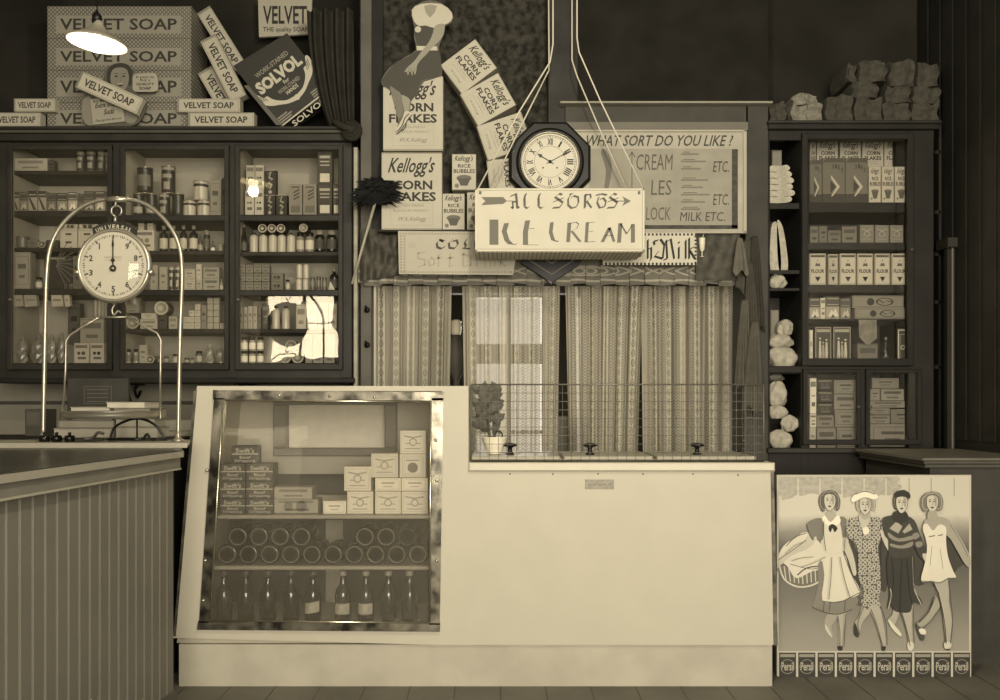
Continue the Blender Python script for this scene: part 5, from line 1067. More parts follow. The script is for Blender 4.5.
sheet('lace_curtain', 641, 738, 645, 737, 283, zf, 5.46, 6, .030, LACE, 'broad patterned lace curtain beside the hanging grey cloths', 'curtain', g, ph=4)
v = sheet('lace_valance', 358, 742, 358, 742, 258, 283, 5.215, 26, .008, VAL, 'scalloped lace valance running across the top of the curtained doorway', 'valance', None, rows=14, cols=420, scallop=3)
b = MB(); b.tube([(PX(366, 5.44), 5.44, PZ(281, 5.44)), (PX(744, 5.44), 5.44, PZ(281, 5.44))], .008, WOOD_D, 8); b.build('curtain_rod', None, 'thin dark rod carrying the lace curtains behind the valance', 'rod')
# swagged cloth above the valance by the duster
def swag(u, t):
    x = 360+40*u; y = 229+ (52-6*u)*t; Y = 5.17+.02*math.sin(9*u*(1+t)+3*t)+.012*math.sin(22*u-5*t); return (PX(x, Y), Y, PZ(y, Y))
cloth(40, 16, swag, mat(.34, .8, noise=.5, nscale=18), 'swagged_cloth', label='dark patterned cloth swagged at the doorway corner below the large cereal cartons', cat='cloth')
def swag2(u, t):
    x = 696+44*u; y = 234+46*t; Y = 5.17+.015*math.sin(12*u+4*t); return (PX(x, Y), Y, PZ(y, Y))
cloth(40, 12, swag2, mat(.34, .8, noise=.5, nscale=18), 'swagged_cloth', label='dark patterned cloth swagged beside the milkshake glass', cat='cloth')
# cloths hanging from the post
AP = [(745,752,240,735,757,300,.30,3),(752,757,236,748,765,330,.24,4),(748,752,262,742,764,385,.28,5),(738,742,238,733,749,274,.40,2),(742,748,300,735,752,392,.34,4),(752,758,322,742,766,412,.33,4)]
for i, (xa, xb_, y0, xc, xd, y1, v_, fn_) in enumerate(AP):
    Yh = 5.165-.02*i
    def hang(u, t, xa=xa, xb_=xb_, y0=y0, xc=xc, xd=xd, y1=y1, Yh=Yh, fn_=fn_, i=i):
        k = t**.75; x = (xa+(xc-xa)*k)*(1-u)+(xb_+(xd-xb_)*k)*u
        Y = Yh-.020*math.sin(u*math.pi)*k+.016*k*abs(math.sin(u*math.pi*fn_+i))
        y = y0+(y1-y0)*t-(6+8*math.sin(3*i+1))*abs(u-.6)*t*1.6-3*math.sin(u*9+i)*t*t
        return (PX(x, Yh), Y, PZ(y, Yh))
    cloth(28, 18, hang, mat(v_, .85, noise=.25, nscale=14, spec=.1), 'hanging_cloth', None, .003, label=f"grey gathered cloth hung by its corner on the doorway post, {ORD[i]} of the bunch", cat='cloth', group='grey cloths hung on the doorway post')
# things glimpsed through the gap and around the frame
b = MB(); Y = 5.9; m_ = mat(.3)
b.lathe([(.05, 0), (.055, .02), (.02, .05), (.02, .10), (.07, .20), (.08, .28), (.05, .36), (.03, .40)], (PX(456, Y), Y, PZ(396, Y)), m_, 16); b.lathe([(.03, .40), (.035, .42), (.035, .49), (.02, .50)], (PX(456, Y), Y, PZ(396, Y)), mat(.9, .3), 16)
b.build('table_lamp', None, 'small dark pedestal ornament with white top, glimpsed between the first two curtains', 'ornament')
b = MB(); b.box(PX(440, 6.0), PX(470, 6.0), 5.82, 6.15, 0, PZ(396, 6.0)-.005, mat(.16)); b.box(PX(440, 6.0)-.02, PX(470, 6.0)+.02, 5.8, 6.17, PZ(396, 6.0)-.004, PZ(396, 5.9)-.0005, mat(.12)); b.build('side_table', None, 'dark stand carrying the ornament behind the curtain gap', 'stand')
b = MB(); b.bbox(PX(556, 5.7), PX(573, 5.7), 5.66, 5.74, 0, PZ(416, 5.7), mat(.36)); b.build('tall_box', None, 'plain brown box standing in the dark gap behind the curtains', 'box')
for yy in (310, 345): 
    b = MB(); Y = 5.238; x_, z_ = PX(367, Y), PZ(yy, Y); b.tube(smooth([(x_, Y+.004, z_), (x_, Y-.03, z_-.005), (x_, Y-.05, z_+.02)], 4, False), .006, BLACK, 8); b.lathe([(.018, .0), (.016, -.006), (.0001, -.008)], (x_, Y+.001, z_), BLACK, 12, 'Y')
    b.build('coat_hook', None, f"small black coat hook on the doorway frame, the {'upper' if yy == 310 else 'lower'} one", 'hook', 'hooks on the doorway frame')

# ------------------------------------------------------------------ white counter: tall glazed display case beside a low ice cream freezer
YE = 4.0; Q = lambda x, y: (PX(x, YE), PZ(y, YE)); yb = 4.85
fr = empty('refrigerated_counter', (PX(480, YE), 4.42, 0), 'long white counter, tall glazed display case stepping down to a low ice cream freezer', 'counter')
WP = mat(.705, .55, noise=.04, nscale=5, spec=.2); WP2 = mat(.68, .6, noise=.14, nscale=6, spec=.2)
# front skin with the window opening
gx0, gx1, gy0, gy1 = 203, 442, 391, 629
b = MB(); th = .035; cz_l = lambda y: 197+(173-197)*(y-386)/(638-386)   # outline of the flaring end
def quad(pts): b.prism([Q(*p) for p in pts][::-1], YE, YE+th, WP)
quad([(197,386),(468.5,386),(468.5,gy0),(cz_l(gy0),gy0)]); quad([(cz_l(gy0),gy0),(gx0+14,gy0),(gx0,gy1),(cz_l(gy1),gy1)]); quad([(cz_l(gy1),gy1),(gx1-2,gy1),(gx1-2,645),(cz_l(638),638)])
quad([(gx1,gy0),(468.5,gy0),(468.5,645),(gx1-2,645),(gx1-2,gy1)]); quad([(468.5,463),(772,463),(776,645),(468.5,645)])
b.f = b.f; zb2 = PZ(645, YE); zt1 = PZ(386, YE); zt2 = PZ(463, YE); xL0, xL1 = PX(197, YE), PX(174, YE); xm = PX(468.5, YE); xR0, xR1 = PX(772, YE), PX(776, YE)
# ends, tops, back, floor of the case
b.prism([(xL0, zt1), (xL1, zb2), (xL1+.03, zb2), (xL0+.03, zt1)][::-1], YE+th, yb, WP); b.box(xm-.03, xm, YE+th, yb, zb2, zt1, WP); b.box(xL0+.03, xm-.03, YE+th, yb, zt1-.03, zt1, WP)
b.box(xL1+.03, xm-.03, YE+th, yb, zb2, zb2+.06, WP); BK = mat(.72, .7, noise=.1); kx0, kx1, ky0, ky1 = 300, 393, 404, 456; YBK = 4.6
qb = lambda x, y: (PX(x, YBK), PZ(y, YBK))
b.box(xL1+.04, qb(274, 0)[0], YBK, YBK+.03, zb2+.06, zt1-.03, BK); b.box(qb(397, 0)[0], xm-.03, YBK, YBK+.03, zb2+.06, zt1-.03, BK); b.box(qb(274, 0)[0], qb(397, 0)[0], YBK, YBK+.03, zb2+.06, qb(0, 495)[1], BK)
b.box(qb(274,0)[0], qb(397,0)[0], YBK, YBK+.03, zt1-.05, zt1-.03, BK); b.box(xL1+.03, xm-.03, yb-.02, yb, zb2, zt1-.03, mat(.4))
b.box(xm, xR0-.002, YE+th, yb, zb2, zt2-.005, WP); b.build('body', fr)
b = MB(); b.bbox(xm+.001, PX(774, YE), YE-.018, yb, PZ(471, YE), PZ(463, YE-.018), mat(.76, .5, noise=.05), .006); b.build('top_slab', fr)
b = MB(); zp = zb2-.001; b.plan([(PX(178, YE), YE+.012), (PX(773, YE), YE+.012), (PX(772, YE), yb), (PX(178, YE), yb)], 0, zp, WP2)
b.build('plinth', fr)
b = MB()
for xx, yy in ((510,474),(553,474),(598,474),(643,474),(693,474),(738,475)): b.lathe([(.0045, 0), (.004, -.002), (.0001, -.003)], (PX(xx, YE), YE, PZ(yy, YE)), GREY, 10, 'Y')
b.build('screw', fr)
b = MB(); b.bbox(PX(585, YE), PX(614, YE), YE-.003, YE-.0002, PZ(489, YE), PZ(479.5, YE), mat(.6, .6, noise=.3, nscale=60), .001); [b.rect(PX(588+k*5, YE), PX(591.5+k*5, YE), PZ(485.4, YE), PZ(483.4, YE), YE-.0034, mat(.5)) for k in range(5)]; b.build('name_plate', fr, 'small metal maker\'s plate')
b = MB()   # chipped metal edge strips
b.prism([Q(770.5,471), Q(773.5,471), Q(777.5,645), Q(773.5,645)][::-1], YE-.006, YE-.0003, mat(.5, .4, metal=.5, noise=.8, nscale=12, v2=.2)); b.build('edge_strip', fr); b = MB(); b.prism([Q(194,391), Q(197,391), Q(176,636), Q(173.5,636)][::-1], YE-.003, YE-.0003, mat(.45, .4, metal=.5, noise=.8, nscale=12, v2=.2)); b.build('edge_strip', fr)
# nickel window frame, slightly splayed like the opening
b = MB(); FM = mat(.66, .25, metal=.85, noise=.55, nscale=14, v2=.26); w_ = 9
def bar(p): b.prism([Q(*k) for k in p][::-1], YE-.014, YE+.004, FM)
bar([(214,390),(444,392.5),(444,400.5),(214,399.5)]); bar([(199,620.5),(440.5,622.5),(440,631),(198,629)]); bar([(215,398),(225,398),(210,622),(200,622)]); bar([(432,398),(443.5,398),(440,624),(429,624)])
b.build('window_frame', fr)
b = MB(); NB = mat(.8, .2, metal=.9)
for L in ([(224,400),(211,620)], [(431,401),(430,621)], [(225,400),(431,402)], [(211,620),(430,622)]): b.tube([(Q(*L[0])[0], YE-.015, Q(*L[0])[1]), (Q(*L[1])[0], YE-.015, Q(*L[1])[1])], .0045, NB, 6)
for p in ((280,395),(330,396),(375,397),(437,480),(437,560),(436,440),(208,470),(206,560),(204,600)): b.lathe([(.008, 0), (.006, -.005), (.0001, -.006)], (Q(*p)[0], YE-.014, Q(*p)[1]), NB, 10, 'Y')
b.build('frame_beading', fr)
b = MB(); b.prism([Q(218,397), Q(438,399), Q(434,626), Q(206,624)][::-1], YE+.006, YE+.010, GLASS_HAZY); b.build('glass_pane', fr)
# inner back panel with sunk opening and shelves
b = MB(); RW = mat(.46, .6, noise=.15); x0, x1 = qb(276, 0)[0], qb(396, 0)[0]
for (a, c, d_, e_) in ((274, 397, 393, 405), (274, 397, 448, 456), (274, 287, 405, 448), (385, 397, 405, 448)): b.bbox(PX(a, 4.58), PX(c, 4.58), 4.56, 4.63, PZ(e_, 4.58), PZ(d_, 4.58), RW, .006)
b.box(PX(274, 4.58), PX(397, 4.58), 4.585, 4.62, PZ(474, 4.58), PZ(456, 4.58), mat(.66)); b.build('rear_door_frame', fr)
b = MB(); b.box(PX(280, 4.62), PX(392, 4.62), 4.635, 4.65, PZ(452, 4.62), PZ(400, 4.62), mat(.85, noise=.1, nscale=20)); b.build('rear_panel', fr)
SHY = [(515, 'upper'), (566, 'lower')]
for yy, nm in SHY:
    b = MB(); gl = mat(.56, .3, spec=.5); f = (yy-386)/(645-386)
    b.bbox(PX(197-22*f, YE)+.04, xm-.035, 4.10, 4.55, PZ(yy+4, 4.1), PZ(yy, 4.1), gl, .004); b.build('shelf', fr)
b = MB(); b.box(PX(197, 4.59), PX(462, 4.59), 4.582, 4.596, zb2+.061, PZ(513, 4.59), mat(.24, .7, noise=.3)); b.box(PX(326, 4.58), PX(343, 4.58), 4.574, 4.581, zb2+.061, PZ(520, 4.58), mat(.62, .7, noise=.3)); b.build('dark_back_sheet', fr)  # dark sheet added in front of the paler back panel, with a pale strip
# freezer lids with black knobs
for i, (x0, x1) in enumerate(((472, 558), (562, 648), (652, 748))):
    b = MB(); zl = PZ(463, YE-.018); b.bbox(PX(x0, 4.3), PX(x1, 4.3), 4.16, 4.58, zl+.0005, zl+.018, mat(.66, .4, noise=.1), .006); lid = b.build('lid', fr)
    kx_ = PX((510, 590, 697)[i], 4.3); b = MB(); b.lathe([(.022, 0), (.02, .006), (.012, .012), (.010, .028), (.016, .036), (.033, .040), (.034, .048), (.018, .056), (.0001, .057)], (kx_, 4.3, zl+.0185), BLACK, 20); b.build('knob', lid)
# wire guard
gd = empty('wire_guard', (PX(618, 4.1), 4.1, PZ(463, YE-.018)), 'wire mesh guard standing along the top of the low ice cream freezer', 'guard')
WR = mat(.40, .4, metal=.3); YG2 = 4.06; zg0 = PZ(462, YG2)+.005; zg0 = PZ(463, YE-.018)+.003; zg1 = PZ(384.5, YG2)
b = MB()
xs = [PX(471+i*9.15, YG2) for i in range(33)]
for x in xs: b.tube([(x, YG2, zg0), (x, YG2, zg1)], .0013, WR, 4, caps=False)
for k in range(1, 9): z = zg0+(zg1-zg0)*k/9; b.tube([(xs[0], YG2+.002, z), (xs[-1], YG2+.002, z)], .0013, WR, 4, caps=False)
b.build('front_mesh', gd)
b = MB(); xe = xs[-1]
for k in range(10): y = YG2+.04*k; b.tube([(xe, y, zg0), (xe, y, zg1)], .0013, WR, 4, caps=False)
for k in range(1, 9): z = zg0+(zg1-zg0)*k/9; b.tube([(xe, YG2, z), (xe, YG2+.37, z)], .0013, WR, 4, caps=False)
b.build('end_mesh', gd)
b = MB(); b.tube([(xs[0], YG2, zg1), (xe, YG2, zg1)], .004, WR, 6); b.tube([(xs[0], YG2, zg0), (xe, YG2, zg0)], .004, BLACK, 6); b.tube([(xe, YG2, zg0), (xe, YG2, zg1), (xe, YG2+.37, zg1), (xe, YG2+.37, zg0), (xe, YG2, zg0)], .004, WR, 6); b.tube([(xs[0], YG2, zg0), (xs[0], YG2, zg1)], .003, WR, 6); b.build('frame', gd)
# bowl with a dark plant
ZF = PZ(463, YE-.018)+.0195; Y = 4.32
b = MB(); b.lathe([(.03, 0), (.034, .004), (.032, .008), (.045, .03), (.058, .06), (.061, .078), (.064, .082), (.060, .084), (.057, .076), (.04, .045), (.0001, .03)], (PX(494.5, Y), Y, ZF), mat(.93, .25, spec=.6), 28); b.build('bowl', None, 'white china bowl on the freezer lid behind the wire guard', 'bowl')
pl = empty('potted_plant', (PX(494, Y), Y, ZF+.05), 'dark leafy plant rising from the white bowl in front of the bright curtain', 'plant')
rd = random.Random(11); LFm = mat(.36, .6); b = MB(); ox, oz = PX(493, Y), ZF+.05
for i in range(70):
    h0 = rd.uniform(.05, .24); a = rd.uniform(0, 6.28); rr = rd.uniform(.0, .055); cx_ = ox-.025+rr*math.cos(a); cy_ = Y+rr*math.sin(a); cz_ = oz+h0; L_ = rd.uniform(.05, .075); ta = rd.uniform(-1.2, 1.2)
    d_ = Vector((math.sin(ta), rd.uniform(-.4, .4), math.cos(ta))); sd = Vector((math.cos(ta), 0, -math.sin(ta)))*.02; p = Vector((cx_, cy_, cz_))
    b.add([p, p+d_*L_*.3+sd*.8, p+d_*L_*.65+sd*.9, p+d_*L_, p+d_*L_*.65-sd*.9, p+d_*L_*.3-sd*.8, p+d_*L_*.5+Vector((0, -.01, 0))], [(0,1,6),(1,2,6),(2,3,6),(3,4,6),(4,5,6),(5,0,6)], LFm)
b.build('leaves', pl)
b = MB()
for i in range(6): a = i*1.05; b.tube(smooth([(ox+.01*math.cos(a), Y+.01*math.sin(a), oz-.01), (ox-.01+.02*math.cos(a), Y+.02*math.sin(a), oz+.08), (ox-.02+.035*math.cos(a), Y+.03*math.sin(a), oz+.2)], 4, False), .0035, mat(.3), 6)
b.tube(smooth([(ox+.03, Y, oz+.0), (ox+.045, Y-.01, oz+.045), (ox+.02, Y, oz+.06), (ox, Y, oz+.02)], 4, False), .004, mat(.25), 6)
b.build('stems', pl)

# contents of the glazed case
sz1 = PZ(515, 4.1)+.001; sz2 = PZ(566, 4.1)+.001; sz3 = zb2+.061; YU1 = 4.13
def cput(st, x0, x1, y0, base, v, v2, lab, grp, d=.1, rot=0, Y=YU1): return put('C', st, x0, x1, y0, base, Y, v, v2, '', lab, grp, d=d, rot=rot)
gr1 = 'dark dripping cartons in the display case'
lv = [(500, None), (486, 500.3), (472.5, 486.3)]
rowY = [515, 498, 480.5, 463]
sw = [(220,245),(246,273)]
for r in range(3):
    for c, (a, z_) in enumerate(sw):
        base = sz1 if r == 0 else PZ(rowY[r]+.3, YU1)
        cput('swift', a, z_, rowY[r+1]+.6, base, .28, .6, f"dark dripping carton, {['bottom','middle','top'][r]} full row, {'outer' if c == 0 else 'inner'} of the pair by the case end", gr1)
cput('swift', 232, 258, 446, PZ(463.2, YU1), .24, .6, 'dark dripping carton tilted alone on top of the stack', gr1, rot=.12)
cput('label', 274, 312, 487, PZ(499, YU1+.02), .62, .45, 'long pale carton on another beside the dark dripping cartons', 'long pale cartons in the display case', Y=YU1+.02); cput('face', 274, 318, 499.3, sz1, .6, .45, 'long pale carton lying on the upper shelf beside the dark dripping cartons', 'long pale cartons in the display case', Y=YU1+.02)
gr2 = 'cream butter boxes in the display case'
cput('plain', 323, 346, 501, sz1, .86, .5, 'low blank cream box at the start of the butter boxes', gr2)
for i, (a, z_, st) in enumerate(((347, 373, 'butter'), (375, 401, 'butter'), (401.5, 428, 'butter'))): cput(st, a, z_, 491.5, sz1, .82, .5, f"cream butter box on the upper shelf, {ORD[i]} of the bottom three", gr2)
cput('butter', 344, 371, 466.5, PZ(491, YU1), .80, .5, 'cream butter box standing alone on the first of the bottom three', gr2)
cput('plain', 375, 401, 478, PZ(491, YU1), .84, .5, 'low cream box under the upper butter boxes', gr2); cput('plain', 401.5, 428, 478, PZ(491, YU1), .86, .5, 'low cream box at the window edge under the ball-printed box', gr2)
cput('butter', 371, 398, 453.5, PZ(477.5, YU1), .78, .5, 'cream butter box on the first low box', gr2); cput('butterball', 399.5, 426, 454, PZ(477.5, YU1), .80, .5, 'cream box printed with a dark ball in a frame', gr2); cput('butter', 400, 426, 430.5, PZ(453.7, YU1), .82, .5, 'topmost cream butter box in the case', gr2)
# bottles on their sides, bases to the front
BG = mat(.09, .12, spec=.7); BG_GLINT = mat(.2, .12, spec=.9)  # second tone is a paler copy of the glass for painted highlight rings
def lyb(x, y, lab, i, Y=4.12):
    r = 10.2/F*Y; b = MB()
    b.lathe([(.0001, .022), (r*.25, .020), (r*.5, .008), (r*.74, .001), (r*.84, 0), (r*.96, .006), (r, .018), (r, .15), (r*.95, .18), (r*.5, .23), (r*.32, .26), (r*.30, .31), (r*.38, .315), (r*.38, .33), (0.0001, .33)], (PX(x, Y), Y, PZ(y, Y)), [BG_GLINT, BG, BG_GLINT, BG_GLINT, BG], 24, 'Y')
    b.lathe([(r*.84, -.0004), (r*.78, -.0016), (r*.72, -.0004)], (PX(x, Y), Y, PZ(y, Y)), mat(.42, .2), 24, 'Y')  # pale ring on the base, a highlight put in as colour
    return b.build('bottle', None, lab, 'bottle', 'bottles lying in the display case')
zl_ = sz2; rB = 10.2
yb1 = 400+(H-(sz2+rB/F*4.12+.001))*F/4.12
for i in range(10): lyb(227+i*21.2, yb1, f"dark bottle lying base outward in the lower row, {ORD[i]} from the counter's flared end", i)
yt1 = yb1-17.7
for i, x in enumerate((237.6, 258.8, 288, 309, 354.8, 376, 397.2, 418)):
    xx = min([227+10.6+k*21.2 for k in range(9)], key=lambda q: abs(q-x)); lyb(xx, yt1, f"dark bottle lying base outward in the upper row, {ORD[i]} from the counter's flared end", i)
# bottles standing on the case floor
for i, x in enumerate((224, 246, 268, 291, 313, 343, 366, 388.5, 409.5)):
    Y = 4.20; r = .038; h = .232; b = MB(); zz = sz3; g_ = mat(.07 if i in (2,3,4) else .16, .12, spec=.7)
    b.lathe([(r*.9, 0), (r, .006), (r, .04), (r, .09), (r, .12), (r*.85, .142), (r*.5, .165), (r*.36, .185), (r*.33, .21), (r*.33, .212)], (PX(x, Y), Y, zz), g_, 22)
    o = b.build('bottle', None, f"upright dark long-necked bottle on the case floor, {ORD[i]} from the counter's flared end", 'bottle', 'bottles standing in the display case')
    b = MB(); b.lathe([(r*.36, .208), (r*.44, .212), (r*.44, .228), (r*.36, .232), (.0001, .232)], (PX(x, Y), Y, zz), mat(.3 if i < 5 else .55, .4), 16); b.build('bottle_top', o)
    if i in (4, 5, 6):
        b = MB(); n = 14; R = r*1.01; vs = []
        for k in range(n+1): a = math.radians(-150+120*k/n); vs += [(PX(x, Y)+R*math.cos(a), Y+R*math.sin(a), zz+.035+(.012 if i == 4 else 0)*k/n), (PX(x, Y)+R*math.cos(a), Y+R*math.sin(a), zz+.085+(.012 if i == 4 else 0)*k/n)]
        b.add(vs, [(2*k, 2*k+2, 2*k+3, 2*k+1) for k in range(n)], mat(.66, noise=.3, nscale=40), True); b.build('paper_label', o)

# ------------------------------------------------------------------ panelled counter returning toward the camera, with slab on it
zc_ = H-.192
cn = empty('shop_counter', (-1.9, 3.1, 0), 'boarded shop counter with moulded timber top, running toward the viewer beneath the hanging scale', 'counter')
A = (-1.415, 1.6); B = (-1.262, 3.46); C_ = (-1.47, 3.92)
dxy = (B[0]-A[0], B[1]-A[1]); Ln_ = math.hypot(*dxy); ux, uy = dxy[0]/Ln_, dxy[1]/Ln_; nx, ny = uy, -ux     # outward normal (+X)
def off(p, d): return (p[0]+nx*d, p[1]+ny*d)
BRD = mat(.375, .5, noise=.1, nscale=4, spec=.4)
b = MB(); b.plan([A, B, C_, (-2.7, 3.92), (-2.7, 1.6)], .0, zc_-.028, BRD); b.build('body', cn)
b = MB(); n = int(Ln_/.0605)
gm = mat(.50, .5)
for i in range(n+1):
    s0 = Ln_-i*.0605; s1 = max(0, s0-.0555)
    if s1 <= 0: break
    P0 = (A[0]+ux*s0, A[1]+uy*s0); P1 = (A[0]+ux*s1, A[1]+uy*s1)
    b.plan([off(P1, .0005), off(P1, .004), off((P1[0]+ux*.004, P1[1]+uy*.004), .008), off((P0[0]-ux*.004, P0[1]-uy*.004), .008), off(P0, .004), off(P0, .0005)][::-1], .16, zc_-.065, BRD)
    b.plan([off(P1, .0005), off(P1, .0055), off((P1[0]-ux*.004, P1[1]-uy*.004), .0055), off((P1[0]-ux*.004, P1[1]-uy*.004), .0005)], .16, zc_-.065, gm)
b.build('matchboard', cn)
b = MB(); b.plan([off(A, 0.001), off(A, .034), off(B, .034), off(B, .001)][::-1], zc_-.068, zc_-.029, mat(.40, .45, noise=.15)); b.plan([off(A, 0.001), off(A, .038), off(B, .038), off(B, .001)][::-1], zc_-.075, zc_-.068, mat(.54, .4)); b.plan([off(A, 0.001), off(A, .02), off(B, .02), off(B, .001)][::-1], 0.001, .16, mat(.3)); b.build('rail', cn)
b = MB(); TOPM = mat(.22, .3, noise=.35, nscale=3, spec=.35); b.plan([off(A, .048), off(B, .048), (C_[0]+.07, C_[1]), (-2.72, 3.92), (-2.72, 1.6)], zc_-.027, zc_-.004, mat(.52, .4)); b.plan([off(A, .044), off(B, .044), (C_[0]+.068, C_[1]), (-2.72, 3.92), (-2.72, 1.6)], zc_-.004, zc_, TOPM); b.build('countertop', cn)
zs_ = H-.172
b = MB(); b.plan([(PX(187, 3.6), 3.6), (-1.345, 3.90), (-2.72, 3.90), (-2.72, 3.6)], zc_+.0005, zs_, mat(.62, .45, noise=.1)); b.build('display_board', None, 'pale raised board on the counter top under the hanging scale stand', 'board')

# hanging scale on its arched stand
Y = 3.75; W3 = lambda x, y, Y_=3.75: (PX(x, Y_), Y_, PZ(y, Y_))
stn = empty('scale_stand', (PX(112, Y), Y, zs_), 'tall nickel arch stand on the counter board, carrying the round dial scale', 'stand')
NK = mat(.66, .34, metal=.75)
b = MB(); arch = smooth([W3(43, 441), W3(45, 340), W3(47, 270), W3(53, 240), W3(68, 218), (PX(90, Y), Y, PZ(203, Y)), W3(116, 199), W3(143, 203), W3(163, 218), W3(177, 240), W3(182, 270), W3(180, 340), W3(178, 441)], 6, False)
b.tube(arch, .0085, NK, 12); b.build('arch_tube', stn)
for xx in (43, 178): b = MB(); b.lathe([(.026, 0), (.026, .004), (.014, .012), (.010, .03), (.009, .035)], (PX(xx, Y), Y, zs_+.0005), NK, 18); b.build('foot', stn)
b = MB(); b.tube([W3(106, 199.5), W3(127, 199.5)], .012, NK, 12); b.build('clamp', stn)
sc_ = empty('hanging_scale', (PX(114, Y), Y, PZ(300, Y)), 'round white-dial hanging scale with glass face hung inside the arch stand', 'scale')
dx_, dz_ = PX(115, Y), PZ(266, Y); s = Y/F; DM = mat(.36, .3, metal=.5); b = None
b = MB(); b.tube([(dx_+.006+.022*math.cos(a*.5), Y, PZ(211, Y)+.022*math.sin(a*.5)) for a in range(-2, 10)], .004, NK, 8); b.tube([W3(116, 201), W3(115, 207)], .004, NK, 8); b.build('hook', sc_)
b = MB(); b.lathe([(.0001, -.008), (36.0*s, -.008), (37*s, .0), (36.5*s, .010), (31*s, .020), (.0001, .022)], (dx_, Y, dz_), DM, 48, 'Y'); b.build('body', sc_)
b = MB(); b.lathe([(33.2*s, -.0155), (33.5*s, -.0185), (34.8*s, -.0215), (36.6*s, -.018), (37.6*s, -.008)], (dx_, Y, dz_), NK, 56, 'Y')
keep = [i for i, f in enumerate(b.f) if len(f) < 10]; b.f = [b.f[i] for i in keep]; b.mi = [b.mi[i] for i in keep]; b.sm = [b.sm[i] for i in keep]; b.build('bezel', sc_)
b = MB(); yd = Y-.016; b.disc(dx_, dz_, 33.4*s, yd, mat(.74, .5, noise=.05), 56); k_ = mat(.28)
for i in range(100):
    M_ = Matrix.Translation((dx_, 0, dz_)) @ Matrix.Rotation(2*math.pi*i/100, 4, 'Y'); big = i % 10 == 0; mid = i % 5 == 0
    b.rect(-(.8 if big else .42)*s, (.8 if big else .42)*s, (26.5 if big else 28 if mid else 28.6)*s, 30.4*s, yd-.0006, k_ if (mid or i % 2 == 0) else mat(.62), M_)
for n_ in range(10):
    a = -2*math.pi*n_/10; x_, z_ = dx_+23.5*s*math.sin(a), dz_+23.5*s*math.cos(a)
    if n_: b.text(str(n_), x_-(.6 if n_ == 1 else 1.9)*s, x_+(.6 if n_ == 1 else 1.9)*s, z_-3*s, z_+3*s, yd-.0008, mat(.24), .03)
b.text("UNIVERSAL", dx_-9*s, dx_+9*s, dz_+7*s, dz_+9.2*s, yd-.0008, mat(.5)); b.text("HOUSEHOLD SCALE", dx_-8*s, dx_+8*s, dz_+4.4*s, dz_+5.9*s, yd-.0008, mat(.55)); b.build('dial', sc_)
b = MB(); b.prism([(dx_-.6*s, dz_-1*s), (dx_+.6*s, dz_-1*s), (dx_+.5*s, dz_+18*s), (dx_+1.1*s, dz_+20*s), (dx_, dz_+29*s), (dx_-1.1*s, dz_+20*s), (dx_-.5*s, dz_+18*s)], yd-.006, yd-.004, BLACK); b.ring(dx_, dz_+5*s, .9*s, 2*s, yd-.0065, BLACK, 16); b.lathe([(3.4*s, .001), (3.2*s, -.004), (2*s, -.004), (1.9*s, -.002)], (dx_, yd-.004, dz_-3*s), BLACK, 20, 'Y')
b.lathe([(1.9*s, -.002), (1.2*s, -.006), (.0001, -.007)], (dx_, yd-.004, dz_-3*s), NK, 16, 'Y'); b.build('pointer', sc_)
b = MB(); b.lathe([(33.3*s, -.0175), (28*s, -.0215), (20*s, -.0245), (10*s, -.0265), (.0001, -.027)], (dx_, Y, dz_), GLASS, 40, 'Y'); keep = [i for i, f in enumerate(b.f) if len(f) < 10]; b.f = [b.f[i] for i in keep]; b.mi = [b.mi[i] for i in keep]; b.sm = [b.sm[i] for i in keep]; b.build('glass_cover', sc_)
b = MB(); L = [(dx_+34.5*s*math.sin(math.radians(a)), dz_+34.5*s*math.cos(math.radians(a))) for a in range(-36, 37, 6)]+[(dx_+43.5*s*math.sin(math.radians(a)), dz_+43.5*s*math.cos(math.radians(a))) for a in range(30, -31, -6)]
b.prism(L[::-1], Y-.01, Y+.01, mat(.16, .4)); b.tube([(dx_, Y, dz_+43*s), (dx_+.001, Y, PZ(216, Y))], .006, NK, 8)
for i, ch in enumerate("UNIVERSAL"): a = math.radians(-25+i*6.25); M_ = Matrix.Translation((dx_, 0, dz_)) @ Matrix.Rotation(a, 4, 'Y'); b.text(ch, -1.5*s if ch != 'I' else -.4*s, 1.5*s if ch != 'I' else .4*s, 36.8*s, 41*s, Y-.0108, mat(.7), .02, 0, M_)
b.build('name_crest', sc_, 'curved dark plate with pale lettering')
b = MB()
b.lathe([(.012, 0), (.015, .01), (.012, .02)], (dx_-36.5*s, Y-.01, dz_-9*s), NK, 12); b.build('lug', sc_)
b = MB(); b.lathe([(.012, 0), (.015, .01), (.012, .02)], (dx_+36.5*s, Y-.01, dz_-9*s), NK, 12); b.build('lug', sc_)
b = MB(); b.lathe([(.006, 0), (.014, .012), (.018, .016)], (PX(114.5, Y), Y, PZ(305, Y)), NK, 14); b.tube(smooth([W3(114.5, 305), W3(112, 310), W3(114, 315), W3(118, 311), W3(121, 313)], 4, False), .004, NK, 8); b.tube([W3(99, 317.5), W3(127, 317)], .004, NK, 8); b.build('lower_hook', sc_)
b = MB()
for sx_, L in ((0, [W3(99,317.5), W3(84,326), W3(70,335), W3(66,341), W3(65.5,370), W3(63.5,404)]), (1, [W3(127,317), W3(143,326), W3(157,333), W3(161,340), W3(160.5,370), W3(160,402)])): b.tube(L, .0045, NK, 8)
for x_ in (63, 160):
    for dy in (-.05, .05): b.tube([(PX(x_, Y), Y, PZ(402, Y)), (PX(x_-(2 if x_ < 100 else -0), Y+dy), Y+dy*.9, PZ(419, Y))], .0035, NK, 6)
b.build('pan_yoke', sc_)
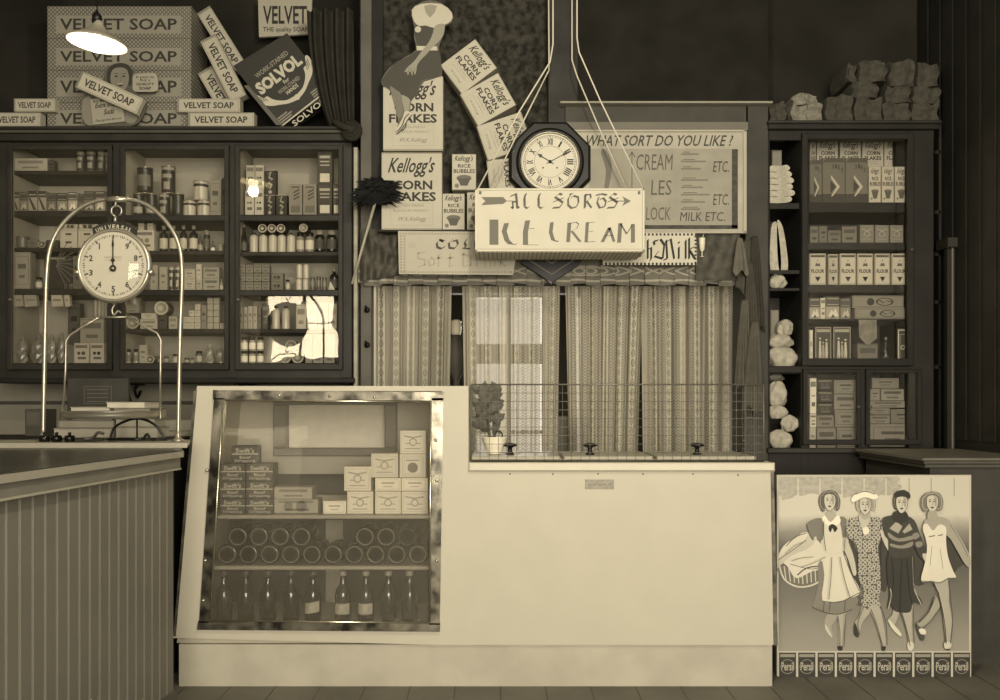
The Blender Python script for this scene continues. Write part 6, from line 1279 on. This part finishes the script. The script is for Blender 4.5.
b = MB(); pr = 46*s; b.lathe([(pr*.93, 0), (pr*.99, .004), (pr, .014), (pr*1.01, .026), (pr*1.03, .028), (pr*1.0, .029), (pr*.97, .014), (pr*.9, .006), (.0001, .005)], (PX(112, Y), Y, PZ(418, Y)), NK, 40); b.build('pan', sc_)

# clutter on the board and the bench behind it
b = MB(); Yb = 4.35; zbn = PZ(438, 4.3)
b.bbox(-2.9, -1.52, 4.2, 4.75, 0, zbn, WOOD_D); b.build('back_bench', None, 'dark low bench standing behind the counter under the wall cabinet', 'bench')
bk = [(72, 112, 428, 437.5, .62), (58, 112, 420, 428, .5), (112, 150, 427, 437.5, .66), (112, 148, 418.5, 427, .6), (46, 78, 428.5, 437.5, .5)]
b = 0
def stack(x0, x1, y0, y1, v, lab, Y=4.3, nm='ledger', d=.22):
    q = MB(); x0, x1 = PX(x0, Y), PX(x1, Y); za, zb_ = PZ(y1, Y), PZ(y0, Y); q.bbox(x0, x1, Y, Y+d, za, za+.004, mat(v-.15), .0015); q.bbox(x0, x1, Y, Y+d, zb_-.004, zb_, mat(v-.1), .0015); q.box(x0+.004, x1-.004, Y+.003, Y+d-.003, za+.004, zb_-.004, mat(v)); return q.build(nm, None, lab, 'book', 'account books stacked behind the scale')
stack(53, 112, 428.3, 437.9, .66, 'thick pale account book at the bottom of the pile behind the scale pan'); stack(58, 114, 420.3, 428.2, .56, 'grey account book directly on the thick pale one')
stack(115, 158, 427.3, 437.9, .68, 'thick pale account book at the base of the inner pile, behind the dark hoop'); stack(115, 155, 419, 427.2, .62, 'thinner account book second up in the inner pile'); stack(72, 112, 412.5, 420.2, .5, 'account book hidden behind the scale pan')
stack(70, 110, 407, 412.3, .74, 'slim white account book on top of the outer pile'); stack(113, 150, 408.5, 418.9, .6, 'account book behind the pan in the inner pile'); stack(106, 145, 402, 408.3, .8, 'topmost pale account book above the scale pan')
q = MB(); q.bbox(PX(158, 4.5), PX(200, 4.5), 4.45, 4.7, zbn+.001, PZ(420, 4.5), mat(.5)); q.rect(PX(160,4.5), PX(198,4.5), PZ(431,4.5), PZ(430,4.5), 4.449, mat(.35)); q.build('carton', None, 'grey box on the bench close to the white display case', 'box')
q = MB(); q.bbox(PX(30, 4.5), PX(47, 4.5), 4.45, 4.6, zbn+.001, PZ(409, 4.5), mat(.3)); q.rect(PX(32,4.5), PX(45,4.5), PZ(425,4.5), PZ(412,4.5), 4.449, mat(.36)); q.build('carton', None, 'dark upright box on the bench beyond the first leg of the arch stand', 'box')
q = MB(); q.bbox(PX(67, 4.6), PX(128, 4.6), 4.6, 4.63, zbn+.001, PZ(378, 4.6), mat(.24, noise=.2)); q.frame(PX(84,4.6), PX(112,4.6), PZ(404,4.6), PZ(386,4.6), .004, 4.599, mat(.34)); 
for k in range(4): q.rect(PX(87,4.6), PX(108,4.6), PZ(390+k*4,4.6), PZ(389+k*4,4.6), 4.599, mat(.36))
q.build('tall_board', None, 'dark upright board with a faint printed panel standing behind the account books', 'board')
# items on the raised board: weights, dark cutter hoop, tray
for i, x in enumerate((47, 59, 72)):
    q = MB(); r = .022-.001*i; q.lathe([(r*.8, 0), (r, .004), (r, .022), (r*.8, .026), (r*.3, .027), (r*.3, .034), (r*.45, .036), (.0001, .040)], (PX(x, 3.72), 3.70, zs_+.0005), mat(.10, .25, metal=.3), 18); q.build('scale_weight', None, f"small black scale weight by the arch stand's outer foot, {ORD[i]} of three", 'weight', 'black scale weights')
q = MB(); m_ = mat(.12, .3); q.tube(smooth([(PX(110,3.8), 3.8, zs_+.006), (PX(116,3.8), 3.8, PZ(426,3.8)), (PX(137,3.8), 3.8, PZ(418.5,3.8)), (PX(155,3.8), 3.8, PZ(425,3.8)), (PX(165,3.8), 3.8, zs_+.006)], 6, False), .0055, m_, 8); q.tube([(PX(108,3.8), 3.8, zs_+.006), (PX(167,3.8), 3.8, zs_+.006)], .0055, m_, 8); q.tube([(PX(137,3.8), 3.8, zs_+.006), (PX(137,3.8), 3.8, PZ(418.5,3.8))], .004, m_, 8); q.tube([(PX(137,3.8), 3.8, PZ(418.5,3.8)), (PX(137,3.8), 3.8, PZ(415.5,3.8))], .007, m_, 8)
q.build('cutter_hoop', None, 'dark half-round metal hoop standing on the counter board in front of the account books', 'hoop')
q = MB(); q.plan([(PX(80,3.84), 3.72), (PX(108,3.84), 3.72), (PX(106,3.84), 3.82), (PX(82,3.84), 3.82)], zs_+.0005, zs_+.004, m_)
o = q.build('serving_tongs', None, 'dark flat tool with raised pale blade lying between the weights and the hoop', 'tool')
q = MB(); q.tube(smooth([(PX(84,3.76), 3.76, zs_+.008), (PX(92,3.76), 3.77, zs_+.014), (PX(99,3.76), 3.75, zs_+.036), (PX(104,3.76), 3.76, zs_+.03)], 4, False), .006, mat(.3, .3), 8); q.build('handle', o)
q = MB(); q.tube(smooth([(PX(136,3.76), 3.74, zs_+.008), (PX(144,3.76), 3.75, zs_+.012), (PX(149,3.76), 3.74, zs_+.03), (PX(152,3.76), 3.75, zs_+.008), (PX(160,3.76), 3.74, zs_+.010)], 4, False), .006, m_, 8); q.build('string_holder', None, 'small dark coiled metal tool on the counter board under the hoop', 'tool')

# ------------------------------------------------------------------ far-side counter with moulded top, behind the poster
rc = empty('side_counter', (2.3, 4.6, 0), 'painted side counter with stepped moulded top edge behind the poster', 'counter')
zr = PZ(458, 4.3); CR = mat(.40, .6, noise=.15)
q = MB(); q.box(PX(934, 4.3), 2.60, 4.34, 5.1, 0, zr-.05, mat(.24, .6, noise=.2)); q.build('body', rc)
q = MB()
for k, (o_, h0, h1, v_) in enumerate(((0, .014, 0, .42), (.012, .03, .014, .34), (.022, .05, .03, .30))): q.bbox(PX(923, 4.3)+o_, 2.605, 4.30+o_, 5.12, zr-h0, zr-h1-.0003, mat(v_, .5, noise=.15), .004)
q.build('countertop', rc)
# dim shelves beyond the cupboard
q = MB(); 
for y in (150, 210, 252, 300, 365): q.bbox(PX(935, 5.3), 2.60, 5.3, 5.6, PZ(y+4, 5.3), PZ(y, 5.3), WOOD_D)
q.box(PX(936,5.3), 2.6, 5.6, 5.62, PZ(460,5.3), PZ(122,5.3), mat(.14)); q.box(2.585, 2.60, 5.3, 5.6, 1.0, PZ(122,5.3), WOOD_D); q.build('corner_shelf', None, 'dim dark shelves in the corner beyond the grocery cupboard', 'shelf')
# ------------------------------------------------------------------ poster with four dancing ladies
YP2 = 4.15; c = lambda x, y: (PX(x, YP2), PZ(y, YP2)); s = YP2/F
po = empty('washing_powder_poster', (PX(873, YP2), YP2+.01, 0), 'large printed poster board of four dancing ladies above a row of small packets', 'poster')
b = MB(); b.bbox(PX(777, YP2), PX(971.5, YP2), YP2, YP2+.02, 0.002, PZ(475, YP2), mat(.72), .002); b.build('board', po)
L0 = YP2-.0006; lay = [L0]
b = MB()
def nx(): lay[0] -= .00012; return lay[0]
def fl(pts, v, n=3, sm=True):
    p = smooth([c(*q) for q in pts], n) if sm else [c(*q) for q in pts]
    b.flat(p, nx(), mat(v) if isinstance(v, float) else v)
def ln(pts, w, v, sm=True):
    p = smooth([c(*q) for q in pts], 3, False) if sm and len(pts) > 2 else [c(*q) for q in pts]
    b.line(p, w*s, nx(), mat(v))
def printed():
    """printed ground of the poster: pale sky, mottled top corner, brown floor - all ink on the paper"""
    m = bpy.data.materials.new('printed_ground'); m.use_nodes = True; nt = m.node_tree; bs = nt.nodes['Principled BSDF']; bs.inputs['Roughness'].default_value = .55
    tc = N(nt, 'ShaderNodeTexCoord'); sp = N(nt, 'ShaderNodeSeparateXYZ'); nt.links.new(tc.outputs['UV'], sp.inputs[0])
    v = sp.outputs[1]; u = sp.outputs[0]
    n1 = N(nt, 'ShaderNodeTexNoise'); n1.inputs['Scale'].default_value = 9; n1.inputs['Detail'].default_value = 6; nt.links.new(tc.outputs['UV'], n1.inputs['Vector'])
    vv = mth(nt, 'ADD', v, mth(nt, 'MULTIPLY', mth(nt, 'SUBTRACT', n1.outputs['Fac'], .5), .06))
    r = N(nt, 'ShaderNodeValToRGB'); nt.links.new(vv, r.inputs[0]); e = r.color_ramp.elements
    pts = [(0, .52), (.12, .52), (.3, .42), (.5, .34), (.58, .32), (.68, .5), (.78, .74), (1, .72)]
    e[0].position, e[0].color = 0, colv(.56); e[1].position, e[1].color = 1, colv(.72)
    for p, q in pts[1:-1]: k = e.new(p); k.color = colv(q)
    topm = mth(nt, 'MULTIPLY', mth(nt, 'GREATER_THAN', mth(nt, 'ADD', v, mth(nt, 'MULTIPLY', n1.outputs['Fac'], .12)), .95), mth(nt, 'MULTIPLY', mth(nt, 'LESS_THAN', mth(nt, 'ADD', u, mth(nt, 'MULTIPLY', n1.outputs['Fac'], .3)), .78), .75))
    n2 = N(nt, 'ShaderNodeTexNoise'); n2.inputs['Scale'].default_value = 40; n2.inputs['Detail'].default_value = 5; nt.links.new(tc.outputs['UV'], n2.inputs['Vector'])
    mx = N(nt, 'ShaderNodeMix', data_type='RGBA'); nt.links.new(mth(nt, 'MULTIPLY', topm, n2.outputs['Fac']), mx.inputs[0]); nt.links.new(r.outputs[0], mx.inputs[6]); mx.inputs[7].default_value = colv(.30)
    nt.links.new(mx.outputs[2], bs.inputs['Base Color']); return m
g = MB(); g.add([(PX(778.5, YP2), L0, PZ(651, YP2)), (PX(969, YP2), L0, PZ(651, YP2)), (PX(969, YP2), L0, PZ(476.5, YP2)), (PX(778.5, YP2), L0, PZ(476.5, YP2))], [(0, 1, 2, 3)], printed()); g.uv = [(0, 0), (1, 0), (1, 1), (0, 1)]; g.build('printed_ground', po)
for x in (798, 820, 842, 864, 886, 909, 931, 954): ln([(x, 478), (x, 496)], .7, .82 if x < 900 else .5, False)
# dark shadows cast between the printed figures
SHD = .26
fl([(843,545),(852,540),(858,560),(860,590),(852,580)], SHD); fl([(875,540),(888,530),(890,560),(886,590),(880,585)], SHD); fl([(908,540),(924,550),(926,580),(915,585),(909,565)], SHD); fl([(944,530),(956,545),(966,560),(958,568),(950,575),(945,550)], SHD); fl([(848,575),(862,600),(858,606),(850,595)], .34)
SK1, SK2, HR = .64, .72, .36
# lady with laundry basket
fl([(780,566),(782,578),(792,586),(808,587),(822,582),(826,570)], .42); 
for i in range(9): ln([(784+i*4.4, 566), (786+i*4.2, 584-abs(i-4)*.8)], 1.1, .74, False)
ln([(779,565),(784,579),(797,586.5),(812,585),(824,578)], 1.6, .78)
fl([(778,558),(784,545),(795,538),(806,532),(822,545),(829,558),(826,568),(812,571),(796,578),(787,566)], .79)
ln([(786,546),(795,537),(806,533)], .8, .36); ln([(790,564),(812,569),(826,564)], .7, .4); ln([(797,575),(806,568),(818,566)], 1.2, .25)
fl([(825,600),(836,612),(838,630),(838,646),(842,648),(843,630),(845,610)], SK1); fl([(829,612),(824,622),(827,632),(833,636),(831,626),(838,615)], SK1-.04); fl([(825,624),(828,628),(832,637),(829,635),(825,629)], .74); fl([(837,646),(842,646),(842,650),(838,650)], .2, 2)
fl([(820,560),(818,585),(812,607),(820,608),(824,613),(838,614),(852,608),(858,600),(850,590)], .48); ln([(812,607),(824,612),(838,614),(852,609)], .8, .28)
for x in (824, 830, 845): ln([(x, 600), (x-1, 611)], .8, .3, False)
fl([(822,550),(842,551),(850,572),(860,592),(848,598),(838,601),(822,600),(824,575)], .80); ln([(822,601),(838,602),(850,597),(860,592)], .8, .32); ln([(843,553),(850,572),(859,591)], .8, .4)
fl([(811,529),(820,525),(812,545),(790,556),(779,566),(777,559),(790,550),(803,541)], SK2); ln([(806,540),(792,550),(778,560)], .7, .4)
fl([(822,517),(839,516),(846,530),(843,551),(828,555),(821,545),(820,530)], .79)
fl([(806,524),(813,519),(822,519),(823,536),(820,541),(815,536),(812,540),(808,533)], .46); fl([(839,517),(846,519),(848,534),(843,540),(841,530)], .46); ln([(806,524),(809,534),(813,540)], .8, .3)
fl([(843,537),(848,540),(853,556),(856,572),(853,575),(848,560),(842,545)], SK2); ln([(848,541),(854,558),(856,571)], .7, .36)
fl([(826,511),(834,511),(836,518),(831,522),(825,518)], SK1); fl([(824,515),(830,522),(837,515),(840,522),(831,526),(822,521)], .88); fl([(829,525),(833,524),(837,528),(834,532),(832,528),(830,532),(828,529)], .18)
def head(x, y, hair, hv, hat=None):
    fl(hair, hv, 3)
    n_ = len(hair)
    for k in range(0, n_):                      # waves of light along the hair
        p = hair[k]; ln([(p[0]*.82+x*.18, p[1]*.82+y*.18), ((p[0]+hair[(k+1) % n_][0])/2*.93+x*.07, (p[1]+hair[(k+1) % n_][1])/2*.93+y*.07-.6), (hair[(k+1) % n_][0]*.84+x*.16, hair[(k+1) % n_][1]*.84+y*.16)], .6, min(.74, hv+.22))
    face = [(x-5.6,y-3),(x-4.6,y-7),(x,y-8.4),(x+4.6,y-7),(x+6,y-2),(x+5.2,y+3),(x+2.6,y+7.2),(x-.2,y+8.8),(x-3,y+6.8),(x-5.2,y+2)]
    fl(face, .74); ln(face+face[:1], .45, .30)
    fl([(x+1.2,y-8),(x+4.2,y-6),(x+4.8,y-1),(x+3.6,y+3),(x+2.4,y+.5),(x+3,y-3)], .60)
    for e in (-2.3, 2.1): ln([(x+e-1.4,y-3.7),(x+e,y-4.4),(x+e+1.4,y-3.9)], .5, .24); fl([(x+e-1.2,y-2.1),(x+e,y-2.9),(x+e+1.2,y-2.1),(x+e,y-1.5)], .20, 2)
    ln([(x+.2,y-2),(x+.7,y+1.2),(x-.4,y+1.6)], .35, .42); fl([(x-1.9,y+3.7),(x,y+3.3),(x+1.9,y+3.6),(x,y+5.2)], .26, 2)
head(829, 502, [(821,511),(817.8,502),(820,494),(828,490),(836,492),(839.8,500),(838.6,509),(835,510.5),(834,503),(829,500),(824,503),(824.5,510)], HR)
# lady in patterned dress with hat
def floral(): 
    m = bpy.data.materials.new('floral_print'); m.use_nodes = True; nt = m.node_tree; bs = nt.nodes['Principled BSDF']
    tc = N(nt, 'ShaderNodeTexCoord'); v_ = N(nt, 'ShaderNodeTexVoronoi'); v_.inputs['Scale'].default_value = 48; v_.inputs['Randomness'].default_value = .3; nt.links.new(tc.outputs['Object'], v_.inputs['Vector'])
    k = mth(nt, 'MAXIMUM', mth(nt, 'LESS_THAN', mth(nt, 'ABSOLUTE', mth(nt, 'SUBTRACT', v_.outputs['Distance'], .36)), .13), mth(nt, 'LESS_THAN', v_.outputs['Distance'], .09))
    mx = N(nt, 'ShaderNodeMix', data_type='RGBA'); nt.links.new(k, mx.inputs[0]); mx.inputs[6].default_value = colv(.30); mx.inputs[7].default_value = colv(.66); nt.links.new(mx.outputs[2], bs.inputs['Base Color']); return m
FLO = floral()
fl([(862,604),(858,616),(854,622),(855,636),(859,630),(862,621),(870,610)], SK1); fl([(854,622),(853,633),(857,637),(858,633)], .22); fl([(868,606),(874,622),(880,640),(883,650),(885,640),(882,620),(878,606)], SK1); fl([(881,646),(885,646),(884,650),(881,650)], .2, 2)
fl([(846,520),(852,517),(860,516),(870,517),(879,517),(882,526),(880,538),(877,548),(879,565),(880,585),(878,600),(881,607),(872,604),(866,609),(860,602),(863,592),(858,578),(857,560),(856,545),(849,538),(845,528)], FLO); ln([(881,540),(880,565),(881,590)], .7, .26)
fl([(858,514),(869,514),(867,524),(864,534),(860,524)], SK2); fl([(859,512),(869,512),(868,518),(862,519)], SK1); fl([(862,528),(867,527),(868,533),(863,534)], .86)
fl([(879,530),(884,532),(890,545),(896,552),(892,556),(884,545)], SK2); fl([(889,549),(896,550),(898,556),(904,562),(900,564),(893,559),(888,555)], .9)
head(864, 506, [(856.5,511),(854.5,504),(857,497),(865,495),(873,498),(875,505),(873,511),(870,508),(868,500),(860,500),(859.5,509)], .56)
fl([(850,499),(855,493),(863,490.5),(871,492),(877,496),(873,499),(864,497),(856,500),(852,502)], .88); ln([(854,494),(864,491),(874,494)], .9, .36)
# lady in dark striped jumper suit
fl([(894,604),(891,614),(886,620),(893,624),(898,612),(902,606)], SK1); fl([(887,619),(891,622),(900,633),(898,635),(890,627)], .8); fl([(898,604),(904,625),(908,644),(913,642),(911,622),(911,604)], SK1); fl([(907,641),(912,642),(912,648),(908,650),(906,646)], .8, 2)
fl([(888,552),(911,552),(913,575),(912,590),(918,596),(921,604),(912,602),(909,611),(900,612),(893,610),(890,605),(886,608),(888,594),(886,575)], .22); ln([(887,608),(890,595),(889,588)], 1, .66); ln([(920,604),(915,594),(913,588)], 1, .66); ln([(911,556),(912,585)], .6, .5, False)
fl([(881,519),(890,515),(904,515),(913,520),(918,532),(924,548),(927,556),(924,561),(918,556),(912,545),(911,555),(889,556),(887,540),(883,534)], .25)
fl([(888,528),(895,521),(901,526),(897,533)], .62, sm=False); fl([(901,531),(908,523),(911,529),(903,533)], .62, sm=False); fl([(887,532),(897,538),(911,535),(911,539),(897,541),(888,537)], .52); fl([(889,543),(900,545),(911,541),(910,546),(900,548),(890,546)], .52); fl([(911,534),(916,532),(918,536),(913,539)], .5); fl([(914,542),(920,541),(921,545),(916,547)], .5)
fl([(921,553),(928,555),(933,564),(930,566),(923,560)], SK2); fl([(893,511),(904,511),(907,519),(899,523),(891,519)], .2)
head(900, 504, [(893,508),(891.5,500),(894,492),(902,490),(908,495),(906,500),(899,497),(896,503),(896,509)], .26); fl([(893,497),(895,491.5),(902,489.5),(908,493),(908,498),(901,496)], .2)
# lady in white slip
fl([(930,578),(937,592),(941,615),(944,640),(949,643),(950,620),(947,600),(946,578)], SK1); fl([(933,595),(928,610),(920,619),(915,622),(920,626),(930,618),(938,606)], SK1-.04); fl([(914,622),(919,628),(923,636),(920,640),(916,632)], .3); fl([(917,628),(923,628),(924,633),(919,633)], .84, 2); fl([(943,641),(949,641),(949,646),(944,648),(942,645)], .76, 2); ln([(944,648.5),(948,648.5)], 1.2, .2, False)
fl([(923,520),(934,516),(945,518),(950,524),(960,540),(968,556),(967,566),(962,562),(954,548),(945,535),(930,536),(921,532)], SK1-.03); ln([(948,524),(958,540),(966,556)], .6, .4)
fl([(921,527),(925,523),(931,530),(937,524),(944,527),(944,540),(946,556),(951,570),(954,577),(946,577),(938,581),(928,580),(919,580),(923,562),(925,545)], .82); ln([(919,580),(928,581),(938,582),(946,578),(954,577)], .8, .4); ln([(927,536),(933,535)], .9, .3, False); ln([(936,535),(941,534)], .9, .3, False); ln([(930,545),(928,565)], .5, .5, False); ln([(938,548),(941,568)], .5, .5, False)
head(930, 503, [(921.5,511),(918.5,503),(921,495),(929,491),(938,493),(941.3,501),(939.6,509),(935.8,510),(935,503),(930,500),(925,503),(925,510)], .45); fl([(926,511),(934,511),(935,519),(926,519)], SK1-.03)
for L in ([(836,615),(838,630),(838,646)], [(844,613),(843,632),(842,646)], [(869,608),(875,624),(881,646)], [(879,606),(884,622),(885,644)], [(862,605),(856,622),(858,634)], [(898,606),(904,626),(908,644)], [(911,606),(911,626),(912,642)], [(931,580),(938,600),(942,620),(944,642)], [(946,580),(949,604),(950,622),(948,642)], [(933,596),(926,611),(916,622)], [(938,606),(929,619),(921,627)], [(890,556),(892,580),(889,600)], [(900,558),(899,590),(898,610)], [(905,558),(908,590),(911,603)], [(830,556),(829,578),(827,598)], [(838,556),(842,576),(848,596)], [(822,520),(822,535),(824,550)], [(844,525),(843,540),(842,551)]): ln(L, .55, .24)
for L in ([(784,553),(793,545),(803,541)], [(790,560),(800,557),(812,556)], [(800,566),(812,562),(824,556)]): ln(L, .6, .5)
b.build('printed_figures', po)
# row of printed packets along the foot
b = MB(); b.rect(PX(778, YP2), PX(971, YP2), PZ(679, YP2), PZ(651.5, YP2), L0, mat(.72))
for i in range(10):
    x0 = 778.8+i*19.35 - (3 if i == 0 else 0); x1 = 778.8+i*19.35+17.2
    x0 = max(x0, 779); b.rect(PX(x0, YP2), PX(min(x1, 970), YP2), PZ(678, YP2), PZ(652.5, YP2), L0-.0004, mat(.22)); b.rect(PX(x0+1, YP2), PX(min(x1-1, 970), YP2), PZ(657, YP2), PZ(654, YP2), L0-.0008, mat(.55))
    m_ = (x0+x1)/2; b.ring(*c(m_, 666.5), 6.6*s, 7.4*s, L0-.0008, mat(.5), 20)
    b.flat([c(m_-7, 661), c(m_+7, 663.5), c(m_+7, 671.5), c(m_-7, 669)][::-1], L0-.001, mat(.24)); b.text("Persil", PX(m_-6.3, YP2), PX(m_+6.3, YP2), PZ(670.5, YP2), PZ(662, YP2), L0-.0014, mat(.66), .02)
b.build('printed_packets', po)
# ------------------------------------------------------------------ daylight, lamp, camera
w = bpy.data.worlds.new('daylight'); sc.world = w; w.use_nodes = True; bg = w.node_tree.nodes['Background']
bg.inputs[0].default_value = (1.0, .905, .76, 1); bg.inputs[1].default_value = 1.8
def area(name, loc, rot, sx, sy, e, col=(1, .905, .77)):
    l = bpy.data.lights.new(name, 'AREA'); l.shape = 'RECTANGLE'; l.size = sx; l.size_y = sy; l.energy = e; l.color = col
    o = bpy.data.objects.new(name, l); COL.objects.link(o); o.location = loc; o.rotation_euler = rot; return o
area('shop_window_light', (1.0, -2.80, 2.0), (math.radians(90), 0, 0), 3.0, 2.8, 500)
area('small_window_light', (-2.9, -2.80, 2.37), (math.radians(90), 0, 0), 1.0, .95, 34)
area('back_window_light', ((PX(509, 7.8)), 7.85, 1.4), (math.radians(-90), 0, 0), .7, 1.5, 75)
pl_ = bpy.data.lights.new('pendant_bulb_light', 'POINT'); pl_.energy = 3; pl_.shadow_soft_size = .04; pl_.color = (1, .93, .75)
o = bpy.data.objects.new('pendant_bulb_light', pl_); COL.objects.link(o); o.location = (PX(97, 4.0), 4.0, PZ(44, 4.0)-.06)
pl2 = pl_.copy(); pl2.energy = 170; pl2.shadow_soft_size = .06; o = bpy.data.objects.new('added_fill_light', pl2); COL.objects.link(o); o.location = (.25, 1.9, 3.16)  # fill light of the added, unseen second lamp
cam = bpy.data.cameras.new('camera'); co = bpy.data.objects.new('camera', cam); COL.objects.link(co)
co.location = (0, 0, H); co.rotation_euler = (math.radians(90), 0, 0); cam.sensor_width = 36; cam.lens = 36*F/1000; cam.shift_y = .05; cam.clip_start = .05
sc.camera = co
sc.view_settings.view_transform = 'Standard'; sc.view_settings.look = 'None'; sc.view_settings.gamma = 1; sc.view_settings.use_curve_mapping = False
sc.view_settings.exposure = 0.0
